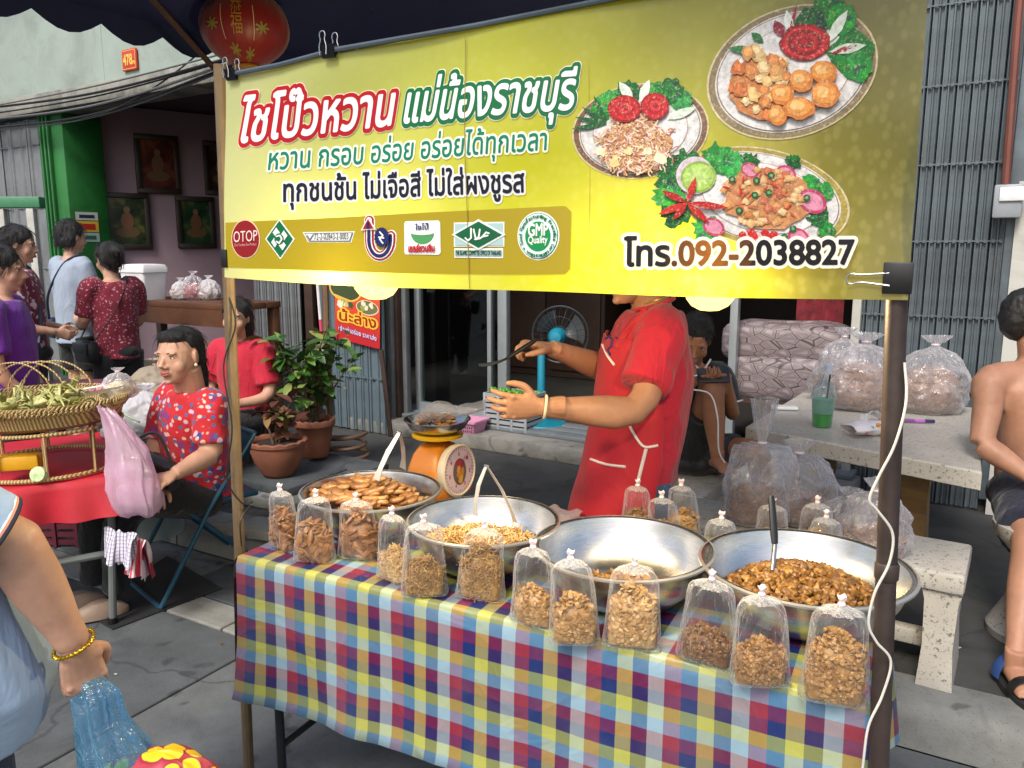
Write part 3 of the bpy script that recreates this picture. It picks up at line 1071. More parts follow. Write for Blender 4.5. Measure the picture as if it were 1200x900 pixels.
def clothf(a, c):
    u = -0.008 + (TL + 0.02) * a
    v, z, s = prof[int(round(c * NP))]
    if z < 0.74 and v < 0.2:
        v = v - wob(u, z) - 0.004
        u = u + (TH - z) * 0.03 * (a - 0.5) + 0.01 * (TH - z) * math.sin(a * 9)
    elif z < 0.74: v = v + wob(u, z)
    else: z = cz(u, v) if 0.02 < v < TD else z
    if a == 1.0 and z > 0.74: z -= 0.004
    return TB(u, v, z)
cloth_patch(clothf, lambda a, c: (a * (TL + 0.02), prof[int(round(c * NP))][2]), 110, NP)
for side in (0, 1):
    def sf(a, c, side=side):
        v = -0.004 + (TD + 0.01) * a
        h = (0.0, 0.012, 0.03, 0.07, 0.13, 0.2, 0.27, 0.34)[int(round(c * 7))]
        out = 0.010 * (1 - math.exp(-h * 60)) + h * (0.06 * math.sin(v * 13 + side) + 0.04 * math.sin(v * 29) + 0.06)
        u = (TL + 0.012 + out) if side else (-0.008 - out)
        return TB(u, v, TH + 0.004 - h)
    cloth_patch(sf, lambda a, c: (a * TD, c * 0.34 + 0.7), 26, 7)
clo = cl.build('tablecloth', M_plaid, loc=TB(TL / 2, 0, 0.3), sharp=0)
uvl = clo.data.uv_layers.new(name='UVMap')
buf = []
for p in clo.data.polygons:
    for vi in p.vertices: buf += [UV[vi][0], UV[vi][1]]
uvl.data.foreach_set('uv', buf)
tag(clo, 'yellow, blue and maroon plaid oilcloth draped over the stall table', 'tablecloth')

# frame that carries the banner
PL, PR = TB(0.006, 0.05, 0), TB(TL + 0.015, -0.012, 0)
frm = thing('banner_stand', 'two slim poles tied to the table ends that hold up the banner', 'stand', TB(TL / 2, 0, 0))
pl_mid = TB.on(268, 330, 0.03); pr_mid = TB.on(1051, 352, -0.03)
pl_foot, pr_foot = TB.on(281, 645, 0.05), TB.on(1030, 890, -0.03)
def ext(a, c, z):
    t = (z - a.z) / (c.z - a.z)
    return a.lerp(c, t)
b = MB(); b.tube([ext(pl_mid, pl_foot, 0.0), pl_foot, pl_mid, ext(pl_foot, pl_mid, 2.06)], 0.0155, 10)
lp = b.build('pole', M_tan, frm); lp['label'] = 'tan left pole'
b = MB(); b.tube([ext(pr_mid, pr_foot, 0.0), pr_foot, pr_mid, ext(pr_foot, pr_mid, 2.2)], 0.0175, 12)
b.lathe([(0.0178, 0), (0.0205, 0.004), (0.0205, 0.03), (0.0178, 0.034)], ext(pr_mid, pr_foot, 1.02) - V((0, 0, 0)), 12)
rp = b.build('pole', M_rust, frm); rp['label'] = 'rusty brown right pole'
b = MB(); q = ext(pl_mid, pl_foot, 0.37); b.lathe([(0.018, -0.03), (0.0185, 0), (0.018, 0.03)], q, 12, cap=True); b.build('tape', mat('black_tape', '#111111', 0.4), frm)

# ---- banner -----------------------------------------------------------------
BD = -0.062
def bw(p):
    s = FC.a_of(p)
    return 0.007 * math.sin(s * 5.1 + p.z * 3) + 0.005 * math.sin(s * 11 - p.z * 8) + 0.006 * noise.noise(V((s * 3, p.z * 5, 0)))
def BP(px, py, ly=0):
    p = TB.on(px, py, BD)
    return p + TB.n * (bw(p) - (0.0012 if ly else 0) - 0.0011 * ly)
cnr = [(264, 325), (1064, 352), (1092, -78), (260, 92)]       # bl br tr tl
def bsheet(u, v):
    xb = cnr[0][0] + (cnr[1][0] - cnr[0][0]) * u; yb = cnr[0][1] + (cnr[1][1] - cnr[0][1]) * u
    xt = cnr[3][0] + (cnr[2][0] - cnr[3][0]) * u; yt = cnr[3][1] + (cnr[2][1] - cnr[3][1]) * u
    yb += 3 * math.sin(u * 9) * (1 - u) + 5 * math.sin(math.pi * u)
    return BP(xb + (xt - xb) * v, yb + (yt - yb) * v, 0)
def banner_mat(name, attr, photo=False):
    t = NT(name)
    if attr:
        col = t.n('Attribute', attribute_name='ink').outputs['Color']
        if photo:                          # photographic grain and blotches of the printed dishes
            g1 = t.ramp(t.noise(95, 4, .7), [(.3, (.5,) * 3), (.55, (1,) * 3), (.75, (1.35,) * 3)])
            col = t.mix(.75, col, g1, 'MULTIPLY')
            g2 = t.ramp(t.noise(230, 3, .6), [(.55, (0,) * 3), (.72, (.45,) * 3)])
            col = t.mix(g2, col, L('#f2dcb8'))
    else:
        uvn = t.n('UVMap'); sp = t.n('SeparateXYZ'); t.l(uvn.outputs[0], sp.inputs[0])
        base = t.ramp(sp.outputs[0], [(0.0, L('#c3cb8c')), (0.2, L('#bfc75c')), (0.42, L('#b6bc00')), (0.68, L('#9e9e00')), (0.86, L('#6c6906')), (1.0, L('#66631a'))])  # pale to olive: partly print, partly lighting put into the colour
        vo = t.n('TexVoronoi'); vo.inputs['Scale'].default_value = 26; t.l(uvn.outputs[0], vo.inputs['Vector'])
        mp = t.n('Mapping'); mp.inputs['Scale'].default_value = (2.6, 1, 1); t.l(uvn.outputs[0], mp.inputs[0]); t.l(mp.outputs[0], vo.inputs['Vector'])
        base = t.mix(t.ramp(vo.outputs['Distance'], [(0.25, (0.07,) * 3), (0.5, (0, 0, 0))]), base, L('#e3dc8a'))
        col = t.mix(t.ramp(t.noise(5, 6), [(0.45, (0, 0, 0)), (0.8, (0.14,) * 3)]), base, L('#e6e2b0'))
    t.t.nodes.remove(t.b)
    d = t.n('BsdfDiffuse'); tl = t.n('BsdfTranslucent'); gl = t.n('BsdfGlossy')
    gl.inputs['Roughness'].default_value = 0.38
    t.l(col, d.inputs[0]); t.l(col, tl.inputs[0])
    m1 = t.n('MixShader'); m1.inputs[0].default_value = 0.14 if attr else 0.45
    t.l(d.outputs[0], m1.inputs[1]); t.l(tl.outputs[0], m1.inputs[2])
    m2 = t.n('MixShader'); m2.inputs[0].default_value = 0.03 if attr else 0.06
    t.l(m1.outputs[0], m2.inputs[1]); t.l(gl.outputs[0], m2.inputs[2])
    t.l(m2.outputs[0], t.out.inputs[0])
    return t.m
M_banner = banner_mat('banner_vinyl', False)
M_ink = banner_mat('banner_ink', True)
M_foodink = banner_mat('banner_food_ink', True, True)
bn = thing('banner', 'yellow vinyl banner with Thai lettering, logos and three food plates above the stall', 'banner', bsheet(0.5, 0))
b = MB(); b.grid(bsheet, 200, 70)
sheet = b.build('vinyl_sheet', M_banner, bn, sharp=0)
uvl = sheet.data.uv_layers.new(name='UVMap')
buf = []
for p in sheet.data.polygons:
    for vi in p.vertices:
        i, j = divmod(vi, 71)
        buf += [i / 200, j / 70]
uvl.data.foreach_set('uv', buf)
def pr(name, mbs, parent=bn):
    return join(mbs if isinstance(mbs, list) else [mbs]).build(name, M_foodink if name == 'food_photo' else M_ink, parent, smooth=False)
WHT = L('#eef0e6')
# headline, both halves
pr('headline_lettering', lettering('ไชโป๊วหวาน', (276, 167), (458, 146), 36, [(0.115, L('#f1d9c8'), 1), (0.098, L('#b3141c'), 2), (0.022, L('#f0ecec'), 3)], BP, 0.025, 0.16))
pr('headline_lettering', lettering('แม่น้องราชบุรี', (474, 144), (672, 128), 34, [(0.12, L('#e9ecd0'), 1), (0.10, L('#0f6b3c'), 2), (0.02, L('#f0f3f0'), 3)], BP, 0.025, 0.16))
pr('slogan_lettering', lettering('หวาน กรอบ อร่อย อร่อยได้ทุกเวลา', (314, 199), (642, 176), 19.5, [(0.085, L('#eef2e4'), 1), (0.012, L('#127d62'), 2)], BP, 0.03, 0.08))
pr('slogan_lettering', lettering('ทุกชนชั้น ไม่เจือสี ไม่ใส่ผงชูรส', (332, 236), (616, 225), 20, [(0.10, L('#e6e6ea'), 1), (0.022, L('#1a1d2c'), 2)], BP, 0.03))
def phc(t):
    a, c = L('#111016'), L('#a8641c')
    k = max(0, 1 - abs(t - 0.36) / 0.2)
    return tuple(a[i] + (c[i] - a[i]) * k for i in range(3))
pr('phone_lettering', lettering('โทร.092-2038827', (737, 311), (1001, 309), 22, [(0.13, L('#f0ead8'), 14), (0.03, phc, 15)], BP, 0.03))
# printed shapes in photo pixels
def ellp(cx, cy, rx, ry, rot=0.0, n=36):
    c, s = math.cos(rot), math.sin(rot)
    return [(cx + rx * math.cos(t) * c - ry * math.sin(t) * s, cy + rx * math.cos(t) * s + ry * math.sin(t) * c) for t in [2 * math.pi * k / n for k in range(n)]]
def fill(pts, colr, ly):
    """fan from the centre, so that the print follows the sheet"""
    b = MB()
    cx = sum(p[0] for p in pts) / len(pts); cy = sum(p[1] for p in pts) / len(pts)
    rings = [[(cx + (x - cx) * f, cy + (y - cy) * f) for x, y in pts] for f in (0.3, 0.65, 1.0)]
    vs = [BP(cx, cy, ly)] + [BP(x, y, ly) for rg in rings for x, y in rg]
    n = len(pts)
    fs_ = [(0, 1 + k, 1 + (k + 1) % n) for k in range(n)] + [(1 + r_ * n + k, 1 + r_ * n + n + k, 1 + r_ * n + n + (k + 1) % n, 1 + r_ * n + (k + 1) % n) for r_ in (0, 1) for k in range(n)]
    b.add(vs, fs_, col=colr)
    return b
def band(pts, colr, ly):
    q = []
    for (x0, y0), (x1, y1) in zip(pts, pts[1:] + pts[:1]):
        m = max(1, int(math.hypot(x1 - x0, y1 - y0) / 6))
        q += [(x0 + (x1 - x0) * k / m, y0 + (y1 - y0) * k / m) for k in range(m)]
    return fill(q, colr, ly)
# olive panel behind the logos
b = MB()
N = 40
top = [(265 + 405 * k / N, 261 - 20 * (k / N)) for k in range(N + 1)]
bot = [(266 + 404 * k / N, 313 + 8 * (k / N) + 3 * math.sin(3.1 * k / N)) for k in range(N + 1)]
top[-1] = (664, 242); bot[-1] = (664, 321)
for k in range(N):
    b.poly([BP(*bot[k], 1), BP(*bot[k + 1], 1), BP(*top[k + 1], 1), BP(*top[k], 1)], col=L('#a5921f'))
b.poly([BP(664, 321, 1), BP(670, 315, 1), BP(670, 248, 1), BP(664, 242, 1)], col=L('#a5921f'))
pr('logo_panel', b)
RED, GRN, NAV = L('#8e1c22'), L('#0f6b44'), L('#232a5e')
pr('logo', [fill(ellp(289, 280, 16.4, 23), L('#e9c9a4'), 2), fill(ellp(289, 280, 15.2, 21.6), RED, 3)] + lettering('OTOP', (276, 284), (303, 282), 10, [(0.0, L('#f0d9d0'), 4)], BP, 0.05) + lettering('One Tambon One Product', (277, 289), (302, 287.5), 2.6, [(0.0, L('#d9a8a0'), 4)], BP, 0.07)).__setitem__('label', 'round maroon OTOP emblem')
dm = lambda cx, cy, w, h: [(cx - w, cy), (cx, cy + h), (cx + w, cy), (cx, cy - h)]
mbs = [band(dm(327.5, 280, 16.5, 24), WHT, 2), band(dm(327.5, 280, 14.6, 21.5), GRN, 3)]
for a, c in ((-1, 0), (1, 0), (0, -1), (0, 1)):
    mbs.append(band(dm(327.5 + a * 5.2 + c * 3.2, 280 + c * 7.4 - a * 4, 4.0, 6.0), WHT, 4))
mbs += [fill(ellp(327.5, 280, 5.2, 6.4), GRN, 5), stroke_print([[(325, 277), (329, 276), (331, 280), (328, 285), (325, 283)]], 0.9, WHT, 6, BP, 0.6)]
pr('logo', mbs)['label'] = 'green and white diamond emblem'
pr('logo', [band([(353, 272), (414, 271), (410, 284), (359, 284)], WHT, 2), band([(355, 273), (412.5, 272.2), (409, 283), (360, 283)], L('#7a7f86'), 3), band([(356.5, 274), (411, 273.3), (408, 282), (361, 282)], L('#e6e6de'), 4)] + lettering('72-2-02843-2-0003', (367, 281), (407, 280.4), 6, [(0.0, L('#555a66'), 5)], BP, 0.06) + [stroke_print([[(359, 276), (362, 281), (366, 275)]], 0.7, L('#66707c'), 5, BP, 0.5)])['label'] = 'slanted plate with a licence number'
# arrow emblem
ar = [[(432.5, 258), (432.5, 281)] + [(446 - 13.5 * math.cos(t), 281 + 19 * math.sin(t)) for t in [k * 0.26 for k in range(1, 13)]] + [(459.5, 276)]]
mbs = [stroke_print(ar, 6.6, WHT, 2, BP, 1.0), stroke_print(ar, 5.4, L('#a81f2c'), 3, BP, 1.0), stroke_print(ar, 3.4, WHT, 4, BP, 0.8), stroke_print(ar, 2.0, NAV, 5, BP, 0.6),
       band([(423, 270), (442, 269), (432, 254)], WHT, 6), band([(425.5, 268.5), (439.5, 267.8), (432.3, 256.5)], L('#a81f2c'), 7), band([(430.8, 268), (434.2, 268), (434.2, 260), (430.8, 260)], NAV, 8),
       fill([(450 + (8.6 + 0.9 * (k % 2)) * math.cos(k * math.pi / 16), 278 + (11 + (k % 2)) * math.sin(k * math.pi / 16)) for k in range(32)], NAV, 9), stroke_print([[(448, 272), (452, 276), (448, 280), (452, 285)], [(447, 278), (453, 279)]], 0.9, WHT, 10, BP, 0.6)]
pr('logo', mbs)['label'] = 'navy and red arrow emblem with a cog'
# bowl emblem
mbs = [band([(477, 259.5), (517, 258.5), (519, 261), (519.5, 296), (517, 298.5), (477.5, 298), (476, 296), (475.6, 262)], L('#f0f0f0'), 2), band([(484, 273)] + [(498 - 14 * math.cos(t), 273 + 13 * math.sin(t)) for t in [k * 0.314 for k in range(1, 10)]] + [(512, 273)], L('#4f9a5c'), 3), fill(ellp(498, 273, 14, 2.6), L('#dfe7d8'), 4)]
mbs += lettering('ไชโป๊', (490, 270), (506, 269), 5, [(0.02, NAV, 5)], BP, 0.06) + lettering('เชลล์ชวนชิม', (482, 295), (513, 294.5), 6, [(0.05, L('#b01c24'), 5)], BP, 0.06)
pr('logo', mbs)['label'] = 'white square with a green bowl'
# diamond with Arabic lettering
mbs = [band([(535, 261), (593, 260), (593, 289), (535, 289)], WHT, 2), band([(536.5, 262.5), (591.5, 261.5), (591.5, 287.5), (536.5, 287.5)], L('#a9c6c4'), 3), band(dm(564, 275, 31, 18), WHT, 4), band(dm(564, 275, 27, 15.4), L('#0d5f3a'), 5),
       stroke_print([[(575, 276), (569, 277.5), (573, 272.5), (576.5, 273.5)], [(569, 277.5), (566, 279.5), (560.5, 280.5)], [(566, 269), (565, 277), (562.5, 280.5)], [(559, 269), (561, 278), (562.5, 280.5)], [(556, 268), (556, 279), (552.5, 282), (549.5, 279)]], 0.95, WHT, 6, BP, 0.6),
       band([(535.5, 291), (591.5, 291), (591.5, 302.5), (535.5, 302)], WHT, 2), band([(536.5, 293), (590.5, 293), (590.5, 300.5), (536.5, 300)], L('#9fbdb5'), 3)] + lettering('THE ISLAMIC COMMITTEE OFFICE OF THAILAND', (537.5, 298.8), (589.5, 299), 4.2, [(0.03, L('#20402f'), 4)], BP, 0.08)
pr('logo', mbs)['label'] = 'green diamond with white Arabic lettering'
mbs = [fill(ellp(632.5, 276.5, 24.5, 28.5), WHT, 2), fill(ellp(632.5, 276.5, 23, 27), L('#0d7a48'), 3), fill(ellp(632.5, 276.5, 22.3, 26.2), L('#dcefe6'), 4), fill(ellp(632.5, 277, 14.8, 17.4), L('#0d8a4a'), 5)]
mbs += lettering('GMP', (621.5, 276.5), (644.5, 275.5), 11, [(0.03, WHT, 6)], BP, 0.05) + lettering('Quality', (621.5, 285.5), (644, 284.5), 6.6, [(0.02, WHT, 6)], BP, 0.06)
ring = 'Good Manufacturing Practice Certification • '
for k, ch in enumerate(ring):
    if ch == ' ': continue
    a = R(-112 + 360 * k / len(ring))
    def rf(x, y, ly, a=a):
        # local letter frame turned round the badge
        X_ = x; Y_ = -18.2 + y
        return BP(632.5 + (X_ * math.cos(a) - Y_ * math.sin(a)) , 276.8 + (X_ * math.sin(a) + Y_ * math.cos(a)) * 1.17, ly)
    mbs += lettering(ch, (-1.2, 0), (1.2, 0), 2.9, [(0.03, L('#1d6b4a'), 6)], rf, 0.1)
pr('logo', mbs)['label'] = 'green and white round GMP seal'

# food plates
rd = random.Random(3)
def blob(cx, cy, r, k=0.25, n=11, asp=1.0, rot=0):
    return [(cx + (rr * math.cos(t) * math.cos(rot) - rr * asp * math.sin(t) * math.sin(rot)), cy + (rr * math.cos(t) * math.sin(rot) + rr * asp * math.sin(t) * math.cos(rot))) for t, rr in [(2 * math.pi * j / n, r * (1 + rd.uniform(-k, k))) for j in range(n)]]
def plate_print(cx, cy, rx, ry, rot, rim, ly=1, inner=(0.72, 0.62)):
    out = []
    for f, c in ((1.0, '#cfc29a'), (0.975, rim), (0.9, '#d8d4cc'), (0.88, '#8a7058'), (0.868, '#dcdad6'), (0.70, '#b9a79c'), (0.685, '#e6e3df')):
        out.append(fill(ellp(cx, cy, rx * f, ry * f, rot, 48), L(c), ly)); ly += 0.6
    return out
def leaf_print(cx, cy, r, col, ly, n=22, k=0.18):
    o = [fill(blob(cx, cy, r, k, n), L(col), ly)]
    for j in range(9):
        o.append(fill(blob(cx + rd.uniform(-.6, .6) * r, cy + rd.uniform(-.6, .6) * r, r * rd.uniform(.15, .3), .4, 9), tuple(x * rd.choice((0.55, 1.6, 1.3)) for x in L(col)), ly + 0.5))
    return o
def petal(x0, y0, x1, y1, w, col, ly):
    dx, dy = x1 - x0, y1 - y0
    l_ = math.hypot(dx, dy); nx, ny = -dy / l_, dx / l_
    return fill([(x0, y0)] + [(x0 + dx * f + nx * w * math.sin(math.pi * f), y0 + dy * f + ny * w * math.sin(math.pi * f)) for f in (.25, .5, .75)] + [(x1, y1)] + [(x0 + dx * f - nx * w * math.sin(math.pi * f), y0 + dy * f - ny * w * math.sin(math.pi * f)) for f in (.75, .5, .25)], L(col), ly)
def strands(cx, cy, rx, ry, n, cols, ly, w=0.9, ln=9):
    o = []
    for k in range(n):
        a = rd.uniform(0, 6.28); q = math.sqrt(rd.random())
        x, y = cx + rx * q * math.cos(a), cy + ry * q * math.sin(a)
        h = rd.uniform(0, 6.28); pts = []
        for j in range(5):
            pts.append((x, y)); x += ln / 4 * math.cos(h); y += ln / 4 * math.sin(h); h += rd.uniform(-.9, .9)
        c = L(rd.choice(cols)); b = MB()
        for (xa, ya), (xb, yb) in zip(pts, pts[1:]):
            l_ = math.hypot(xb - xa, yb - ya) + 1e-6; nx, ny = -(yb - ya) / l_ * w, (xb - xa) / l_ * w
            b.poly([BP(xa - nx, ya - ny, ly), BP(xb - nx, yb - ny, ly), BP(xb + nx, yb + ny, ly), BP(xa + nx, ya + ny, ly)], col=c)
        ly += 0.004
        o.append(b)
    return o
# plate of shredded radish with tomatoes
m_ = plate_print(751, 153, 80, 56, R(-8), '#7d5c48')
for x, y, r in ((704, 132, 12), (716, 120, 15), (735, 108, 14), (785, 106, 15), (798, 118, 14), (768, 108, 13)):
    m_ += leaf_print(x, y, r, rd.choice(('#1f7d34', '#2b9440', '#14622c')), 6)
for x1, y1 in ((672, 152), (676, 138), (684, 126), (697, 112)): m_.append(petal(712, 146, x1, y1, 3, '#125c2c', 7))
m_ += [petal(742, 118, 726, 96, 6, '#dfe9dc', 7.2), petal(750, 120, 761, 93, 5.5, '#e4ecdf', 7.2), petal(782, 140, 816, 126, 5.5, '#d3e0cd', 7.2)]
m_ += [fill(blob(748, 172, 40, .08, 26, 0.78), L('#c9976a'), 7.4)]
m_ += strands(747, 171, 44, 32, 420, ('#d9a878', '#e6c79a', '#c58a5c', '#f0dcb4', '#e0b28a', '#b9785a', '#efd0c4'), 8, 0.8, 10)
for x, y, r in ((706, 178, 6), (722, 190, 6), (776, 186, 8), (760, 178, 5), (738, 178, 5)): m_.append(fill(blob(x, y, r, .35), L(rd.choice(('#ecdc9a', '#f1e6c0', '#e6cf8a'))), 10))
for x, y, rx in ((733, 128, 19), (768, 125, 16.5)):
    for f, c in ((1, '#a30f16'), (.85, '#c8202a'), (.6, '#b0141e'), (.4, '#d63a3e'), (.2, '#a81620')): m_.append(fill(ellp(x + (1 - f) * 2, y - (1 - f), rx * f, 16 * f), L(c), 10.5 + (1 - f)))
pr('food_photo', m_)['label'] = 'round plate of shredded radish with two tomato roses'
# plate of golden fritters with a big rose
m_ = plate_print(928, 84, 104, 76, R(-20), '#8b7a5a')
for x, y, r in ((952, 30, 22), (985, 24, 20), (998, 62, 26), (1004, 78, 18), (972, 8, 18)):
    m_ += leaf_print(x, y, r, rd.choice(('#14722c', '#1d8a36', '#0f5a28')), 6)
for x0, y0, x1, y1, w, c in ((885, 60, 853, 56, 5, '#2c7a44'), (895, 50, 880, 38, 5, '#1c6a34'), (928, 44, 922, 12, 6, '#dfe6dc'), (970, 52, 994, 13, 6.5, '#dce6d4'), (972, 62, 1016, 54, 6, '#cfdcc8'), (925, 42, 934, 6, 2, '#a02030'), (974, 64, 1006, 54, 3, '#a8202e'), (918, 44, 908, 24, 7, '#8a2038')):
    m_.append(petal(x0, y0, x1, y1, w, c, 7.2))
for k in range(10):
    f = 1 - k * 0.095
    m_.append(fill(blob(945 + rd.uniform(-2, 2), 51, 30 * f, .07, 20, 0.72), L(('#8f1018', '#b81822', '#d02a30', '#9a1420')[k % 4]), 7.5 + k * .25))
m_ += [fill(blob(892, 104, 36, .1, 24, 0.95), L('#c47a40'), 8)]
for k in range(46):
    a = rd.uniform(0, 6.28); q = math.sqrt(rd.random())
    x, y = 893 + 36 * q * math.cos(a) + (1 - q) * 2, 98 + 40 * q * math.sin(a)
    r = rd.uniform(5, 9); hs = rd.choice(('#e2a25c', '#efc07a', '#d98a48', '#f3d59c', '#d77a3c'))
    ly = 9 + k * .05
    m_ += [fill(blob(x, y, r, .3, 12), L(hs, .75), ly), fill(blob(x - .8, y - 1.0, r * .62, .3, 10), L(hs, 1.1), ly + .02)]
for x, y, r, asp in ((966, 86, 16, .85), (968, 112, 17, .9), (938, 128, 19, .68), (918, 112, 14, .9), (940, 96, 14, .95), (912, 136, 11, 1.1)):
    m_ += [fill(blob(x, y, r, .08, 18, asp), L('#c9762e'), 12), fill(blob(x - 1, y - 1.5, r * .8, .1, 16, asp), L('#dd9344'), 12.3), fill(blob(x - 3, y - 3, r * .42, .2, 12, asp), L('#eebb72'), 12.6)]
pr('food_photo', m_)['label'] = 'large round plate of golden fritters with a red rose'
# plate of salad with chillies and a lime
m_ = plate_print(894, 232, 103, 58, R(12), '#a69446', 2)
for x, y, r in ((790, 205, 20), (805, 195, 18), (786, 228, 18), (842, 188, 19), (860, 192, 16), (795, 250, 16), (828, 270, 16), (880, 192, 12), (930, 190, 9), (950, 215, 12), (965, 225, 11), (960, 255, 13), (968, 268, 10)):
    m_ += leaf_print(x, y, r, rd.choice(('#1d8034', '#2f9a44', '#0f5f2a', '#27903c')), 7, 26, .28)
m_ += [fill(ellp(816, 206, 22, 22, -.3), L('#d9c6cf'), 8), fill(ellp(820, 208, 21, 18.5, -.2), L('#8fb04c'), 8.3), fill(ellp(820, 208, 18, 15.6, -.2), L('#a9cc62'), 8.6)]
for k in range(9): m_.append(petal(820, 208, 820 + 16 * math.cos(k * .7), 208 + 13.5 * math.sin(k * .7), 2.2, '#bcd97e', 8.9))
m_ += [fill(blob(900, 232, 50, .1, 26, .72), L('#c88a58'), 9)]
for x, y, r in ((880, 200, 10), (922, 204, 11), (952, 236, 16), (838, 266, 12), (936, 278, 12)):
    m_ += [fill(ellp(x, y, r * 1.1, r * .85, .5), L('#b93f66'), 9.1), fill(ellp(x, y, r * .85, r * .62, .5), L('#d98aa4'), 9.3)]
for k in range(70):
    a = rd.uniform(0, 6.28); q = math.sqrt(rd.random())
    x, y, r = 896 + 48 * q * math.cos(a), 232 + 34 * q * math.sin(a), rd.uniform(4, 7.5)
    c = rd.choice(('#d79a5e', '#e4b47a', '#c9824a', '#edc892', '#c97050')); h = rd.uniform(0, 1.6)
    sq = [(x + r * math.cos(h + j * 1.57), y + r * .85 * math.sin(h + j * 1.57)) for j in range(4)]
    m_ += [fill(sq, L(c, .8), 9.6 + k * .03), fill([(x + (p - x) * .6 - .6, y + (q_ - y) * .6 - .8) for p, q_ in sq], L(c, 1.1), 9.615 + k * .03)]
for k in range(22): m_.append(petal(*(lambda x, y, a: (x, y, x + 14 * math.cos(a), y + 9 * math.sin(a)))(rd.uniform(860, 930), rd.uniform(205, 250), rd.uniform(0, 6.28)), 1.1, rd.choice(('#c9342a', '#b8202a', '#d9684a')), 12))
for k in range(9): m_.append(fill(blob(885 + rd.uniform(-14, 24), 276 + rd.uniform(-4, 4), 4.5, .2), L('#c41f24'), 12.2))
for x, y in ((860, 211), (888, 212), (905, 206), (886, 229), (902, 226), (868, 247), (930, 268), (946, 232), (920, 278)): m_ += [fill(ellp(x, y, 4.2, 4), L('#1a5f30'), 12.5), fill(ellp(x, y, 2, 1.8), L('#7da070'), 12.8)]
for x1, y1 in ((778, 224), (774, 252), (792, 258), (834, 262), (856, 244), (818, 208), (828, 258)): m_.append(petal(808, 238, x1, y1, 4.2, rd.choice(('#b01a1c', '#c52a22')), 13))
pr('food_photo', m_)['label'] = 'oval plate of salad with red chillies and half a lime'
# sewn seam and creases
pr('seam', [stroke_print([[(548, 45), (550, 200), (553, 338)]], 0.5, L('#8d7d2e'), 4, BP, 0.8), stroke_print([[(690, 55), (692, 340)]], 0.35, L('#a79a28'), 0.8, BP, 0.8)])
# tape at the lower corners
b = MB(); q = BP(1052, 326, 1.5); b.bbox(q - TB.n * 0.001, (0.045, 0.006, 0.052), TB.R, b=.002); b.build('tape', MATS['black_tape'], bn)
b = MB(); q = BP(264.5, 303, 1.5); b.bbox(q, (0.02, 0.006, 0.045), TB.R, b=.002); b.build('tape', MATS['black_tape'], bn)
# top rod and binder clips
M_rod = mat('grey_rod', '#56616a', 0.45, 0.4)
b = MB(); b.tube([BP(262, 88, 6), BP(330, 77, 7), BP(400, 60, 6), BP(560, 32, 5), BP(1080, -70, 5)], 0.006, 8); b.build('crossbar', M_rod, frm)
M_clipb = mat('clip_black', '#15161a', 0.3, 0.3); M_wire = mat('clip_wire', '#b7b9bb', 0.25, 0.9)
def clip(px, py, sz, label, ang=0.0):
    c = BP(px, py, 8)
    Rm = TB.R @ Matrix.Rotation(ang, 3, 'Y')
    th = thing('binder_clip', label, 'clip', c, 'clips on the banner')
    b = MB()
    prof = [(-0.010, -0.5 * sz), (-0.003, 0.45 * sz), (0.003, 0.45 * sz), (0.010, -0.5 * sz), (0.006, -0.5 * sz), (0.0, 0.3 * sz), (-0.006, -0.5 * sz)]
    b.loft([[c + Rm @ V((x, d, -z)) for d, z in prof] for x in (-sz * 0.6, sz * 0.6)], True); b.build('jaw', M_clipb, th, smooth=False)
    for sg_ in (-1, 1):
        w = [(-0.30, -0.6), (-0.34, 0.0), (-0.2, 0.5), (-0.28, 0.85), (-0.15, 1.1), (0.15, 1.1), (0.28, 0.85), (0.2, 0.5), (0.34, 0.0), (0.30, -0.6)]
        b = MB(); b.tube(spline([c + Rm @ V((x * sz + sg_ * .26 * sz, sg_ * 0.012, z * sz + 0.35 * sz)) for x, z in w], 3), 0.0012, 6); b.build('wire_arm', M_wire, th)
clip(271, 88, 0.026, 'black binder clip at the top left corner of the banner')
clip(392, 63, 0.028, 'black binder clip on the grey rod above the headline')
wq = [(1042, 320), (1010, 322), (998, 321), (993, 324), (993, 331), (998, 333), (1010, 331), (1042, 335)]
b = MB(); b.tube(spline([BP(x, y, 5) for x, y in wq], 4), 0.0015, 6); tag(b.build('wire_clip', M_wire), 'bare steel clip wire lying by the black tape under the phone number', 'clip')

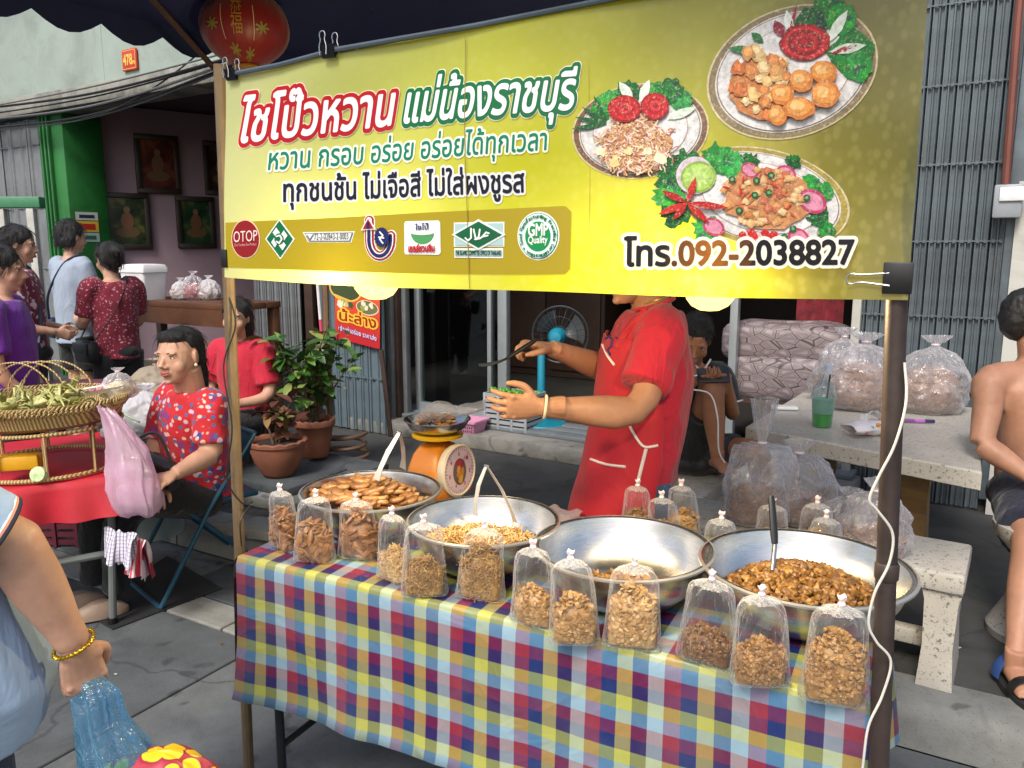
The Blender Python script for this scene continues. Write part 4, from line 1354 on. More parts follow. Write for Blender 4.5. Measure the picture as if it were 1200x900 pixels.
# ---- lit bulbs -----------------------------------------------------------------
tb_ = NT('bulb_glow')
tb_.t.nodes.remove(tb_.b)
em_ = tb_.n('Emission'); em_.inputs[0].default_value = (1.0, 0.62, 0.16, 1); em_.inputs[1].default_value = 2.4
tp_ = tb_.n('BsdfTransparent'); mx_ = tb_.n('MixShader'); mx_.inputs[0].default_value = 0.5
tb_.l(tp_.outputs[0], mx_.inputs[1]); tb_.l(em_.outputs[0], mx_.inputs[2]); tb_.l(mx_.outputs[0], tb_.out.inputs[0])
M_bulb = tb_.m
M_sock = mat('lamp_socket', '#d8d5cb', 0.4)
for px, py, dy, r, lb in ((441, 335, 1.965, 0.055, 'lit oval light bulb under the banner, in front of the red poster'), (832, 347, 1.615, 0.049, 'lit oval light bulb under the banner, above the boy')):
    c = P(px, py, dy)
    th = thing('light_bulb', lb, 'light bulb', c - V((0, 0, r * .7)), 'lit bulbs behind the banner')
    b = MB(); b.lathe([(0.001, -0.62 * r), (0.4 * r, -0.58 * r), (0.75 * r, -0.4 * r), (0.96 * r, -0.12 * r), (r, 0.08 * r), (0.9 * r, 0.3 * r), (0.6 * r, 0.55 * r), (0.32 * r, 0.7 * r)], c, 24, cap=True); b.build('globe', M_bulb, th)
    pl2 = bpy.data.lights.new('bulb_light', 'POINT'); pl2.energy = 22; pl2.color = (1.0, 0.78, 0.42); pl2.shadow_soft_size = r * 0.5
    lo_ = bpy.data.objects.new('bulb_light', pl2); COL.objects.link(lo_); lo_.parent = th; lo_.location = V((0, 0, r * .75)); WLOC[lo_.name] = c
    b = MB(); b.lathe([(0.33 * r, 0.7 * r), (0.36 * r, 0.8 * r), (0.36 * r, 1.7 * r), (0.2 * r, 1.9 * r)], c, 14, cap=True); b.build('socket', M_sock, th)
    b = MB(); b.tube(arc(c + V((0, 0, 1.85 * r)), c + TB.n * -0.05 + V((0, 0, 0.55)), -0.02, 8), 0.003, 6); b.build('cord', M_cableg, th)

# cable wound down the right pole, thin wire down the left one
b = MB(); b.tube(spline([P(x, y, PR.y + dy) for x, y, dy in ((1060, 425, -.03), (1062, 470, -.05), (1049, 520, -.06), (1030, 558, -.06), (1019, 585, -.06), (1028, 598, -.06), (1046, 625, -.06), (1042, 660, -.06), (1025, 695, -.06), (1018, 730, -.06), (1027, 752, -.06), (1044, 775, -.06), (1034, 815, -.06), (1018, 850, -.06), (1012, 890, -.06), (1008, 930, -.06))], 8), 0.0023, 8)
tag(b.build('power_cable', mat('cable_white', '#c9c6ba', 0.45, var=.1, scale=20)), 'off-white cable looping down the rusty right pole', 'cable')
b = MB(); b.tube(spline([P(x, y, PL.y - dy) for x, y, dy in ((264, 335, .02), (276, 380, .025), (262, 430, .02), (272, 500, .025), (266, 560, .02), (284, 590, .0), (296, 588, -.03), (282, 610, .02), (283, 640, .02))], 6), 0.0022, 6)
tag(b.build('power_cable', M_cable), 'thin black wire wound round the tan left pole', 'cable')

# ================================================================== GOODS ON THE TABLE
t = NT('brushed_steel')
f = t.noise(220, 2, 0.5, t.scaled(t.coord(), (.15, .15, 1.6)))
t.l(t.ramp(f, [(0.3, L('#cbc7c0')), (0.7, L('#dcd9d3'))]), t.b.inputs['Base Color'])
t.b.inputs['Metallic'].default_value = 1.0
rr_ = t.ramp(t.noise(7, 4), [(0.3, (0.22,) * 3), (0.7, (0.31,) * 3)])
t.l(rr_, t.b.inputs['Roughness'])
t.b.inputs['Anisotropic'].default_value = 0.5
M_bowl = t.m
M_steel = mat('polished_steel', '#c4c3c0', 0.22, 1.0, var=0.06, scale=12)
M_rim = mat('rim_steel', '#dcdad6', 0.38, 0.9, var=0.05, scale=12)
M_blackp = mat('black_plastic', '#141414', 0.35, var=0.1)

def food_mat(name, lo, mid, hi, sc=60, rough=0.38):
    t = NT(name)
    oi = t.n('ObjectInfo')
    f = t.noise(sc, 5, 0.65)
    ad = t.n('Math', operation='ADD'); ml = t.n('Math', operation='MULTIPLY_ADD')
    t.l(oi.outputs['Random'], ml.inputs[0]); ml.inputs[1].default_value = 0.3; ml.inputs[2].default_value = -0.15
    t.l(f, ad.inputs[0]); t.l(ml.outputs[0], ad.inputs[1])
    t.l(t.ramp(ad.outputs[0], [(0.3, L(lo)), (0.5, L(mid)), (0.72, L(hi))]), t.b.inputs['Base Color'])
    t.b.inputs['Roughness'].default_value = rough
    t.b.inputs['Subsurface Weight'].default_value = 0.08
    t.b.inputs['Subsurface Radius'].default_value = (0.006, 0.003, 0.001)
    t.bump(t.noise(sc * 4, 3), 0.5, 0.002)
    return t.m
M_strip = food_mat('radish_strip_brown', '#6f4523', '#96683a', '#b48a5a', 40)
M_shred = food_mat('radish_shred_tan', '#8a6530', '#b28a4c', '#d2b078', 50)
M_flake = food_mat('radish_flake_gold', '#7d5726', '#a77c42', '#c9a46c', 50)
M_chunk = food_mat('radish_chunk_amber', '#664219', '#906630', '#b68c50', 60)

def chunk_mesh(name, m, r, asp, seed, sub=2, jag=0.35):
    bm = bmesh.new()
    bmesh.ops.create_icosphere(bm, subdivisions=sub, radius=r)
    for v in bm.verts:
        d = noise.noise(v.co / r * 1.1 + V((seed * 7.1, seed * 3.3, 0)))
        v.co *= 1 + jag * 1.6 * d
        v.co = V((v.co.x * asp[0], v.co.y * asp[1], v.co.z * asp[2]))
    me = bpy.data.meshes.new(name); bm.to_mesh(me); bm.free()
    me.materials.append(m)
    me.polygons.foreach_set('use_smooth', [True] * len(me.polygons))
    return me
def strip_mesh(name, m, ln, w, th, seed):
    rs = random.Random(seed); b = MB(); pts = []
    cv = rs.uniform(-1.2, 1.2); cv2 = rs.uniform(-.8, .8)
    for k in range(7):
        q = k / 6 - .5
        pts.append(V((ln * q, ln * cv * (q * q - .1) * .6, ln * cv2 * (q * q) * .5)))
    b.tube(pts, [w * f for f in (.45, .85, 1, 1.05, .95, .8, .4)], 8, flat=th / w)
    return b.mesh(name, m)
def shred_mesh(name, m, ln, r, seed):
    rs = random.Random(seed); b = MB(); p = V((0, 0, 0)); h = rs.uniform(0, 6.28); pts = []
    for k in range(7):
        pts.append(p.copy()); p = p + V((ln / 6 * math.cos(h), ln / 6 * math.sin(h), rs.uniform(-.003, .004))); h += rs.uniform(-1.1, 1.1)
    c = sum(pts, V((0, 0, 0))) / len(pts)
    b.tube([q - c for q in pts], r, 5, flat=0.6)
    return b.mesh(name, m)

strips = [strip_mesh('radish_strip', M_strip, random.uniform(.05, .08), random.uniform(.013, .019), .0095, k) for k in range(9)]
shreds = [shred_mesh('radish_shred', M_shred, random.uniform(.035, .06), .0022, k) for k in range(8)]
flakes = [chunk_mesh('radish_flake', M_flake, .009, (1.2, .9, .45), k + 20, 1, .5) for k in range(6)]
chunks = [chunk_mesh('radish_chunk', M_chunk, .0088, (1.0, .9, .75), k, 2, .6) for k in range(8)]

def add_inst(b, me, M):
    k = len(b.v)
    b.v += [(M @ v.co.to_4d()).to_3d() for v in me.vertices]
    for p in me.polygons:
        b.f.append([i + k for i in p.vertices]); b.m.append(0); b.c.append(None)

BZ = TH + 0.011
ZS = 0.8
def bowl(px, py, r, label):
    c = PZ(px, py, BZ + 0.155 * ZS); c = V((c.x, c.y, BZ))
    th = thing('steel_bowl', label, 'bowl', c, 'steel bowls on the stall')
    k = r / 0.2
    outer = [(0.001, 0.001), (.10, 0.0), (.112, .003), (.14, .022), (.166, .056), (.184, .095), (.194, .13), (.198, .152), (.207, .154), (.209, .158), (.206, .161), (.197, .160)]
    inner = [(.195, .152), (.191, .13), (.181, .096), (.163, .058), (.137, .025), (.11, .008), (.06, .0055), (0.001, .005)]
    b = MB(); b.lathe([(x * k, z * ZS) for x, z in outer + inner], c, 64)
    b.build('basin', M_bowl, th, sharp=60)
    b = MB(); b.lathe([(x * k, .158 * ZS + dz) for x, dz in ((.2065, -.0045), (.2125, -.002), (.2125, .0025), (.2065, .0045))], c, 64); b.build('rolled_rim', M_rim, th)
    return c, k
def inner_r(z, k):
    zs = (.005, .025, .058, .096, .13, .155); rs = (.10, .137, .163, .181, .191, .195)
    return float(np.interp(z, [q * ZS for q in zs], rs)) * k
# 1 brown strips
c1, k1 = bowl(435, 575, .200, 'steel bowl heaped with thick brown radish strips, beside the orange scale')
pile = thing('radish_strip_heap', 'heap of thick brown preserved radish strips in the bowl beside the scale', 'food', c1 + V((0, 0, .006)))
b = MB()
b.lathe([(.001, .145), (.06, .136), (.11, .11), (.15, .078), (.165, .06), (.12, .02), (.001, .012)], c1, 20)
for p in b.v: p.z = c1.z + (p.z - c1.z) * ZS
b.build('heap_core', M_strip, pile).__setitem__('kind', 'stuff')
for k in range(150):
    a = random.uniform(0, 6.28); q = .165 * math.sqrt(random.random())
    x, y = q * math.cos(a), q * math.sin(a)
    tilt = -0.28 * (x * TB.e.x + y * TB.e.y)
    z = (.168 - 2.5 * q * q + tilt * .8 + random.uniform(-.006, .012)) * ZS
    q_ = min(1, inner_r(z, k1) * .9 / max(q, .001)); x *= q_; y *= q_
    put(random.choice(strips), 'radish_strip', pile, MT(c1 + V((x, y, z)), rotz(random.uniform(-.9, .9)) @ Matrix.Rotation(random.uniform(-.6, .6), 3, 'X') @ Matrix.Rotation(random.uniform(-.4, .4), 3, 'Y'), random.uniform(.85, 1.15)))
# 2 shreds
c2, k2 = bowl(567, 610, .194, 'steel bowl of shredded tan radish with tongs, second from the scale')
def stuff_heap(name, label, c, meshes, n, zf, rmax, m, core, sc=1.0, flat=True, rr=.15):
    th = thing(name, label, 'food', c + V((0, 0, .006)))
    b = MB(); b.lathe([(r_, z_ * ZS) for r_, z_ in core], c, 20); b.build('heap_core', m, th).__setitem__('kind', 'stuff')
    b = MB()
    for k in range(n):
        a = random.uniform(0, 6.28); q = rmax * math.sqrt(random.random())
        x, y = q * math.cos(a), q * math.sin(a); z = zf(x, y, q)
        if z is None: continue
        add_inst(b, random.choice(meshes), MT(c + V((x, y, z * ZS + random.uniform(-.004, .006))), rrot(), sc * random.uniform(.8, 1.2)))
    o = b.build('loose_pieces', m, th); o['kind'] = 'stuff'
    return th
front = -TB.n
def zf2(x, y, q):
    fd = V((x, y, 0)).dot(front)
    return .105 + .12 * fd - 1.4 * q * q + .008 * noise.noise(V((x * 40, y * 40, 0)))
stuff_heap('radish_shred_heap', 'heap of shredded tan preserved radish in the second bowl', c2, shreds, 900, zf2, .158, M_shred, [(.001, .095), (.06, .09), (.11, .07), (.145, .045), (.12, .015), (.001, .012)])
# 3 nearly empty
c3, k3 = bowl(730, 641, .208, 'almost empty steel bowl with a few flakes at the bottom')
def zf3(x, y, q):
    return .022 - .5 * q * q + .012 * max(0, noise.noise(V((x * 25, y * 25, 1))))
flp = stuff_heap('radish_flake_rest', 'few golden radish flakes left in the almost empty bowl', c3, flakes, 240, zf3, .10, M_flake, [(.001, .022), (.06, .02), (.085, .014), (.08, .008), (.001, .0075)], 1.3)
# 4 amber chunks
c4, k4 = bowl(943, 663, .224, 'steel bowl heaped with amber radish chunks beside the rusty pole')
pile = thing('radish_chunk_heap', 'heap of small amber preserved radish chunks in the bowl beside the rusty pole', 'food', c4 + V((0, 0, .006)))
b = MB()
b.lathe([(.001, .125), (.05, .118), (.1, .095), (.145, .065), (.168, .05), (.12, .02), (.001, .012)], c4, 20)
for p in b.v: p.z = c4.z + (p.z - c4.z) * ZS
b.build('heap_core', M_chunk, pile).__setitem__('kind', 'stuff')
pts4 = []
for k in range(2600):
    a = random.uniform(0, 6.28); q = .178 * math.sqrt(random.random())
    x, y = q * math.cos(a), q * math.sin(a)
    z = .112 - 2.1 * q * q + .007 * noise.noise(V((x * 30, y * 30, 4)))
    q_ = min(1, inner_r(max(.02, z), k4) * .93 / max(q, .001)); x *= q_; y *= q_
    p = V((x, y, z))
    if all((p - o).length > .0108 for o in pts4[-400:]): pts4.append(p)
pts4.sort(key=lambda p: p.dot(front))
b = MB()
for i, p in enumerate(pts4):
    M_ = MT(c4 + p, rrot(), random.uniform(.85, 1.25))
    if i % max(1, len(pts4) // 270 + 1) == 0 or len(pts4) <= 290: put(random.choice(chunks), 'radish_chunk', pile, M_)
    else: add_inst(b, random.choice(chunks), M_)
if b.v: b.build('loose_chunks', M_chunk, pile)['kind'] = 'stuff'

# tongs
M_tong = mat('tong_steel', '#d6d2c8', .42, .55, var=.05)
def tongs(apex, e1, e2, label):
    th = thing('tongs', label, 'tongs', min((e1, e2), key=lambda p: p.z), 'tongs in the bowls')
    d = (e1 + e2) / 2 - apex
    side = (e2 - e1).normalized()
    wv = d.cross(side).normalized()
    for e, sgn in ((e1, -1), (e2, 1)):
        b = MB(); secs = []
        for k, (f, w) in enumerate(((0, .005), (.08, .006), (.4, .008), (.75, .0075), (.9, .010), (1.0, .012))):
            bow = side * (sgn * .012 * math.sin(math.pi * f))
            p = apex.lerp(e, f) + bow
            secs.append([p + wv * w + side * .0012, p - wv * w + side * .0012, p - wv * w - side * .0012, p + wv * w - side * .0012])
        b.loft(secs, True); b.build('arm', M_tong, th, smooth=False)
    b = MB(); b.tube([apex - wv * .007, apex + wv * .007], .004, 8); b.build('hinge', M_steel, th)
tongs(P(468, 507, 2.33), P(441, 562, 2.30), P(472, 549, 2.42), 'steel tongs standing in the bowl of brown strips')
tongs(P(570, 546, 2.06), P(557, 604, 2.03), P(604, 612, 2.10), 'steel tongs standing in the bowl of shreds')
# serving spoon with black handle
th = thing('serving_spoon', 'serving spoon with black handle resting in the bowl of amber chunks', 'spoon', c4 + V((-.05, .02, .10)))
a0, a1, a2 = P(904, 581, 1.83), P(908, 637, 1.79), P(905, 668, 1.74)
b = MB(); b.tube([a0, a0.lerp(a1, .1), a0.lerp(a1, .8), a1], [.006, .0085, .0095, .008], 10, flat=.6); b.build('handle', M_blackp, th)
b = MB(); b.tube([a1, a2], [.006, .005], 8, flat=.4)
b.build('shank', M_steel, th)

# ---- clear plastic bags ------------------------------------------------------------
M_film = film('clear_film', '#ffffff', 0.03, 0.08, 0.0, 60, 0.8, 0.30, 0.55, (1, 1, .25))
M_gath = film('gathered_film', '#ffffff', 0.10, 0.12, 0.02, 150, 1.0, 0.5, 0.9, (1, 1, .3))
M_knot = mat('knot_plastic', '#e6d3d3', 0.35, var=0.1, scale=40)
BAG_TYPES = {'strip': ([strip_mesh('s', M_strip, .06, .011, .007, 40 + k) for k in range(5)], M_strip, 75, .75), 'shred': (shreds, M_shred, 520, .7), 'flake': (flakes, M_flake, 420, .74), 'chunk': (chunks, M_chunk, 420, .60)}
def bag(base, h, w, d, rot, kind, fillh, label, group, lean=0.0, seed=0, dark=False, detail=True):
    rs = random.Random(seed)
    th = thing('plastic_bag', label, 'bag', base, group)
    Rm = rotz(rot) @ Matrix.Rotation(lean, 3, 'Y')
    n = 44
    slump = rs.uniform(-.014, .014)
    def ring(z, sx, sy, sq, tw=0.0, jag=0.0):
        out = []
        for k in range(n):
            t = 2 * math.pi * k / n + tw
            c, s = math.cos(t), math.sin(t)
            e = 2 / sq
            x = sx * math.copysign(abs(c) ** e, c); y = sy * math.copysign(abs(s) ** e, s)
            j = 1 + jag * math.sin(9 * t + seed) + jag * .6 * math.sin(14 * t + 2 * seed) + (.06 * noise.noise(V((1.6 * math.cos(t), 1.6 * math.sin(t) + seed, z * 28))) if z > fillh else .02 * noise.noise(V((2 * math.cos(t), 2 * math.sin(t) + seed, z * 40))))
            off = slump * (z / h) ** 2
            out.append(base + Rm @ V((x * j + off, y * j + off * .4, z + rs.uniform(-.0006, .0006))))
        return out
    W, D = w / 2, d / 2
    secs = [ring(.0, W * .97, D * .55, 5), ring(.006, W * 1.04, D * .85, 4), ring(.02, W * 1.02, D * 1.0, 3), ring(h * .22, W * .98, D * 1.06, 2.5), ring(h * .42, W * .93, D * 1.02, 2.3), ring(h * .6, W * .88, D * .95, 2.2, 0, .008), ring(h * .75, W * .83, D * .92, 2.1, 0, .015),
            ring(h * .83, W * .76, D * .86, 2, 0, .05), ring(h * .885, W * .60, D * .72, 2, 0, .12), ring(h * .915, W * .40, D * .5, 2, 0, .17), ring(h * .935, W * .2, D * .26, 2, 0, .2), ring(h * .95, .006, .006, 2)]
    b = MB(); b.loft(secs[:9], False); b.f.append(list(range(n))); b.m.append(0); b.c.append(None); b.build('film', M_film, th, sharp=0)
    b = MB(); b.loft(secs[8:], False); b.build('gathered_neck', M_gath, th, sharp=0)
    b = MB(); kp = base + Rm @ V((slump * .9, slump * .36, h * .95))
    b.ell(kp + V((0, 0, .002)), (.0075, .0075, .006), n=10, m=6)
    b.lathe([(.004, .004), (.006, .010), (.009, .016), (.008, .018), (.003, .012)], kp, 9, fn=lambda t, r, z: .003 * math.sin(3 * t + seed)); b.build('knot', M_knot, th)
    meshes, m, num, sc = BAG_TYPES[kind]
    num = int(num * (1.6 if detail else .8))
    b = MB()
    core = [ring(.004, W * .80, D * .45, 4), ring(.02, W * .84, D * .72, 3), ring(fillh * .5, W * .8, D * .76, 2.5), ring(fillh * .72, W * .62, D * .6, 2.2), ring(fillh * .84, W * .25, D * .3, 2)]
    b.loft(core, True)
    for k in range(num):
        t = rs.uniform(0, 6.28); z = fillh * rs.uniform(.03, 1.0)
        g = min(1, .55 + z / .03 * .4) if z < .03 else (1.0 if z < fillh * .72 else max(.25, 1 - (z / fillh - .72) * 2.2))
        q = g * (rs.uniform(.76, .88) if z < fillh * .75 else rs.uniform(.05, .86))
        e = 2 / 2.6
        x = W * .95 * q * math.copysign(abs(math.cos(t)) ** e, math.cos(t)); y = D * q * math.copysign(abs(math.sin(t)) ** e, math.sin(t))
        z += .012 * noise.noise(V((x * 30, y * 30, seed))) if z > fillh * .7 else 0
        tang = math.atan2(x / (W * W), -y / (D * D)) + rot
        add_inst(b, rs.choice(meshes), MT(base + Rm @ V((x, y, max(.010, z))), Matrix.Rotation(tang + rs.uniform(-.25, .25), 3, 'Z') @ Matrix.Rotation(1.57 + rs.uniform(-.35, .35), 3, 'X') @ Matrix.Rotation(rs.uniform(0, 6.28), 3, 'Z') if z < fillh * .75 else rrot(), sc * rs.uniform(.75, 1.05)))
    o = b.build('contents', m, th); o['kind'] = 'stuff'
    return th
ta = R(-27.1)
BG = 'bags of radish along the table front'
front_bags = [
    (334, 650, 570, 41, 'strip', .62, 'clear bag of brown radish strips at the scale end of the front row'),
    (369, 664, 577, 48, 'strip', .56, 'second bag of brown radish strips from the tan pole'),
    (421, 661, 581, 49, 'strip', .75, 'fullest bag of brown radish strips, third from the tan pole'),
    (463, 687, 597, 46, 'shred', .45, 'clear bag of shredded radish turned towards the second bowl'),
    (498, 704, 606, 54, 'shred', .46, 'low filled bag of shredded radish between two other shredded ones'),
    (563, 708, 612, 58, 'shred', .72, 'fullest bag of shredded radish in front of the second bowl'),
    (625, 738, 635, 56, 'flake', .46, 'bag of golden flakes leaning away at the left side of the almost empty bowl'),
    (673, 760, 647, 60, 'flake', .55, 'middle bag of golden flakes before the almost empty bowl'),
    (740, 764, 654, 68, 'flake', .72, 'fullest bag of golden flakes before the almost empty bowl'),
    (827, 782, 671, 70, 'chunk', .40, 'bag of amber chunks turned aside, next to the flake bags'),
    (890, 808, 689, 70, 'chunk', .46, 'middle bag of amber chunks before the chunk bowl'),
    (976, 828, 700, 78, 'chunk', .70, 'fullest bag of amber chunks beside the rusty pole')]
for i, (px, py, ptop, wpx, kd, fh, lb) in enumerate(front_bags):
    base = PZ(px, py - 8, TH + 0.009)
    h = (P(px, ptop, base.y + .015).z - base.z) / .99
    w = wpx / FPX * base.y * 1.05
    tw = (.35 if i % 3 == 0 else (-.12 if i % 3 == 1 else .05)) + random.uniform(-.1, .1)
    bag(base, h, w, w * .62, ta - tw + .25, kd, h * fh, lb, BG, lean=-.02 if i % 3 == 1 else .02, seed=i + 1)
BG2 = 'bags of radish behind the bowls'
for i, (px, py, kd, lb) in enumerate(((747, 566, 'flake', 'knotted bag of flakes standing right against the red apron'), (781, 580, 'flake', 'knotted bag of flakes by the jeans, half behind the almost empty bowl'), (803, 566, 'flake', 'taller knotted bag of flakes below the stone seat of the boy'), (845, 604, 'chunk', 'knotted bag in the gap between the almost empty bowl and the chunk bowl'), (906, 588, 'chunk', 'knotted bag standing just behind the black spoon handle'), (958, 586, 'chunk', 'knotted bag behind the chunk bowl, before the heap of large white bags'), (971, 603, 'chunk', 'knotted bag close behind the rim of the chunk bowl'))):
    top = PZ(px, py, TH + .009 + .165)
    base = V((top.x, top.y, TH + .009))
    bag(base, .165, .098, .07, ta + random.uniform(-.5, .5), kd, .085, lb, BG2, seed=30 + i, detail=False)

# ---- weighing scale --------------------------------------------------------------
sb = PZ(513, 580, TH + .009); sb = V((sb.x, sb.y + .03, TH + .009))
SR = rotz(R(56)); 
def SCp(x, y, z): return sb + SR @ V((x, y, z))
M_or = mat('scale_orange', '#c8791a', 0.4, var=0.12, scale=8, dirt='#7d4a14', dirt_amt=.5, coat=.3)
M_yel = mat('scale_yellow', '#dca81c', 0.4, var=0.1, scale=8)
sca = thing('kitchen_scale', 'orange spring scale with round white dial and steel pan behind the bowls', 'scale', sb)
def sqr(sx, sy, z, sq=5, n=28, oy=0):
    return [SCp(sx * math.copysign(abs(math.cos(t)) ** (2 / sq), math.cos(t)), oy + sy * math.copysign(abs(math.sin(t)) ** (2 / sq), math.sin(t)), z) for t in [2 * math.pi * k / n for k in range(n)]]
b = MB(); b.loft([sqr(.098, .085, 0), sqr(.104, .09, .008), sqr(.104, .088, .03), sqr(.095, .075, .10), sqr(.078, .062, .145), sqr(.05, .048, .175), sqr(.03, .03, .185)], True); b.build('body', M_or, sca, sharp=45)
b = MB(); b.lathe([(.02, .183), (.025, .195), (.06, .198), (.088, .204), (.09, .212), (.07, .216), (.02, .217)], sb, 32, cap=True); b.build('platform', M_yel, sca)
b = MB(); b.lathe([(.001, .221), (.07, .219), (.095, .235), (.112, .262), (.116, .263), (.116, .266), (.110, .265), (.092, .24), (.068, .224), (.001, .225)], sb, 48); b.build('pan', M_steel, sca)
dn = SR @ V((0.02, -1, 0.05)).normalized()
dR = Matrix((SR @ V((1, 0, 0)), dn.cross(SR @ V((1, 0, 0))).normalized() * 1, dn)).transposed()
dc = SCp(0, -.082, .094)
b = MB(); b.lathe([(.06, -.02), (.086, -.016), (.092, .0), (.092, .012), (.085, .016), (.082, .012)], dc, 40, dR); dial = b.build('dial_case', mat('dial_cream', '#d8cbb0', 0.4), sca)
up_ = dR @ V((0, 1, 0)); ri_ = dR @ V((1, 0, 0))
if up_.z < 0: up_ = -up_
b = MB(); b.disc(dc + dn * .012, .083, dR, 40); b.build('dial_face', mat('dial_face_pink_white', '#ddc6cc', 0.3, var=.05), sca, smooth=False)
def DF(x, y, ly): return dc + dn * (.0125 + .0006 * ly) + ri_ * x - up_ * y
mbs = []
for k in range(40):
    a = 2 * math.pi * k / 40; r0 = .066 if k % 5 == 0 else .071
    mbs.append(stroke_print([[(r0 * math.sin(a), -r0 * math.cos(a)), (.077 * math.sin(a), -.077 * math.cos(a))]], .0009, L('#4a3a40'), 1, DF, .001))
for k, tx in enumerate(('0', '1', '2', '3', '4', '5', '6')):
    a = 2 * math.pi * k / 7
    mbs.append(join(lettering(tx, (.056 * math.sin(a) - .004, -.056 * math.cos(a) + .005), (.056 * math.sin(a) + .004, -.056 * math.cos(a) + .005), .010, [(.03, L('#b0465a'), 1)], DF, .1)))
def fillD(pts, c, ly):
    b = MB(); b.poly([DF(x, y, ly) for x, y in pts], col=L(c)); return b
mbs += [fillD(ellp(0, .004, .036, .046), '#6a5f5a', 1), fillD(ellp(0, -.022, .018, .016), '#b93a44', 2), fillD(blob(0, .012, .022, .3, 16), '#c08438', 2), fillD(blob(.004, .03, .013, .35, 12), '#d6a23f', 3), fillD(ellp(-.006, -.004, .010, .014), '#d09c4a', 3), stroke_print([[(0, .004), (.03, -.045)]], .0012, L('#8a2028'), 4, DF, .001)]
join(mbs).build('dial_print', M_print, dial, smooth=False)
# emblem on the side of the body
def SF(x, y, ly): return SCp(-.105 + .035 * max(0, (-y) / .1) - .0008 * ly, x, .055 - y)
# clear bag in the pan
b = MB()
pc = sb + V((0, 0, .228))
def pb(u, v):
    a = 2 * math.pi * v
    x = -.085 + .25 * u
    w_ = (.012 + .05 * math.sin(math.pi * min(1, u * 1.45)) if u < .62 else .03 + .045 * (u - .62) / .38)
    hh = (.006 + .03 * math.sin(math.pi * min(1, u * 1.45)) if u < .62 else .022 - .012 * (u - .62) / .38)
    return pc + V((x, w_ * math.cos(a), .02 + hh * (1 + math.sin(a)) + .055 * u * u)) + V((0, 0, .008 * noise.noise(V((u * 9, v * 9, 2)))))
b.grid(pb, 26, 22)
th = thing('plastic_bag', 'half filled clear bag lying in the pan of the scale', 'bag', pc)
b.build('film', film('creased_film', '#f4f2f2', 0.1, 0.12, 0.02, 120, 1.0, 0.5), th, sharp=0)
b = MB()
for k in range(60): add_inst(b, random.choice(strips), MT(pc + V((random.uniform(-.07, .06), random.uniform(-.03, .03), random.uniform(.018, .05))), rrot(), .5))
b.build('contents', M_strip, th)['kind'] = 'stuff'
# loose clear sheet by the vendor and dark bags on the table edge
b = MB(); q0 = PZ(612, 606, TH + .012)
b.grid(lambda u, v: q0 + TB.e * (.16 * u) + TB.n * (.12 * v) + V((0, 0, .006 + .014 * noise.noise(V((u * 4, v * 4, 1))) * (u + v))), 14, 12)
tag(b.build('plastic_sheet', film('pinkish_sheet', '#e6d3dc', 0.35, 0.2, 0.1, 30, .6, .4), sharp=0), 'crumpled pinkish plastic sheet on the table beside the apron', 'plastic sheet')

# ================================================================== LEFT HAND STALL
KE, KN = KB.e, KB.n
cn = V((-1.60, 3.20, 0))
LA, LD = V((-.54, .84, 0)).normalized(), V((-.84, -.54, 0)).normalized()
LR_ = axes(LA, LD, V((0, 0, 1)))
def LT(a, d, z):                                # a: metres back from the front edge, d: metres along it from the corner
    p = cn + LA * a + LD * d
    return V((p.x, p.y, z - .07 if z > .4 else z))
M_redcloth = mat('red_cloth', '#b3202e', 0.55, var=0.15, scale=6, bump=.2, bscale=20)
M_tubegrey = mat('grey_tube', '#6f7573', 0.45, 0.3, var=.1)
lt = thing('red_clothed_table', 'small table under a red cloth carrying the wicker basket', 'table', LT(.4, .6, 0))
b = MB(); b.bbox(LT(.45, .6, .735), (0.9, 1.2, .025), LR_, b=.006); b.build('tabletop', mat('plywood', '#8a6f50'), lt)
for a, d in ((.06, .06), (.06, 1.14), (.84, .06), (.84, 1.14)):
    b = MB(); b.tube([LT(a + .02, d + .04, 0), LT(a, d, .72)], .016, 10); lg = b.build('leg', M_tubegrey, lt)
    b = MB(); b.lathe([(.019, 0), (.02, .01), (.019, .035)], LT(a + .02, d + .04, 0), 10, cap=True); b.build('rubber_foot', M_blackp, lg)
b = MB(); b.tube([LT(.06, .06, .33), LT(.06, 1.14, .33)], .016, 10); b.build('brace', M_tubegrey, lt)
b = MB()
prof = [(-.012, .60), (-.010, .66), (-.006, .72), (-.002, .748), (.01, .753)] + [(.1 * k, .754) for k in range(1, 10)]
def rcl(u, v):
    a_, z = prof[int(round(v * (len(prof) - 1)))]
    d = -.02 + 1.24 * u
    h = max(0, .75 - z)
    return LT(a_ - h * (.10 + .16 * math.sin(d * 16) + .1 * math.sin(d * 37)), d, z - h * .1 * math.sin(d * 7))
b.grid(rcl, 70, len(prof) - 1)
def rcl2(u, v):
    h = (0, .01, .04, .08, .14)[int(round(v * 4))]
    return LT(.9 * u, -.022 - h * (.1 + .12 * math.sin(u * 19)), .752 - h)
b.grid(rcl2, 40, 4)
tag(b.build('red_tablecloth', M_redcloth, sharp=0), 'shiny red cloth hanging over the edge of the basket table', 'tablecloth')

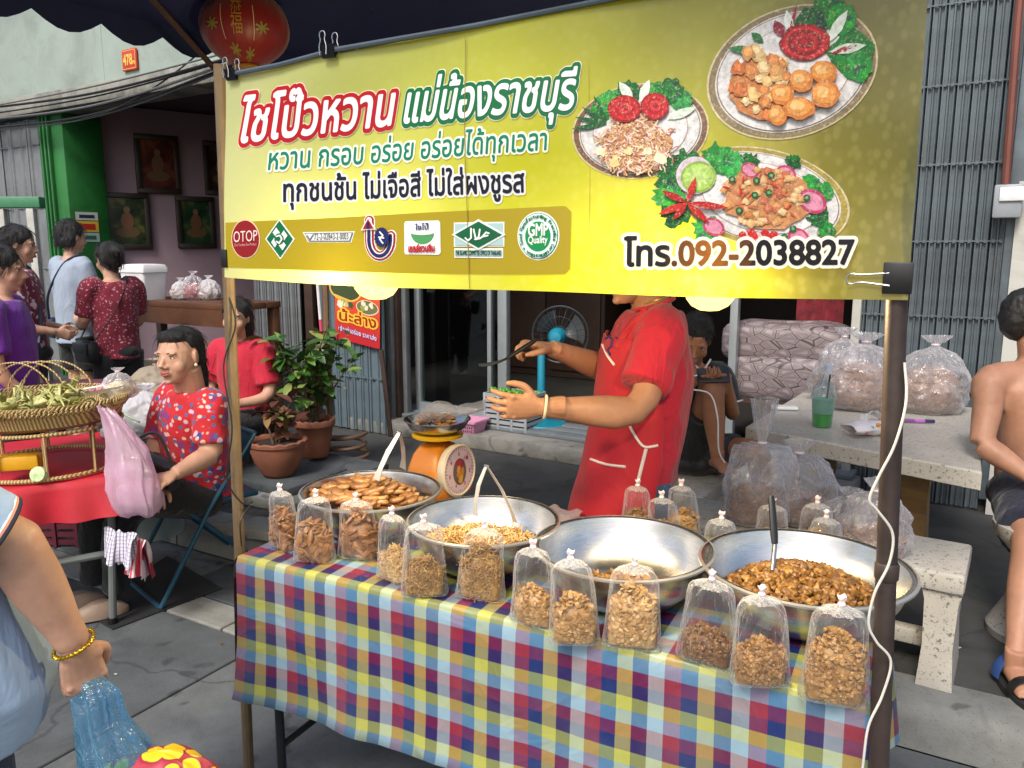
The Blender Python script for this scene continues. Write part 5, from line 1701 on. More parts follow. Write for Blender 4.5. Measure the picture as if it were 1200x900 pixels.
# wicker basket
t = NT('wicker')
w1_ = t.n('TexWave'); w1_.inputs['Scale'].default_value = 26; w1_.inputs['Distortion'].default_value = 1.5; t.l(t.scaled(t.coord(), (1, 1, 2.5)), w1_.inputs['Vector'])
t.l(t.ramp(w1_.outputs['Fac'], [(0.15, L('#7d6438')), (0.5, L('#a58a55')), (0.9, L('#bfa673'))]), t.b.inputs['Base Color'])
t.b.inputs['Roughness'].default_value = .55
t.bump(w1_.outputs['Fac'], .5, .004)
M_wick = t.m
bc = V((-1.99, 3.30, .689))
bas = thing('wicker_basket', 'round two-tier wicker basket on the red cloth', 'basket', bc)
def torus(c, r, rr, n=48, m=8, z=0, wv=0.0):
    b = MB(); b.tube([c + V((r * math.cos(2 * math.pi * k / n), r * math.sin(2 * math.pi * k / n), z + wv * math.sin(k * math.pi))) for k in range(n + 1)], rr, m); return b
RB = .315
b = MB(); b.lathe([(.001, .20), (.27, .20), (.295, .215), (RB, .265), (RB + .004, .275), (RB - .006, .29), (.283, .222), (.26, .207), (.001, .207)], bc, 48); b.build('tray', M_wick, bas)
rimb = MB()
for k in range(110):                           # braided rim
    a = 2 * math.pi * k / 110
    pts = [bc + V(((RB + .006 + .012 * math.cos(q)) * math.cos(a + q * .05), (RB + .006 + .012 * math.cos(q)) * math.sin(a + q * .05), .285 + .016 * math.sin(q))) for q in [j * .7 for j in range(10)]]
    rimb.tube(pts, .0045, 5)
rimb.build('braided_rim', M_wick, bas)['kind'] = 'stuff'
torus(bc, .295, .009, z=.010).build('base_ring', M_wick, bas)
torus(bc, .30, .008, z=.19).build('upper_ring', M_wick, bas)
for k in range(10):
    a = 2 * math.pi * k / 10 + .2
    b = MB(); b.tube([bc + V((.295 * math.cos(a), .295 * math.sin(a), .01)), bc + V((.298 * math.cos(a), .298 * math.sin(a), .2))], .0075, 8); b.build('post', M_wick, bas)
for k in range(4):
    b = MB(); b.tube([bc + V((-.17 + .05 * k + .16 * math.cos(q), .10 + .02 * k, .28 + .15 * math.sin(q))) for q in [j * math.pi / 12 for j in range(13)]], .0038, 6); b.build('handle_cane', M_wick, bas)
# palm leaf parcels
t = NT('palm_leaf')
f = t.noise(14, 4)
t.l(t.ramp(f, [(0.3, L('#868c46')), (0.5, L('#b9b672')), (0.7, L('#d9d3a0'))]), t.b.inputs['Base Color'])
t.b.inputs['Roughness'].default_value = .5
M_palm = t.m
def parcel_mesh(seed):
    rs = random.Random(seed); b = MB()
    for q in range(5):                        # wrapped layers
        w = .026 - .002 * q
        b.tube([V((-.04 + .02 * j, .006 * math.sin(j + q), .02 + .008 * math.sin(j * 1.1 + q))) for j in range(5)], [w * .35, w * .9, w, w * .85, w * .3], 8, flat=.55)
    for q in range(7):
        h = rs.uniform(-.7, .7); s_ = rs.choice((-1, 1)); l_ = rs.uniform(.05, .10)
        b.tube([V((s_ * .03, 0, .025)), V((s_ * (.03 + l_ * .5), h * l_ * .5, .035 + rs.uniform(0, .03))), V((s_ * (.03 + l_), h * l_, .03 + rs.uniform(-.015, .04)))], [.004, .007, .001], 5, flat=.25)
    return b.mesh('leaf_parcel', M_palm)
pm = [parcel_mesh(k) for k in range(5)]
rs = random.Random(5)
for k in range(22):
    a = rs.uniform(0, 6.28); q = .22 * math.sqrt(rs.random())
    x, y = q * math.cos(a) - .02, q * math.sin(a) - .05
    o = bpy.data.objects.new('leaf_parcel', pm[k % 5]); COL.objects.link(o)
    lay = k // 11
    o.matrix_world = MT(bc + V((x * (1 - .3 * lay), y * (1 - .3 * lay), .215 + .045 * lay + rs.uniform(0, .02))), rotz(rs.uniform(0, 6.28)) @ Matrix.Rotation(rs.uniform(-.4, .4), 3, 'Y'), rs.uniform(.9, 1.25))
    tag(o, 'green palm leaf parcel heaped in the wicker tray', 'food parcel', 'palm leaf parcels')
M_foam = mat('foam_white', '#d9d7d6', .6, var=.05)
fc_ = bc + V((.20, .10, .30))
fR = rotz(R(20)) @ Matrix.Rotation(R(-8), 3, 'Y')
th = thing('foam_tray', 'pale foam tray with pink sweets at the edge of the basket', 'tray', fc_)
def rr4(sx, sy, z, r=.02, n=6):
    out = []
    for cx, cy, a0 in ((1, 1, 0), (-1, 1, 90), (-1, -1, 180), (1, -1, 270)):
        for k in range(n + 1):
            a = R(a0 + 90 * k / n); out.append(V((cx * (sx - r) + r * math.cos(a), cy * (sy - r) + r * math.sin(a), z)))
    return out
b = MB(); b.loft([[fc_ + fR @ p for p in rr4(*q)] for q in ((.08, .05, 0), (.10, .068, .02), (.105, .073, .021), (.098, .066, .016), (.082, .052, .004))], True); b.build('dish', M_foam, th)
b = MB()
for k in range(10): b.bbox(fc_ + fR @ V((-.06 + .03 * (k % 5), -.02 + .04 * (k // 5), .014)), (.024, .03, .014), fR, b=.004)
b.build('sweets', mat('sweet_pink', '#c97f8c', .4, var=.2, scale=20), th)['kind'] = 'stuff'
# things in the lower tier
b = MB(); b.bbox(bc + V((.02, -.22, .075)), (.15, .08, .06), rotz(.3), b=.012); tag(b.build('yellow_packet', mat('packet_yellow', '#c8951c', .35)), 'yellow packet inside the lower tier of the wicker basket', 'packet')
b = MB(); b.lathe([(.001, 0), (.03, 0), (.032, .01), (.03, .03), (.001, .032)], bc + V((.12, -.25, .03)), 20, Matrix.Rotation(R(70), 3, 'X')); tag(b.build('round_tin', mat('tin_green_white', '#a9c08a', .35, var=.4, scale=40)), 'small green and white round tin in the lower basket tier', 'tin')

# ---- bags and sacks ---------------------------------------------------------------
M_milky = film('milky_film', '#f4f2f4', 0.13, 0.16, 0.07, 22, 1.0, 0.45, 0.55)
M_milky2 = film('white_bag_film', '#f0eff2', 0.42, 0.3, 0.2, 30, 0.8, 0.2)
M_pinkbag = film('pink_bag_film', '#eccfe2', 0.42, 0.22, 0.10, 14, 1.0, 0.35, 0.4)
M_bluebag = film('blue_bag_film', '#93cbec', 0.16, 0.13, 0.06, 24, 1.0, 0.45, 0.5)
M_brownfill = mat('brown_filling', '#94725a', .7, var=.35, scale=26, bump=.8, bscale=45, bdist=.012)
def sack(base, w, d, h, label, m, seed=0, neck=.78, tuft=.10, core=None, coreh=.5, lean=(0, 0), group=None, name='plastic_sack', cat='bag', corem=None):
    rs = random.Random(seed)
    th = thing(name, label, cat, base, group)
    n = 84
    def ring(f, r, wob):
        out = []
        for k in range(n):
            t = 2 * math.pi * k / n
            j = 1 + wob * noise.noise(V((2.2 * math.cos(t) + seed, 2.2 * math.sin(t), f * 5))) + .06 * (1 if f > .55 else .2) * math.sin(11 * t + seed + 3 * f) - .13 * abs(noise.noise(V((3.3 * math.cos(t) + f * 3, 3.3 * math.sin(t) - seed, f * 6)))) - .08 * abs(noise.noise(V((6 * math.cos(t) - f * 5, 6 * math.sin(t) + seed, f * 11))))
            out.append(base + V((r * w / 2 * j * math.cos(t) + lean[0] * f * f, r * d / 2 * j * math.sin(t) + lean[1] * f * f, h * f)))
        return out
    pr_ = [(0, .62), (.02, .82), (.08, .97), (.2, 1.04), (.35, 1.0), (.5, .88), (.62, .7), (.7, .5), (neck - .03, .2), (neck, .09), (neck + .02, .085), (neck + tuft * .4, .2), (neck + tuft, .34), (neck + tuft * 1.15, .36)]
    b = MB(); fr_ = sorted(set([a for a, _ in pr_] + [k / 40 * neck for k in range(1, 40)])); b.loft([ring(f, float(np.interp(f, [a for a, _ in pr_], [r for _, r in pr_])) * 1.06, .22 if f < .7 else .3) for f in fr_], False); b.build('film', m, th, sharp=0)
    b = MB(); b.poly(list(reversed(ring(0.001, .62, .22))));  
    b.tube([base + V((lean[0] * neck * neck + w * .055 * math.cos(q), lean[1] * neck * neck + d * .055 * math.sin(q), h * (neck + .01))) for q in [j * .52 for j in range(13)]], .004, 6); b.build('tie', M_knot, th)
    if core:
        cb = MB()
        fq = lambda f: float(np.interp(f, [a for a, _ in pr_], [r for _, r in pr_]))
        cb.loft([ring(max(.02, f * coreh), fq(f * coreh) * g, .22) for f, g in ((.03, .8), (.15, .85), (.4, .86), (.65, .84), (.85, .7), (.96, .4), (1.0, .1))], True)
        cb.build('contents', corem or M_brownfill, th, sharp=0)['kind'] = 'stuff'
        if corem is None:
            pb_ = MB()
            fc0 = len(cb.f)
            for k in range(int(1500 * w)):
                fa = cb.f[rs.randrange(fc0 - 2)]; p = sum((cb.v[i] for i in fa), V((0, 0, 0))) / 4
                if p.z > base.z + .02: add_inst(pb_, rs.choice(strips), MT(p + (V((base.x, base.y, p.z)) - p) * .04, rrot(), rs.uniform(.5, .8)))
            pb_.build('loose_pieces', M_brownfill, th)['kind'] = 'stuff'
    return th
# pink carrier bag hung on the table corner
hb = P(158, 603, 3.12)
th = thing('carrier_bag', 'pale pink carrier bag hanging beside the wicker basket', 'bag', hb)
b = MB(); n = 90; secs = []
kp_ = ((0, .45, .4, .02, 0), (.03, .78, .75, .02, 0), (.12, 1.0, .95, .015, 0), (.28, 1.02, 1, .005, 0), (.45, .95, .9, 0, 0), (.6, .8, .7, -.012, 0), (.74, .62, .5, -.03, 0), (.86, .46, .3, -.052, 0), (.93, .34, .18, -.068, 0), (1.0, .16, .08, -.09, 0))
for f in [k / 36 for k in range(37)]:
    wx, wy, ox = (float(np.interp(f, [q[0] for q in kp_], [q[j] for q in kp_])) for j in (1, 2, 3))
    secs.append([hb + V((ox + .108 * wx * math.cos(t) * (1 + .05 * math.sin(5 * t + f * 9) - .22 * abs(noise.noise(V((2.4 * math.cos(t), 2.4 * math.sin(t), f * 3 - math.cos(t))))) - .12 * abs(noise.noise(V((5 * math.cos(t), 5 * math.sin(t), f * 5))))), .075 * wy * math.sin(t) * (1 + .06 * math.sin(7 * t)), .44 * f + .01 * math.sin(3 * t))) for t in [2 * math.pi * k / n for k in range(n)]])
b.loft(secs, True); b.build('film', M_pinkbag, th, sharp=0)
b = MB(); b.ell(hb + V((.015, 0, .09)), (.085, .055, .07)); b.ell(hb + V((-.02, .01, .17)), (.06, .04, .06)); b.build('contents', mat('pale_filling', '#d9cdd2', .7), th)['kind'] = 'stuff'
b = MB(); b.tube(spline([hb + V((-.03, -.02, .33)), hb + V((-.085, -.01, .42)), hb + V((-.11, .0, .455))], 5), [.018] * 8 + [.012] * 3, 10, flat=.3); b.tube(spline([hb + V((.03, .02, .30)), hb + V((.005, .0, .355)), hb + V((-.06, .02, .43))], 5), [.014] * 11, 10, flat=.3); b.build('handle', M_pinkbag, th)

# checked cloth and striped cloth on the table bar
def rag(name, label, px, py, dy, w, h, m, seed, tw=0.0):
    c = P(px, py, dy); b = MB()
    def fn(u, v):
        drop = abs(v - .45) / .55
        x = (u - .5) * w * (1 + .3 * drop * noise.noise(V((u * 2, v, seed))))
        return c + V((x * math.cos(tw) + .03 * noise.noise(V((u * 5, v * 3, seed))), x * math.sin(tw) + (v - .45) * .10 + .035 * math.sin(u * 11 + seed) * drop, -h * drop ** 1.3 + .015 * noise.noise(V((u * 6, v * 6, seed + 4)))))
    b.grid(fn, 30, 24)
    return tag(b.build(name, m, sharp=0), label, 'cloth')
def check_mat(name, base, line, sc, both=True):
    t = NT(name); co = t.coord(); sp = t.n('SeparateXYZ'); t.l(co, sp.inputs[0])
    def ln(s):
        w = t.n('Math', operation='FRACT'); q = t.n('Math', operation='MULTIPLY'); q.inputs[1].default_value = sc
        t.l(s, q.inputs[0]); t.l(q.outputs[0], w.inputs[0])
        return t.ramp(w.outputs[0], [(0, (1, 1, 1)), (.28 if both else .5, (0, 0, 0))], 'CONSTANT')
    f = ln(sp.outputs[0])
    if both: f = t.mix(.5, f, ln(sp.outputs[2]), 'SCREEN')
    t.l(t.mix(f, L(base), L(line)), t.b.inputs['Base Color']); t.b.inputs['Roughness'].default_value = .9
    return t.m
rag('check_cloth', 'white and grey checked cloth draped over the table bar', 140, 622, 3.12, .17, .16, check_mat('check_cloth', '#c9c6d2', '#6a6680', 70), 1, -.4)
rag('striped_cloth', 'red and white striped cloth hung over the same bar', 160, 628, 3.15, .13, .20, check_mat('stripe_cloth', '#c03a4c', '#ddc8cc', 45, False), 5, -.7)

# black floor mat
b = MB()
mp = [PZ(95, 716, .008), PZ(132, 737, .008), PZ(260, 689, .008), PZ(196, 651, .008)]
b.loft([[p + V((0, 0, -.006)) for p in mp], [p + V((0, 0, .0)) for p in mp]], True)
tag(b.build('floor_mat', mat('rubber_mat', '#1d1e20', .85, var=.2, scale=5), smooth=False), 'black rubber mat under the folding chair', 'mat')

# blue folding chair
M_chair = mat('chair_blue_steel', '#1f4a60', .4, .3, var=.15, scale=10)
chf = V((-.72, -.69, 0)).normalized(); chs = V((chf.y, -chf.x, 0))
cc = V((-1.50, 3.70, 0))
def CH(f, s, z): return cc + chf * f + chs * s + V((0, 0, z))
ch = thing('folding_chair', 'dark blue steel folding chair under the woman in floral blouse', 'chair', cc)
b = MB(); b.bbox(CH(0, 0, .44), (.40, .38, .025), Matrix((chf, chs, V((0, 0, 1)))).transposed(), b=.01); b.build('seat', M_chair, ch)
for s in (-.2, .2):
    b = MB(); b.tube([CH(.30, s, .012), CH(.05, s, .42), CH(-.19, s, .74)], .011, 8); b.build('long_leg', M_chair, ch)
    b = MB(); b.tube([CH(-.26, s * .9, .012), CH(.14, s * .9, .42)], .011, 8); b.build('rear_leg', M_chair, ch)
b = MB(); b.tube([CH(.30, -.2, .012), CH(.30, .2, .012)], .011, 8); b.build('foot_bar', M_chair, ch)
b = MB(); b.tube([CH(-.26, -.18, .012), CH(-.26, .18, .012)], .011, 8); b.build('foot_bar', M_chair, ch)
b = MB(); b.tube([CH(-.19, -.2, .74), CH(-.19, .2, .74)], .011, 8); b.grid(lambda u, v: CH(-.15 - .04 * v - .012 * math.sin(math.pi * u), -.19 + .38 * u, .60 + .13 * v), 10, 6); b.build('backrest', M_chair, ch)

# ---- behind: counter, foam box, bags ----------------------------------------------
M_wood = mat('counter_wood', '#5b3a26', .5, var=.25, scale=6, dirt='#331d12', dirt_amt=.6)
ct = V((-2.62, 6.55, 0))
cou = thing('wooden_counter', 'brown wooden counter in front of the mauve room', 'counter', V((ct.x, ct.y, .146)))
for k in range(3):
    b = MB(); b.bbox(ct + KE * 0 + KN * (-.16 + .16 * k) + V((0, 0, 1.17)), (1.5, .155, .05), KB.R, b=.005); b.build('plank', M_wood, cou)
b = MB(); b.box(ct - KN * .23 + V((0, 0, 1.08)), (1.45, .025, .13), KB.R); b.build('apron_board', M_wood, cou, smooth=False)
for a in (-.7, .7):
    for d in (-.2, .2):
        b = MB(); b.bbox(ct + KE * a + KN * d + V((0, 0, .645)), (.07, .07, 1.0), KB.R, b=.006); b.build('leg', M_wood, cou)
fb = P(171, 356, 6.6); fb = V((fb.x, fb.y, 1.196))
th = thing('foam_box', 'white foam cool box standing on the wooden counter', 'box', fb)
b = MB(); b.loft([[fb + KB.R @ p for p in rr4(*q)] for q in ((.135, .10, 0), (.15, .115, .22))], True)
for k in range(9): b.bbox(fb + KB.R @ V((-.12 + .03 * k, -.112, .07)), (.008, .012, .12), KB.R, b=.003)
b.build('tub', M_foam, th)
b = MB(); b.loft([[fb + KB.R @ p for p in rr4(*q)] for q in ((.158, .122, .222), (.158, .122, .26), (.145, .11, .285), (.08, .06, .29))], True); b.build('lid', M_foam, th)
for px, w, h, lb, m, sd in ((213, .16, .2, 'white plastic bag on the counter next to the foam box', M_milky2, 3), (228, .2, .26, 'clear bag with red contents in the middle of the counter', M_milky, 4), (246, .18, .22, 'small white bag on the counter end behind the banner pole', M_milky2, 6)):
    q = P(px, 356, 6.55); sack(V((q.x, q.y, 1.197)), w, w * .8, h, lb, m, sd, core=True, corem=mat('red_filling', '#93252c', .6, var=.3) if sd == 4 else None)
# green topped stand at the left edge
gs = P(22, 300, 6.6)
st = thing('green_stand', 'white posts with a green top rail at the left edge', 'stand', V((gs.x, gs.y, .146)))
b = MB(); b.bbox(V((gs.x - .2, gs.y, 1.98)), (.85, .1, .09), rotz(.05), b=.01); b.build('rail', mat('rail_green', '#3f7a56', .5), st)
for dx in (-.1, .14):
    b = MB(); b.bbox(V((gs.x + dx, gs.y, 1.04)), (.06, .06, 1.78), b=.006); b.build('post', mat('post_white', '#a9a89f', .6, dirt='#6f6b62'), st)
# maroon plastic seat behind the basket
q = P(84, 452, 4.3)
th = thing('plastic_stool', 'dusky pink plastic stool behind the wicker basket', 'stool', V((q.x, q.y, .146)))
M_ppl = mat('plastic_dusky_pink', '#7d4656', .4, var=.1)
b = MB(); b.loft([[V((q.x, q.y, 0)) + p for p in rr4(*r, .05)] for r in ((.20, .19, q.z - .05), (.215, .205, q.z - .04), (.21, .20, q.z), (.19, .18, q.z + .008))], True); b.build('seat', M_ppl, th)
for sx in (-1, 1):
    for sy in (-1, 1):
        b = MB(); b.tube([V((q.x + sx * .2, q.y + sy * .18, .147)), V((q.x + sx * .16, q.y + sy * .15, q.z - .04))], [.022, .03], 8); b.build('leg', M_ppl, th)
# plastic tub with bags behind the seated woman
q = P(170, 500, 3.95); tz = .0
th = thing('grey_tub', 'pale grey plastic tub holding bags behind the seated woman', 'tub', V((q.x, q.y, .15)))
tubz = q.z
b = MB(); b.lathe([(.001, 0), (.15, 0), (.19, tubz - .18), (.205, tubz - .17), (.205, tubz - .15), (.185, tubz - .16), (.145, .01), (.001, .01)], V((q.x, q.y, .15)), 32); b.build('bucket', mat('tub_grey', '#9aa8a6', .4), th)
sack(V((q.x + .02, q.y, tubz - .03)), .24, .2, .28, 'knotted white bag standing in the grey tub', M_milky2, 11, core=True, corem=mat('grey_filling', '#8d9088', .7))
sack(P(186, 470, 4.25), .3, .24, .26, 'beige cloth sack behind the white knotted bag', mat('sack_beige', '#8f8473', .9, var=.15, bump=.3, bscale=12), 14)
b = MB(); b.tube(spline([V((q.x - .17, q.y, tubz)), V((q.x - .12, q.y - .12, tubz + .12)), V((q.x + .05, q.y - .16, tubz + .06))], 6), .006, 6); b.build('bail', mat('bail_green', '#8fae8c', .4), th)
# clear food bag at the back of the basket
sack(bc + V((.27, .12, .27)), .14, .12, .15, 'small clear bag of sticks leaning on the basket rim', M_milky, 17, core=True, corem=mat('pale_sticks', '#cdbf8e', .6))
# maroon crate below
q = PZ(45, 640, .03)
th = thing('plastic_crate', 'maroon perforated plastic crate under the red table', 'crate', V((q.x, q.y + .2, 0)))
M_mar = mat('plastic_maroon', '#5c2230', .4)
for k in range(6):
    for i, (dx, dy, sx, sy) in enumerate(((0, -.14, .36, .01), (0, .14, .36, .01), (-.18, 0, .01, .28), (.18, 0, .01, .28))):
        b = MB(); b.box(V((q.x + dx, q.y + .2 + dy, .03 + .045 * k)), (sx, sy, .028)); b.build('slat', M_mar, th, smooth=False)
for dx in (-.18, -.06, .06, .18):
    for dy in (-.14, .14):
        b = MB(); b.box(V((q.x + dx, q.y + .2 + dy * 1.06, .14)), (.02, .012, .28)); b.build('upright', M_mar, th, smooth=False)

# ================================================================== PLANTS BY THE KERB
M_terra = mat('terracotta', '#8a5640', .75, var=.2, scale=7, dirt='#5c3d30', dirt_amt=.6, bump=.2, bscale=40)
M_terra2 = mat('terracotta_dark', '#6b4a3c', .75, var=.2, scale=7, dirt='#3f2f28', dirt_amt=.6, bump=.2, bscale=40)
M_soil = mat('soil', '#2b211a', .95, var=.3, scale=30, bump=.8, bscale=60)
t = NT('leaf_green'); oi = t.n('ObjectInfo')
t.l(t.ramp(oi.outputs['Random'], [(0, L('#1f3d18')), (.45, L('#3c6327')), (.75, L('#5c8238')), (1, L('#8a8a4c'))]), t.b.inputs['Base Color']); t.b.inputs['Roughness'].default_value = .4
t.b.inputs['Subsurface Weight'].default_value = .0
M_leaf = t.m
t = NT('leaf_russet'); oi = t.n('ObjectInfo')
t.l(t.ramp(oi.outputs['Random'], [(0, L('#4a2a22')), (.4, L('#6b4434')), (.7, L('#8a6a44')), (1, L('#5f7a3a'))]), t.b.inputs['Base Color']); t.b.inputs['Roughness'].default_value = .45
M_leafr = t.m
M_stem = mat('stem_brown', '#54422c', .8, var=.2)
# raised tiles under the pots
base_p = PZ(335, 566, .24)
pl_ = thing('stone_ledge', 'stack of flat grey paving stones under the flower pots', 'stones', V((base_p.x, base_p.y, .146)))
def stn(px, py, z, sx, sy, h, m, yaw=0):
    q = PZ(px, py, z); b = MB(); b.bbox(V((q.x, q.y, z - h / 2)), (sx, sy, h), KB.R @ rotz(yaw), b=.008); b.build('flat_stone', m, pl_)
stn(330, 552, .262, .62, .5, .05, M_slabs[0]); stn(330, 570, .21, .6, .46, .06, M_slabs[2], .05); stn(395, 545, .25, .5, .42, .04, M_slabs[0], -.03); stn(295, 612, .2, .4, .2, .05, M_slabs[2], .2)
def leaf_mesh(l, w, m, fold=.25):
    b = MB(); pts = []
    for k in range(6):
        f = k / 5; ww = w * math.sin(math.pi * min(1, f * .92 + .06)) ** .8
        z = -.25 * l * f * f
        pts.append([V((l * f, -ww, z + fold * ww)), V((l * f, 0, z)), V((l * f, ww, z + fold * ww))])
    vs = [p for r in pts for p in r]; fs_ = []
    for k in range(5):
        for j in range(2): fs_.append((k * 3 + j, k * 3 + 3 + j, k * 3 + 4 + j, k * 3 + 1 + j))
    b.add(vs, fs_); return b.mesh('leaf', m)
LM = [leaf_mesh(.105, .032, M_leaf), leaf_mesh(.085, .03, M_leaf), leaf_mesh(.13, .028, M_leaf)]
LR = [leaf_mesh(.12, .03, M_leafr), leaf_mesh(.09, .028, M_leafr), leaf_mesh(.15, .022, M_leafr)]
def pot_plant(px, py, z, r, h, label, prof, m, meshes, n, sp, ht, seed, stems=5, wide=1.0):
    c = PZ(px, py, z); c = V((c.x, c.y, z))
    th = thing('potted_plant', label, 'plant', c, 'potted plants beside the kerb')
    b = MB(); b.lathe([(f * r, g_ * h) for f, g_ in prof], c, 36, fn=lambda t, rr, zz: (.006 * math.sin(t * 14) if zz > h * .9 else 0)); b.build('pot', m, th, sharp=60)
    b = MB(); b.lathe([(.001, h * .9), (r * .8, h * .88)], c, 24); b.build('soil', M_soil, th)
    rs = random.Random(seed)
    top = c + V((0, 0, h * .88))
    for k in range(stems):
        a = rs.uniform(0, 6.28); q = sp * rs.uniform(.25, .8)
        p3 = top + V((q * math.cos(a) * wide, q * math.sin(a), ht * rs.uniform(.65, 1)))
        pts = spline([top + V((rs.uniform(-.03, .03), rs.uniform(-.03, .03), 0)), top.lerp(p3, .5) + V((rs.uniform(-.04, .04), rs.uniform(-.04, .04), .04)), p3], 6)
        b = MB(); b.tube(pts, [.008 * (1 - .7 * i / (len(pts) - 1)) for i in range(len(pts))], 6); st_ = b.build('stem', M_stem, th)
        for j in range(n // stems):
            f = rs.uniform(.25, 1.0); p = pts[int(f * (len(pts) - 1))]
            az = rs.uniform(0, 6.28); el = rs.uniform(-.5, .9)
            p = p + V((rs.uniform(-.05, .05), rs.uniform(-.05, .05), rs.uniform(-.03, .05)))
            put(rs.choice(meshes), 'leaf', th, MT(p, rotz(az) @ Matrix.Rotation(-el, 3, 'Y') @ Matrix.Rotation(rs.uniform(-.5, .5), 3, 'X'), rs.uniform(.75, 1.2)))
    return th
POT1 = [(.001, 0), (.5, 0), (.56, .02), (.62, .1), (.85, .4), (.97, .7), (.98, .86), (1.05, .88), (1.06, .97), (1.0, 1.0), (.9, .98), (.86, .88)]
POT2 = [(.001, 0), (.62, 0), (.66, .03), (.8, .45), (.92, .82), (1.02, .84), (1.04, .97), (1.0, 1.0), (.92, .98), (.88, .88)]
pot_plant(327, 556, .266, .165, .22, 'wide terracotta bowl pot with dark soil and russet leaves on the stones', POT1, M_terra, LR, 44, .15, .26, 1, 5)
pot_plant(370, 534, .272, .13, .25, 'taller terracotta pot with leafy green shrub by the blue gate', POT2, M_terra, LM, 230, .30, .68, 2, 12, 1.3)
pot_plant(300, 545, .16, .15, .33, 'dark terracotta pot behind the tan pole with broad mixed leaves', POT2, M_terra2, LM + LR, 170, .32, .56, 3, 10, 1.2)
pot_plant(262, 520, .16, .13, .26, 'small pot with pale green broad leaves beside the folding chair', POT2, M_terra2, LM + LR[:1], 80, .24, .50, 4, 7)
# hose coil, red and white pole, sticks
q = PZ(408, 545, .16); b = MB()
b.tube([V((q.x + (.13 + .01 * math.sin(k * .4)) * math.cos(k * .3), q.y + .10 * math.sin(k * .3), .165 + .0035 * k)) for k in range(64)], .013, 8)
tag(b.build('hose', mat('hose_brown', '#5d4632', .5)), 'coil of brown garden hose beside the terracotta pots', 'hose')
p0_, p1_ = P(384, 485, 5.3), P(372, 330, 5.3)
po = thing('marker_pole', 'thin pole striped pink and white standing in the plants', 'pole', p0_)
z_ = [0, .25, .38, .6, .72, 1.0]
for k in range(5):
    b = MB(); b.tube([p0_.lerp(p1_, z_[k]), p0_.lerp(p1_, z_[k + 1] - .002)], .011, 8); b.build('band', mat('band_pink', '#c2415c', .5) if k % 2 else mat('band_white', '#d2cdd0', .5), po)
b = MB(); b.tube([P(388, 500, 5.25), P(383, 400, 5.3), P(381, 330, 5.35)], .022, 8); tag(b.build('bamboo_stake', mat('bamboo', '#6b5036', .7, var=.2)), 'brown bamboo stake next to the striped pole', 'stake')
b = MB(); b.tube([P(458, 512, 5.5), P(449, 430, 5.6), P(446, 410, 5.62)], .018, 8); tag(b.build('wooden_stick', M_brownwood), 'brown wooden stick leaning on the gate under the red poster', 'stick')
b = MB(); b.tube([P(391, 486, 5.3), P(384, 415, 5.35), P(383, 400, 5.35)], .014, 8); tag(b.build('water_pipe', mat('pipe_blue', '#3f6f86', .5)), 'short blue plastic pipe beside the bamboo stake', 'pipe')

# red food poster
pd = -0.40
pc_ = [FC.on(393, 397, pd), FC.on(446, 409, pd), FC.on(446, 335, pd), FC.on(392, 328, pd)]
pos = thing('food_poster', 'red poster with Thai lettering and two food pictures on the blue gate', 'poster', pc_[0])
def PO(x, y, ly):
    a = pc_[3].lerp(pc_[2], x); c = pc_[0].lerp(pc_[1], x)
    return a.lerp(c, y) - FC.n * (.0012 * ly - .01 * math.sin(x * 5))
M_poster = attr_mat('poster_ink', .4)
b = MB()
for k in range(12):
    for j in range(6):
        cc_ = tuple(L('#d6572f')[i] + (L('#b3262c')[i] - L('#d6572f')[i]) * j / 5 for i in range(3))
        b.poly([PO(k / 12, (j + 1) / 6, 0), PO((k + 1) / 12, (j + 1) / 6, 0), PO((k + 1) / 12, j / 6, 0), PO(k / 12, j / 6, 0)], col=cc_)
b.build('sheet', M_poster, pos, smooth=False)
def pf(pts, c, ly):
    b = MB(); b.poly([PO(x, y, ly) for x, y in pts], col=L(c)); return b
mbs = [pf(ellp(.25, .12, .36, .22), '#e0b04a', 1), pf(ellp(.25, .11, .33, .2), '#3d4a2c', 2), pf(ellp(.72, .38, .26, .12), '#d9c9a8', 1), pf(ellp(.72, .375, .24, .105), '#6a6a48', 2)]
for k in range(16): mbs.append(pf(blob(rd.choice((.25, .72)) + rd.uniform(-.15, .15), rd.choice((.1, .37)) + rd.uniform(-.05, .05), .05, .3), rd.choice(('#8a9a4c', '#c9a878', '#dcd2b0', '#2f5a2c')), 3))
mbs += lettering('น้ะล่าง', (.1, .66), (.93, .68), .13, [(.13, L('#e9b03a'), 3), (.02, L('#8f2a12'), 4)], PO, .05) + lettering('เจ้าเก่าอร่อย ราคาส่ง', (.08, .84), (.94, .88), .06, [(.06, L('#7a3a8a'), 3), (0.0, L('#f0e6ea'), 4)], PO, .06)
join(mbs).build('print', M_poster, pos, smooth=False)

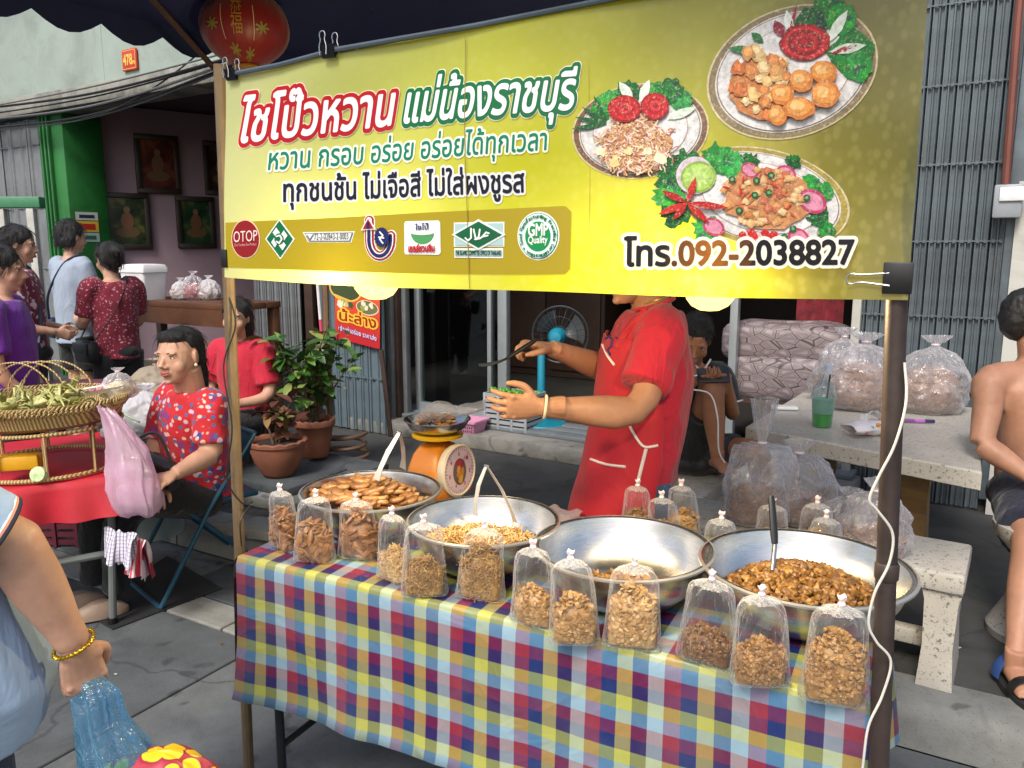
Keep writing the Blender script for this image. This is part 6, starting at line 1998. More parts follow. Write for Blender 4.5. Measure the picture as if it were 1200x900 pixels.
# ================================================================== SHOP FLOOR: FAN, CRATE, BASKET
fz = .267
fbp = PZ(634, 497, fz + .01); fbp = V((fbp.x, fbp.y, fz))
M_teal = mat('fan_teal', '#1c7c93', .35, var=.06)
fan = thing('pedestal_fan', 'blue pedestal fan with black cage on the shop floor', 'fan', fbp)
b = MB(); b.lathe([(.001, .0), (.2, .0), (.205, .012), (.19, .03), (.06, .05), (.035, .08), (.03, .09)], fbp, 36); b.build('base', M_teal, fan)
hub = P(655, 393, fbp.y)
b = MB(); b.tube([fbp + V((0, 0, .05)), V((fbp.x, fbp.y, hub.z - .12)), V((fbp.x + .01, fbp.y + .03, hub.z - .06))], [.032, .03, .028], 14); b.build('column', M_teal, fan)
fdir = V((.22, .97, 0)).normalized()           # the cage faces into the room
fx = V((fdir.y, -fdir.x, 0)); fR_ = Matrix((fx, V((0, 0, 1)), fdir)).transposed()
b = MB(); b.lathe([(.001, -.12), (.04, -.115), (.062, -.08), (.066, -.02), (.06, .05), (.03, .07)], hub - fdir * .05, 24, fR_, cap=True); b.build('motor', M_teal, fan)
M_cage = mat('cage_black', '#3d454a', .35, .5)
cg = hub + fdir * .06
for r_, z0 in ((.215, 0), (.14, -.05), (.07, -.065)):
    b = MB(); b.tube([cg + fR_ @ V((r_ * math.cos(2 * math.pi * k / 40), r_ * math.sin(2 * math.pi * k / 40), z0)) for k in range(41)], .008 if r_ > .2 else .0025, 6); b.build('cage_ring', M_cage, fan)
for k in range(24):
    a = 2 * math.pi * k / 24
    b = MB(); b.tube(spline([cg + fR_ @ V((.03 * math.cos(a), .03 * math.sin(a), -.068)), cg + fR_ @ V((.14 * math.cos(a), .14 * math.sin(a), -.05)), cg + fR_ @ V((.213 * math.cos(a), .213 * math.sin(a), 0)), cg + fR_ @ V((.14 * math.cos(a), .14 * math.sin(a), .05)), cg + fR_ @ V((.03 * math.cos(a), .03 * math.sin(a), .06))], 4), .0014, 4); b.build('cage_wire', M_cage, fan)
for k in range(3):
    a = 2 * math.pi * k / 3 + .3
    b = MB(); b.grid(lambda u, v: cg + fR_ @ V(((.03 + .16 * u) * math.cos(a + (v - .5) * (1.0 + .3 * u)), (.03 + .16 * u) * math.sin(a + (v - .5) * (1.0 + .3 * u)), .03 * (v - .5))), 8, 8); b.build('blade', mat('blade_smoke', '#1c2226', .4), fan)
# lime crate
q = PZ(603, 500, fz); q = V((q.x, q.y, fz))
th = thing('lime_crate', 'grey plastic crate full of green limes beside the fan', 'crate', q)
M_crate = mat('crate_grey', '#9b9fa3', .45, var=.08)
hh = .27; W_, D_ = .37, .27
Rf = FC.R
for z in (.015, .055, .095, .135, .175, .215, .255):
    for sx, sy, w, d in ((0, -1, W_, .012), (0, 1, W_, .012), (-1, 0, .012, D_), (1, 0, .012, D_)):
        b = MB(); b.box(q + Rf @ V((sx * W_ / 2, sy * D_ / 2, z)), (w, d, .026), Rf); b.build('slat', M_crate, th, smooth=False)
for sx in (-1, -.33, .33, 1):
    for sy in (-1, 1):
        b = MB(); b.bbox(q + Rf @ V((sx * (W_ / 2 - .004), sy * (D_ / 2 + .004), hh / 2)), (.022, .012, hh), Rf, b=.003); b.build('upright', M_crate, th)
M_lime = mat('lime_green', '#4f8a24', .35, var=.3, scale=12)
lim = chunk_mesh('lime', M_lime, .021, (1, 1, 1.1), 3, 2, .04)
rs = random.Random(9)
for k in range(48):
    x, y = -.15 + .06 * (k % 6) + rs.uniform(-.012, .012), -.1 + .04 * ((k // 6) % 6) + rs.uniform(-.01, .01)
    o = bpy.data.objects.new('lime', lim); COL.objects.link(o); o.matrix_world = MT(q + Rf @ V((x, y, .235 + .03 * (k // 36) + .03 * rs.random())), rrot(), rs.uniform(.9, 1.2))
    tag(o, 'green lime in the grey crate on the shop floor', 'lime', 'limes in the crate')
b = MB(); b.box(q + V((0, 0, .12)), (W_ - .03, D_ - .03, .22), Rf); b.build('liner', mat('liner_green', '#2f4f22', .8), th, smooth=False)
# pink basket
q = PZ(547, 524, .152); q = V((q.x, q.y + .1, .15))
th = thing('pink_basket', 'pink perforated plastic basket on the pavement by the shop step', 'basket', q)
M_pk = mat('basket_pink', '#c98aa8', .4, var=.08)
hb_ = .2
b = MB(); b.loft([[q + FC.R @ p for p in rr4(*r)] for r in ((.085, .06, 0), (.13, .10, hb_), (.14, .11, hb_), (.14, .11, hb_ - .015), (.132, .102, hb_ - .012), (.125, .095, hb_ - .01), (.083, .058, .006))], True); bo = b.build('shell', M_pk, th, sharp=50)
for r in range(5):
    for k in range(12):
        f = .2 + .14 * r; w = .085 + .045 * f; d = .06 + .04 * f
        b = MB(); b.box(q + FC.R @ V((-w * .85 + 1.7 * w * k / 11, -d - .0005, hb_ * f)), (.009, .004, .016), FC.R); b.build('hole_patch', mat('hole_shadow', '#5d3648', .8), bo, smooth=False)  # no openings cut: dark blocks carry the shade of holes in their colour

# ================================================================== STONE TABLE AND BENCHES
t = NT('terrazzo'); vo = t.n('TexVoronoi'); vo.inputs['Scale'].default_value = 90; t.l(t.coord(), vo.inputs['Vector'])
base = t.ramp(t.noise(3, 6), [(0.3, L('#9f9a90')), (0.7, L('#bdb9b0'))])
fl = t.ramp(vo.outputs['Distance'], [(0.10, (.8,) * 3), (0.28, (0,) * 3)])
base = t.mix(fl, base, L('#7d776c'))
dk = t.ramp(t.noise(70, 2), [(.6, (0, 0, 0)), (.66, (.8,) * 3)])
t.l(t.mix(dk, base, L('#5a564e')), t.b.inputs['Base Color']); t.b.inputs['Roughness'].default_value = .35
t.bump(t.noise(50, 3), .15, .002)
M_terrz = t.m
M_ochre = mat('ochre_concrete', '#8a6c44', .85, var=.2, scale=8, dirt='#5e4a30', bump=.4, bscale=50)
t4 = [PZ(874, 500, .80), PZ(1151, 553, .80), PZ(1145, 478, .80), PZ(940, 460, .80)]
tz_ = .80
st = thing('stone_table', 'pale terrazzo table with ochre concrete legs in front of the folding gate', 'table', V(((t4[0].x + t4[2].x) / 2, (t4[0].y + t4[2].y) / 2, .146)))
b = MB()
e0 = V((t4[0].x, t4[0].y, 0)); e1 = V((t4[1].x, t4[1].y, 0)); e2 = V((t4[2].x, t4[2].y, 0)); e3 = V((t4[3].x, t4[3].y, 0))
quad = [e0, e1, e2, e3]
cen = sum(quad, V((0, 0, 0))) / 4
def inset(k, z): return [cen + (p - cen) * k + V((0, 0, z)) for p in quad]
b.loft([inset(.985, tz_ - .075), inset(1.0, tz_ - .07), inset(1.0, tz_ - .008), inset(.992, tz_)], True); b.build('slab', M_terrz, st, smooth=False)
for f in (.25, .75):
    c = (e0.lerp(e1, f) + e3.lerp(e2, f)) / 2
    d = (e3.lerp(e2, f) - e0.lerp(e1, f)).normalized()
    Rm = Matrix((V((d.y, -d.x, 0)), d, V((0, 0, 1)))).transposed()
    b = MB(); b.loft([[c + Rm @ V((x, y, z)) for x, y in ((-w, -l_), (w, -l_), (w, l_), (-w, l_))] for z, w, l_ in ((.147, .06, .30), (.25, .055, .26), (.45, .05, .2), (.62, .055, .26), (.726, .06, .30))], True); b.build('leg', M_ochre, st, smooth=False)
# bench by the kerb
ba = PZ(1132, 676, .57); 
br = Frame((ba.x, ba.y, 0), -33)
def bench(fr, ln, dp, z, label, name='stone_bench'):
    th = thing(name, label, 'bench', fr(-ln / 2, dp / 2, .15), 'stone benches by the terrazzo table')
    b = MB(); b.bbox(fr(-ln / 2, dp / 2, z - .035), (ln, dp, .07), fr.R, b=.012); b.build('seat', M_terrz, th)
    for f in (.06, 1 - .06):
        b = MB(); b.loft([[fr(-ln * f + x, y, zz) for x, y in ((-w, .02), (w, .02), (w, dp - .02), (-w, dp - .02))] for zz, w in ((.148, .055), (.3, .045), (.46, .05), (z - .07, .06))], True); b.build('leg', M_terrz, th, smooth=False)
    b = MB(); b.bbox(fr(-ln / 2, dp / 2, .26), (ln * .8, .05, .06), fr.R, b=.01); b.build('stretcher', M_terrz, th)
    return th
bench(br, 1.05, .34, .57, 'terrazzo bench with square legs standing close to the kerb')
bb = PZ(825, 583, .56)
bench(Frame((bb.x, bb.y, 0), -31), .52, .44, .56, 'terrazzo bench the boy sits on with bare feet')
# waisted stool under the shirtless man
q = PZ(1212, 745, .15); q = V((q.x, q.y, .148))
stool_c = q
th = thing('stone_stool', 'white waisted stone stool under the man without shirt', 'stool', q)
b = MB(); b.lathe([(.001, 0), (.16, 0), (.165, .03), (.13, .10), (.085, .2), (.08, .24), (.12, .34), (.17, .4), (.175, .44), (.001, .445)], q, 28); b.build('pedestal', M_terrz, th)

# ---- on the table -----------------------------------------------------------------
tt = tz_ + .001
def on_table(px, py): 
    q = PZ(px, py, tz_); return V((q.x, q.y, tt))
q = on_table(963, 500)
th = thing('iced_drink', 'clear plastic cup of bright green drink with a black straw', 'cup', q)
M_cup = film('cup_film', '#eef4f2', .05, .06, 0, 5, .1, .45)
b = MB(); b.lathe([(.001, .001), (.042, .001), (.052, .14), (.056, .142), (.056, .146), (.052, .147), (.049, .18), (.034, .2), (.02, .206)], q, 28); b.build('cup', M_cup, th, sharp=60)
tq = NT('green_drink'); tq.b.inputs['Base Color'].default_value = (*L('#1fae2c'), 1); tq.b.inputs['Roughness'].default_value = .1; tq.b.inputs['Transmission Weight'].default_value = .3
tq.b.inputs['Subsurface Weight'].default_value = .3
b = MB(); b.lathe([(.001, .004), (.04, .004), (.044, .062), (.001, .062)], q, 24); b.build('drink', tq.m, th)
b = MB(); b.lathe([(.001, .064), (.044, .064), (.050, .13), (.001, .132)], q, 24); b.build('ice', film('ice_green', '#a9e0cf', .45, .2, .2, 60, .9, .4), th)
b = MB(); b.tube([q + V((.01, 0, .05)), q + V((.022, 0, .24))], .004, 8); b.build('straw', M_blackp, th)
q = on_table(968, 476); 
th = thing('water_bottle', 'small clear water bottle with blue cap behind the green drink', 'bottle', q)
b = MB(); b.lathe([(.001, .001), (.028, .001), (.03, .02), (.029, .05), (.031, .055), (.031, .12), (.029, .14), (.013, .17), (.012, .185)], q, 24); b.build('bottle_body', film('bottle_film', '#cfe6ec', .12, .08, .02, 20, .3, .5), th)
b = MB(); b.lathe([(.001, .21), (.013, .21), (.0145, .205), (.0145, .188), (.013, .186)], q, 18); b.build('cap', mat('cap_blue', '#2f8fd0', .35), th)
q = on_table(919, 480); b = MB(); b.bbox(q + V((0, 0, .010)), (.13, .068, .018), rotz(R(-12)), b=.008); tag(b.build('power_bank', mat('glossy_white', '#dcdcda', .25, var=.03)), 'slim white power bank lying on the terrazzo table', 'power bank')
q = on_table(1018, 510)
th = thing('tissue_pack', 'crumpled white tissue packet with coloured spots on the terrazzo table', 'packet', q)
b = MB()
def tp(u, v):
    a = 2 * math.pi * v; w = .11 * (1 - .3 * abs(u - .5)); x = -.11 + .22 * u
    r = 1 + .25 * noise.noise(V((u * 4, math.cos(a) * 1.5, math.sin(a) * 1.5)))
    return q + rotz(.3) @ V((x, w * .55 * math.cos(a) * r, .036 + .035 * math.sin(a) * r * (.35 + .65 * math.sin(math.pi * min(max(u, .04), .96)))))
b.grid(tp, 20, 20); b.build('packet', mat('tissue_white', '#d9d4d6', .5, var=.08, scale=15, bump=.4, bscale=30), th)
b = MB()
for k, c in enumerate(('#c9486a', '#3f9ab8', '#d98a3a', '#c9486a', '#7a4a9a', '#d05a6a')): 
    b.ell(q + rotz(.3) @ V((-.06 + .03 * k, -.052 + .004 * (k % 2), .03 + .013 * (k % 3))), (.011, .006, .009), n=10, m=6, col=L(c))
b.build('spot', M_print, th)
b = MB(); b.grid(lambda u, v: q + rotz(.3) @ V((-.03 + .09 * u, .0 + .05 * (v - .5) + .02 * math.sin(u * 5), .06 + .05 * math.sin(math.pi * u) * (1 - .5 * v) + .012 * noise.noise(V((u * 6, v * 6, 3))))), 12, 10); b.build('tissue', M_foam, th, sharp=0)
q = on_table(1075, 496); b = MB()
for k, c in enumerate(('#4f9a3a', '#8a4a9a', '#b06ac0', '#2a2f5a')): b.bbox(q + rotz(-.15) @ V((-.08 + .045 * k, .006 * (k % 2), .010)), (.045, .018, .014), rotz(-.15), b=.004, col=L(c))
tag(b.build('toy_clip', M_print), 'small green and purple plastic toy at the right of the tissues', 'toy')
# big bags on the table
for px, py, w, h, lb, sd, m in ((985, 470, .30, .44, 'large white bag at the back of the terrazzo table behind the water bottle', 21, M_milky), (1010, 478, .42, .43, 'largest white bag of brown goods in the middle of the terrazzo table', 22, M_milky), (1085, 482, .36, .42, 'leaning clear bag of brown goods against the folding gate', 23, M_milky)):
    sack(on_table(px, py), w, w * .8, h, lb, m, sd, core=True, coreh=.5, lean=((.06, .05) if sd == 23 else (0, 0)), group='bags on the terrazzo table')
# bags on the kerb bench and on the floor
for px, py, z, w, h, lb, sd in ((893, 618, .572, .26, .50, 'tall white bag with long twisted neck on the bench behind the bowls', 31), (937, 615, .572, .30, .36, 'wide clear bag next to the tall twisted one on the bench', 32), (1030, 655, .572, .24, .30, 'white bag on the bench partly behind the rusty pole', 33), (1000, 640, .572, .22, .22, 'small white bag squeezed between two larger ones on the bench', 34)):
    q = PZ(px, py, z); sack(V((q.x, q.y + .05, z)), w, w * .75, h, lb, M_milky, sd, neck=.62 if sd == 31 else .74, tuft=.3 if sd == 31 else .12, core=True, coreh=.28, group='bags on the kerb bench')
# bottles under the table
for px, py, c, lb in ((1012, 590, '#c4202c', 'dark bottle with red cap under the terrazzo table'), (1001, 604, '#d8c822', 'dark bottle with yellow cap under the terrazzo table')):
    q = P(px, py, 3.45); q = V((q.x, q.y, .147)); hgt = P(px, py, 3.45).z - .147
    th = thing('drink_bottle', lb, 'bottle', q, 'bottles under the terrazzo table')
    b = MB(); b.lathe([(.001, 0), (.045, 0), (.047, hgt * .6), (.02, hgt * .85), (.016, hgt * .93)], q, 18); b.build('bottle_body', mat('bottle_dark', '#1d2524', .15), th)
    b = MB(); b.lathe([(.001, hgt + .01), (.018, hgt + .01), (.019, hgt - .025)], q, 14); b.build('cap', mat('cap' + c[1:], c, .4), th)
# stack of patterned bundles inside, at the window
t = NT('packet_gap_pattern'); vo = t.n('TexVoronoi', feature='DISTANCE_TO_EDGE'); vo.inputs['Scale'].default_value = 10; t.l(t.scaled(t.coord(), (1, 1, 2.1)), vo.inputs['Vector'])
t.l(t.ramp(vo.outputs['Distance'], [(.015, L('#41383a')), (.05, L('#86797a')), (.16, L('#6f6364')), (.3, L('#94888a'))]), t.b.inputs['Base Color']); t.b.inputs['Roughness'].default_value = .5  # dark lines paint the shaded gaps between stacked packets
M_packets = t.m
def bundle(px0, px1, py0, py1, d, label):
    a, c = FC.on(px0, py1, d), FC.on(px1, py0, d)
    mb = MB(); ctr = (a + c) / 2; w = FC.a_of(c) - FC.a_of(a); h = c.z - a.z
    def fn(u, v):
        ph = math.pi * (v - .5); th_ = 2 * math.pi * u
        e = .45
        def sp(x): return math.copysign(abs(x) ** e, x)
        return ctr + FC.e * (w / 2 * sp(math.cos(ph)) * sp(math.cos(th_))) + FC.n * (.22 * sp(math.cos(ph)) * sp(math.sin(th_))) + V((0, 0, h / 2 * sp(math.sin(ph)) + .02 * noise.noise(V((u * 6, v * 4, d)))))
    mb.grid(fn, 36, 18)
    return tag(mb.build('patterned_bundle', M_packets), label, 'bundle', 'bundles inside the shop window')
bundle(856, 1000, 418, 462, .3, 'lower flat bundle of grey leaf shaped packets, gaps painted dark')
bundle(850, 1000, 380, 420, .34, 'upper flat bundle of grey leaf shaped packets, gaps painted dark')
b = MB(); q = FC.on(962, 372, .5)
b.grid(lambda u, v: FC(FC.a_of(q) - .16 + .3 * u, .5 + .02 * math.sin(u * 12), q.z + .14 - .3 * v), 12, 8)
tag(b.build('red_curtain', mat('red_snow_cloth', '#6b1822', .8, var=.6, scale=14)), 'dark red cloth with pale flecks hanging above the bundles', 'cloth')
# support shelf for the bundles
sh = thing('low_shelf', 'dark low shelf carrying the patterned bundles', 'shelf', FC(fs(925, 440, .35), .35, .265))
b = MB(); zz = FC.on(925, 462, .3).z; b.box(FC(fs(925, 440, .35), .36, zz - .03), (1.0, .5, .04), FC.R); b.build('board', M_brownwood, sh, smooth=False)
for s_ in (-.45, .45):
    b = MB(); b.box(FC(fs(925, 440, .35) + s_, .36, (zz + .215) / 2), (.05, .45, zz - .315), FC.R); b.build('leg', M_brownwood, sh, smooth=False)

# ================================================================== PEOPLE
from mathutils.bvhtree import BVHTree
def skin_mat(name, col):
    t = NT(name)
    c = L(col)
    f = t.noise(9, 5)
    o = t.ramp(f, [(.3, tuple(x * .80 for x in c)), (.7, tuple(min(1, x * 1.12) for x in c))])
    o = t.mix(t.ramp(t.noise(38, 4), [(.5, (0,) * 3), (.75, (.35,) * 3)]), o, (c[0] * .85, c[1] * .62, c[2] * .55))
    t.l(o, t.b.inputs['Base Color'])
    t.l(t.ramp(t.noise(30, 4), [(.3, (.42,) * 3), (.7, (.62,) * 3)]), t.b.inputs['Roughness']); t.b.inputs['Specular IOR Level'].default_value = .4
    t.b.inputs['Subsurface Weight'].default_value = .18
    t.b.inputs['Subsurface Radius'].default_value = (.012, .005, .003)
    t.bump(t.noise(160, 3), .12, .002)
    return t.m
M_skin = skin_mat('skin_tan', '#a67a62')
M_skin2 = skin_mat('skin_warm', '#c0957c')
M_skin3 = skin_mat('skin_brown', '#96674c')
t = NT('hair_black')
hv = t.noise(46, 5, .7, t.scaled(t.coord(), (3.2, 3.2, .5)), .6)
t.l(t.ramp(hv, [(.3, L('#060505')), (.7, L('#1d1714'))]), t.b.inputs['Base Color']); t.b.inputs['Roughness'].default_value = .42
t.bump(hv, .9, .012)
M_hair = t.m
M_eyew = mat('eye_white', '#cfc9c0', .25, var=.02)
M_iris = mat('iris_dark', '#140c08', .15, var=.02)
M_lip = mat('lip_rose', '#9a4a42', .4, var=.05)
def fabric(name, col, rough=.85, var=.12, fold=6.0, bs=.8, pat=None):
    if name in MATS: return MATS[name]
    t = NT(name); c = L(col) if isinstance(col, str) else col
    o = t.ramp(t.noise(5, 5), [(.3, tuple(x * (1 - var) for x in c)), (.7, tuple(min(1, x * (1 + var)) for x in c))])
    if pat: o = pat(t, o)
    t.l(o, t.b.inputs['Base Color']); t.b.inputs['Roughness'].default_value = rough; t.b.inputs['Sheen Weight'].default_value = .15
    h1 = t.noise(fold, 4, .55, t.scaled(t.coord(), (1, 1, .55)), 1.3)
    h2 = t.noise(350, 2)
    bm_ = t.n('Bump'); bm_.inputs['Strength'].default_value = bs; bm_.inputs['Distance'].default_value = .03; t.l(h1, bm_.inputs['Height'])
    b2 = t.n('Bump'); b2.inputs['Strength'].default_value = .2; b2.inputs['Distance'].default_value = .001; t.l(h2, b2.inputs['Height']); t.l(bm_.outputs[0], b2.inputs['Normal'])
    t.l(b2.outputs[0], t.b.inputs['Normal'])
    MATS[name] = t.m
    return t.m
def floral(cols, sc, th=.32):
    def f(t, o):
        for k, (c, s_, off) in enumerate(cols):
            v = t.n('TexVoronoi'); v.inputs['Scale'].default_value = sc * s_; v.inputs['Randomness'].default_value = 1
            mp = t.n('Mapping'); mp.inputs['Location'].default_value = (off, off * .7, off * 1.3)
            nz = t.n('TexNoise'); nz.inputs['Scale'].default_value = sc * 3; t.l(t.coord(), nz.inputs['Vector'])
            ad = t.n('Mix', data_type='RGBA', blend_type='LINEAR_LIGHT'); ad.inputs[0].default_value = .06
            t.l(t.coord(), ad.inputs[6]); t.l(nz.outputs['Color'], ad.inputs[7])
            t.l(ad.outputs[2], mp.inputs[0]); t.l(mp.outputs[0], v.inputs['Vector'])
            o = t.mix(t.ramp(v.outputs['Distance'], [(th * .75, (1, 1, 1)), (th, (0, 0, 0))]), o, L(c))
        return o
    return f
def bas3(f, u=V((0, 0, 1))):
    f = V(f).normalized(); s = f.cross(u).normalized(); u = s.cross(f).normalized()
    return s, f, u                            # side (to the figure's right), forward, up
def eloft(mb, secs, n=22):
    """secs: centre, half-axis vector a, half-axis vector b"""
    mb.loft([[V(c) + V(a) * math.cos(t) + V(b_) * math.sin(t) for t in [2 * math.pi * k / n for k in range(n)]] for c, a, b_ in secs], True)
def limb(mb, pts, rads, n=14):
    pts = [V(p) for p in pts]; P2, R2 = [], []
    sp = spline(pts, 4)
    for i, p in enumerate(sp):
        q = i / 4; k = min(int(q), len(rads) - 2); f = q - k
        R2.append(rads[k] + (rads[k + 1] - rads[k]) * (f * f * (3 - 2 * f)))
    mb.tube(sp, R2, n)
def head_shape(mb, c, f, u, k=1.0, w=1.0):
    s, f, u = bas3(f, u)
    s0 = s; s = s * w
    Rm = axes(s0, f, u)
    mb.ell(c + u * .026 * k - f * .014 * k, (.074 * k, .093 * k, .094 * k), Rm, 20, 14)
    secs = [(.065, .0, .062, .078), (.03, .008, .069, .083), (-.005, .014, .069, .080), (-.04, .018, .065, .075), (-.07, .026, .054, .063), (-.094, .036, .040, .046), (-.112, .046, .022, .026)]
    eloft(mb, [(c + u * a * k + f * o * k, s * r1 * k, f * r2 * k) for a, o, r1, r2 in secs])
    mb.tube([c + (u * .022 + f * .082) * k, c + (u * -.008 + f * .098) * k, c + (u * -.028 + f * .112) * k, c + (u * -.036 + f * .100) * k], [.007 * k, .010 * k, .0135 * k, .010 * k], 10)
    for sg in (-1, 1):
        mb.ell(c + (s * sg * .013 + u * -.034 + f * .098) * k, (.009 * k, .012 * k, .008 * k), Rm, 10, 6)
        mb.ell(c + (s * sg * .034 + u * -.034 + f * .052) * k, (.034 * k, .030 * k, .036 * k), Rm, 14, 10)
        mb.ell(c + (s * sg * .03 + u * .024 + f * .080) * k, (.026 * k, .012 * k, .008 * k), Rm, 12, 8)
        mb.ell(c + (s * sg * .074 + u * -.004 - f * .012) * k, (.009 * k, .020 * k, .032 * k), Rm @ rotz(-sg * .35), 12, 8)
    mb.ell(c + (u * -.064 + f * .090) * k, (.026 * k, .012 * k, .013 * k), Rm, 12, 8)
    mb.ell(c + (u * -.100 + f * .078) * k, (.018 * k, .014 * k, .013 * k), Rm, 12, 8)
def face(parent, c, f, u, k=1.0, smile=0.0, brow='#1a1210', closed=False):
    s, f, u = bas3(f, u); Rm = axes(s, f, u)
    for sg in (-1, 1):
        e = c + (s * sg * .031 + u * .004 + f * .0760) * k
        b = MB(); b.ell(e, (.0160 * k, .0090 * k, .0062 * k if not closed else .002 * k), Rm, 14, 8); ey = b.build('eye', M_eyew, parent)
        b = MB(); b.ell(e + f * .0045 * k, (.0070 * k, .0058 * k, .0064 * k if not closed else .002 * k), Rm, 10, 6); b.build('iris', M_iris, ey)
        b = MB(); b.tube([e + (s * x * sg + u * z + f * y) * k for x, y, z in ((-.016, .005, .001), (-.006, .0095, .0075), (.006, .009, .0075), (.017, .002, .001))], [.0012 * k, .0022 * k, .0022 * k, .001 * k], 6); b.build('eyelid', MATS.get('lash') or mat('lash', '#2a1a14', .6), parent)
        b = MB(); b.tube([e + (s * x * sg + u * z + f * y) * k for x, y, z in ((-.018, .011, .017), (-.004, .014, .022), (.010, .009, .022), (.022, -.003, .015))], [.0022 * k, .0034 * k, .003 * k, .001 * k], 6, flat=.6); b.build('eyebrow', mat('brow_dark', brow, .8), parent)
    for z0, r, nm in ((-.060, .0042, 'upper_lip'), (-.0685, .0050, 'lower_lip')):
        pts = [c + (s * x + u * (z0 + smile * .010 * (abs(x) / .022) ** 2) + f * (.1035 - 18 * x * x)) * k for x in (-.024, -.014, 0, .014, .024)]
        b = MB(); b.tube(pts, [.001 * k, r * .85 * k, r * k, r * .85 * k, .001 * k], 8); b.build(nm, M_lip, parent)
    if smile > .7:
        b = MB(); b.tube([c + (s * x + u * (-.0645 + smile * .009 * (abs(x) / .022) ** 2) + f * (.1045 - 18 * x * x)) * k for x in (-.018, -.009, 0, .009, .018)], [.001 * k, .003 * k, .0034 * k, .003 * k, .001 * k], 8); b.build('teeth', M_eyew, parent)
def hand_shape(mb, w, d, n, k=1.0, curl=(.5, .5, .5, .55), thumb=(.5, .5), t=None, spread=.10):
    d = V(d).normalized(); n = V(n); n = (n - d * n.dot(d)).normalized()
    t = V(t); t = (t - d * t.dot(d) - n * t.dot(n)).normalized()
    eloft(mb, [(w - d * .03 * k, t * .026 * k, n * .021 * k), (w, t * .027 * k, n * .019 * k), (w + d * .03 * k, t * .036 * k, n * .017 * k), (w + d * .065 * k + n * .002 * k, t * .041 * k, n * .0145 * k), (w + d * .09 * k, t * .039 * k, n * .012 * k), (w + d * .099 * k, t * .034 * k, n * .009 * k)], 16)
    mb.ell(w + d * .035 * k + t * .026 * k + n * .008 * k, (.02 * k,) * 3, None, 10, 8)
    roots = (.031, .0105, -.010, -.029); lens = (.070, .078, .073, .057); rr = (.0088, .0092, .0088, .0078)
    for i in range(4):
        p = w + d * (.088 - .006 * abs(i - 1.3)) * k + t * roots[i] * k
        a = 0; dd = (d + t * (spread * (1.5 - i))).normalized(); pts = [p - dd * .02 * k, p]; rs_ = [rr[i] * 1.05 * k, rr[i] * 1.05 * k]
        for j, (fr_, m_) in enumerate(((.45, .55), (.32, 1.0), (.23, .7))):
            a += curl[i] * m_ * 1.25
            p = p + (dd * math.cos(a) + n * math.sin(a)) * (lens[i] * fr_ * k); pts.append(p); rs_.append(rr[i] * (1.0, .92, .72)[j] * k)
        limb(mb, pts, rs_, 10)
        mb.ell(pts[1] - n * .003 * k, rr[i] * 1.15 * k, None, 8, 6); mb.ell(pts[2] - n * .0015 * k, rr[i] * 1.03 * k, None, 8, 6)
        mb.ell(pts[-1], rr[i] * .74 * k, None, 8, 6)
    p = w + d * .022 * k + t * .026 * k + n * .006 * k
    q1 = p + (d * .55 + t * .75 * (1 - .3 * thumb[0]) + n * thumb[0] * .5).normalized() * .038 * k
    q2 = q1 + (d * .85 + t * .35 * (1 - thumb[1]) + n * thumb[1] * .6).normalized() * .030 * k
    q3 = q2 + (d * .95 + t * .05 * (1 - thumb[1]) + n * thumb[1] * .6).normalized() * .022 * k
    limb(mb, [p - d * .01 * k, p, q1, q2, q3], [.014 * k, .014 * k, .0115 * k, .0105 * k, .008 * k], 10)
    mb.ell(q3, .0082 * k, None, 8, 6)
def body(parent, pieces, m, name='body'):
    """pieces: (shapes, voxel, smoothing): melted and joined to one mesh"""
    o = join([remesh(a, v, s_) for a, v, s_ in pieces]).build(name, m, parent, sharp=0)
    return o
def cloth(name, parent, mb, m, voxel=.008, sm=5, wr=(.004, 9, (1, 1, .5)), seed=0):
    return remesh(mb, voxel, sm, wr, seed=seed).build(name, m, parent, sharp=0)
def hair_cap(mb, c, f, u, k, length=0.0, back=.0, vol=1.0, fringe=.055):
    s, f, u = bas3(f, u); Rm = axes(s, f, u)
    mb.ell(c + (u * .042 - f * .024) * k, (.083 * k * vol, .096 * k * vol, .088 * k * vol), Rm, 20, 14)
    mb.ell(c + (u * .010 - f * .05) * k, (.080 * k * vol, .070 * k * vol, .085 * k * vol), Rm, 18, 12)
    if length:
        eloft(mb, [(c + (u * .03 - f * .045) * k, s * .085 * k * vol, f * .065 * k * vol), (c + (u * -.04 - f * .052) * k, s * .088 * k * vol, f * .06 * k * vol), (c + (u * (-.04 - length) - f * (.055 + back)) * k, s * .078 * k * vol, f * .045 * k * vol)])
def strands(parent, hair, f, n=260, ln=.05, r=.0009, seed=0):
    """loose strands over the combed hair"""
    rs = random.Random(seed); f = V(f).normalized(); b = MB(); base = WLOC[hair.name]
    vs = hair.data.vertices; nv = len(vs)
    for k in range(n):
        v = vs[rs.randrange(nv)]; p = v.co + base; nn = v.normal
        flow = V((0, 0, -1)) - f * .55 + V((rs.uniform(-.3, .3), rs.uniform(-.3, .3), rs.uniform(-.2, .2)))
        tdir = flow - nn * flow.dot(nn)
        if tdir.length < .1: continue
        tdir.normalize(); l_ = ln * rs.uniform(.5, 1.3)
        b.tube([p + nn * .001, p + nn * .0045 + tdir * l_ * .35, p + nn * .005 + tdir * l_ * .7, p + nn * (.002 + rs.uniform(-.002, .008)) + tdir * l_ + V((0, 0, -.1 * l_))], [r, r, r * .8, r * .3], 4)
    b.build('hair_strands', M_hair, parent)['kind'] = 'stuff'
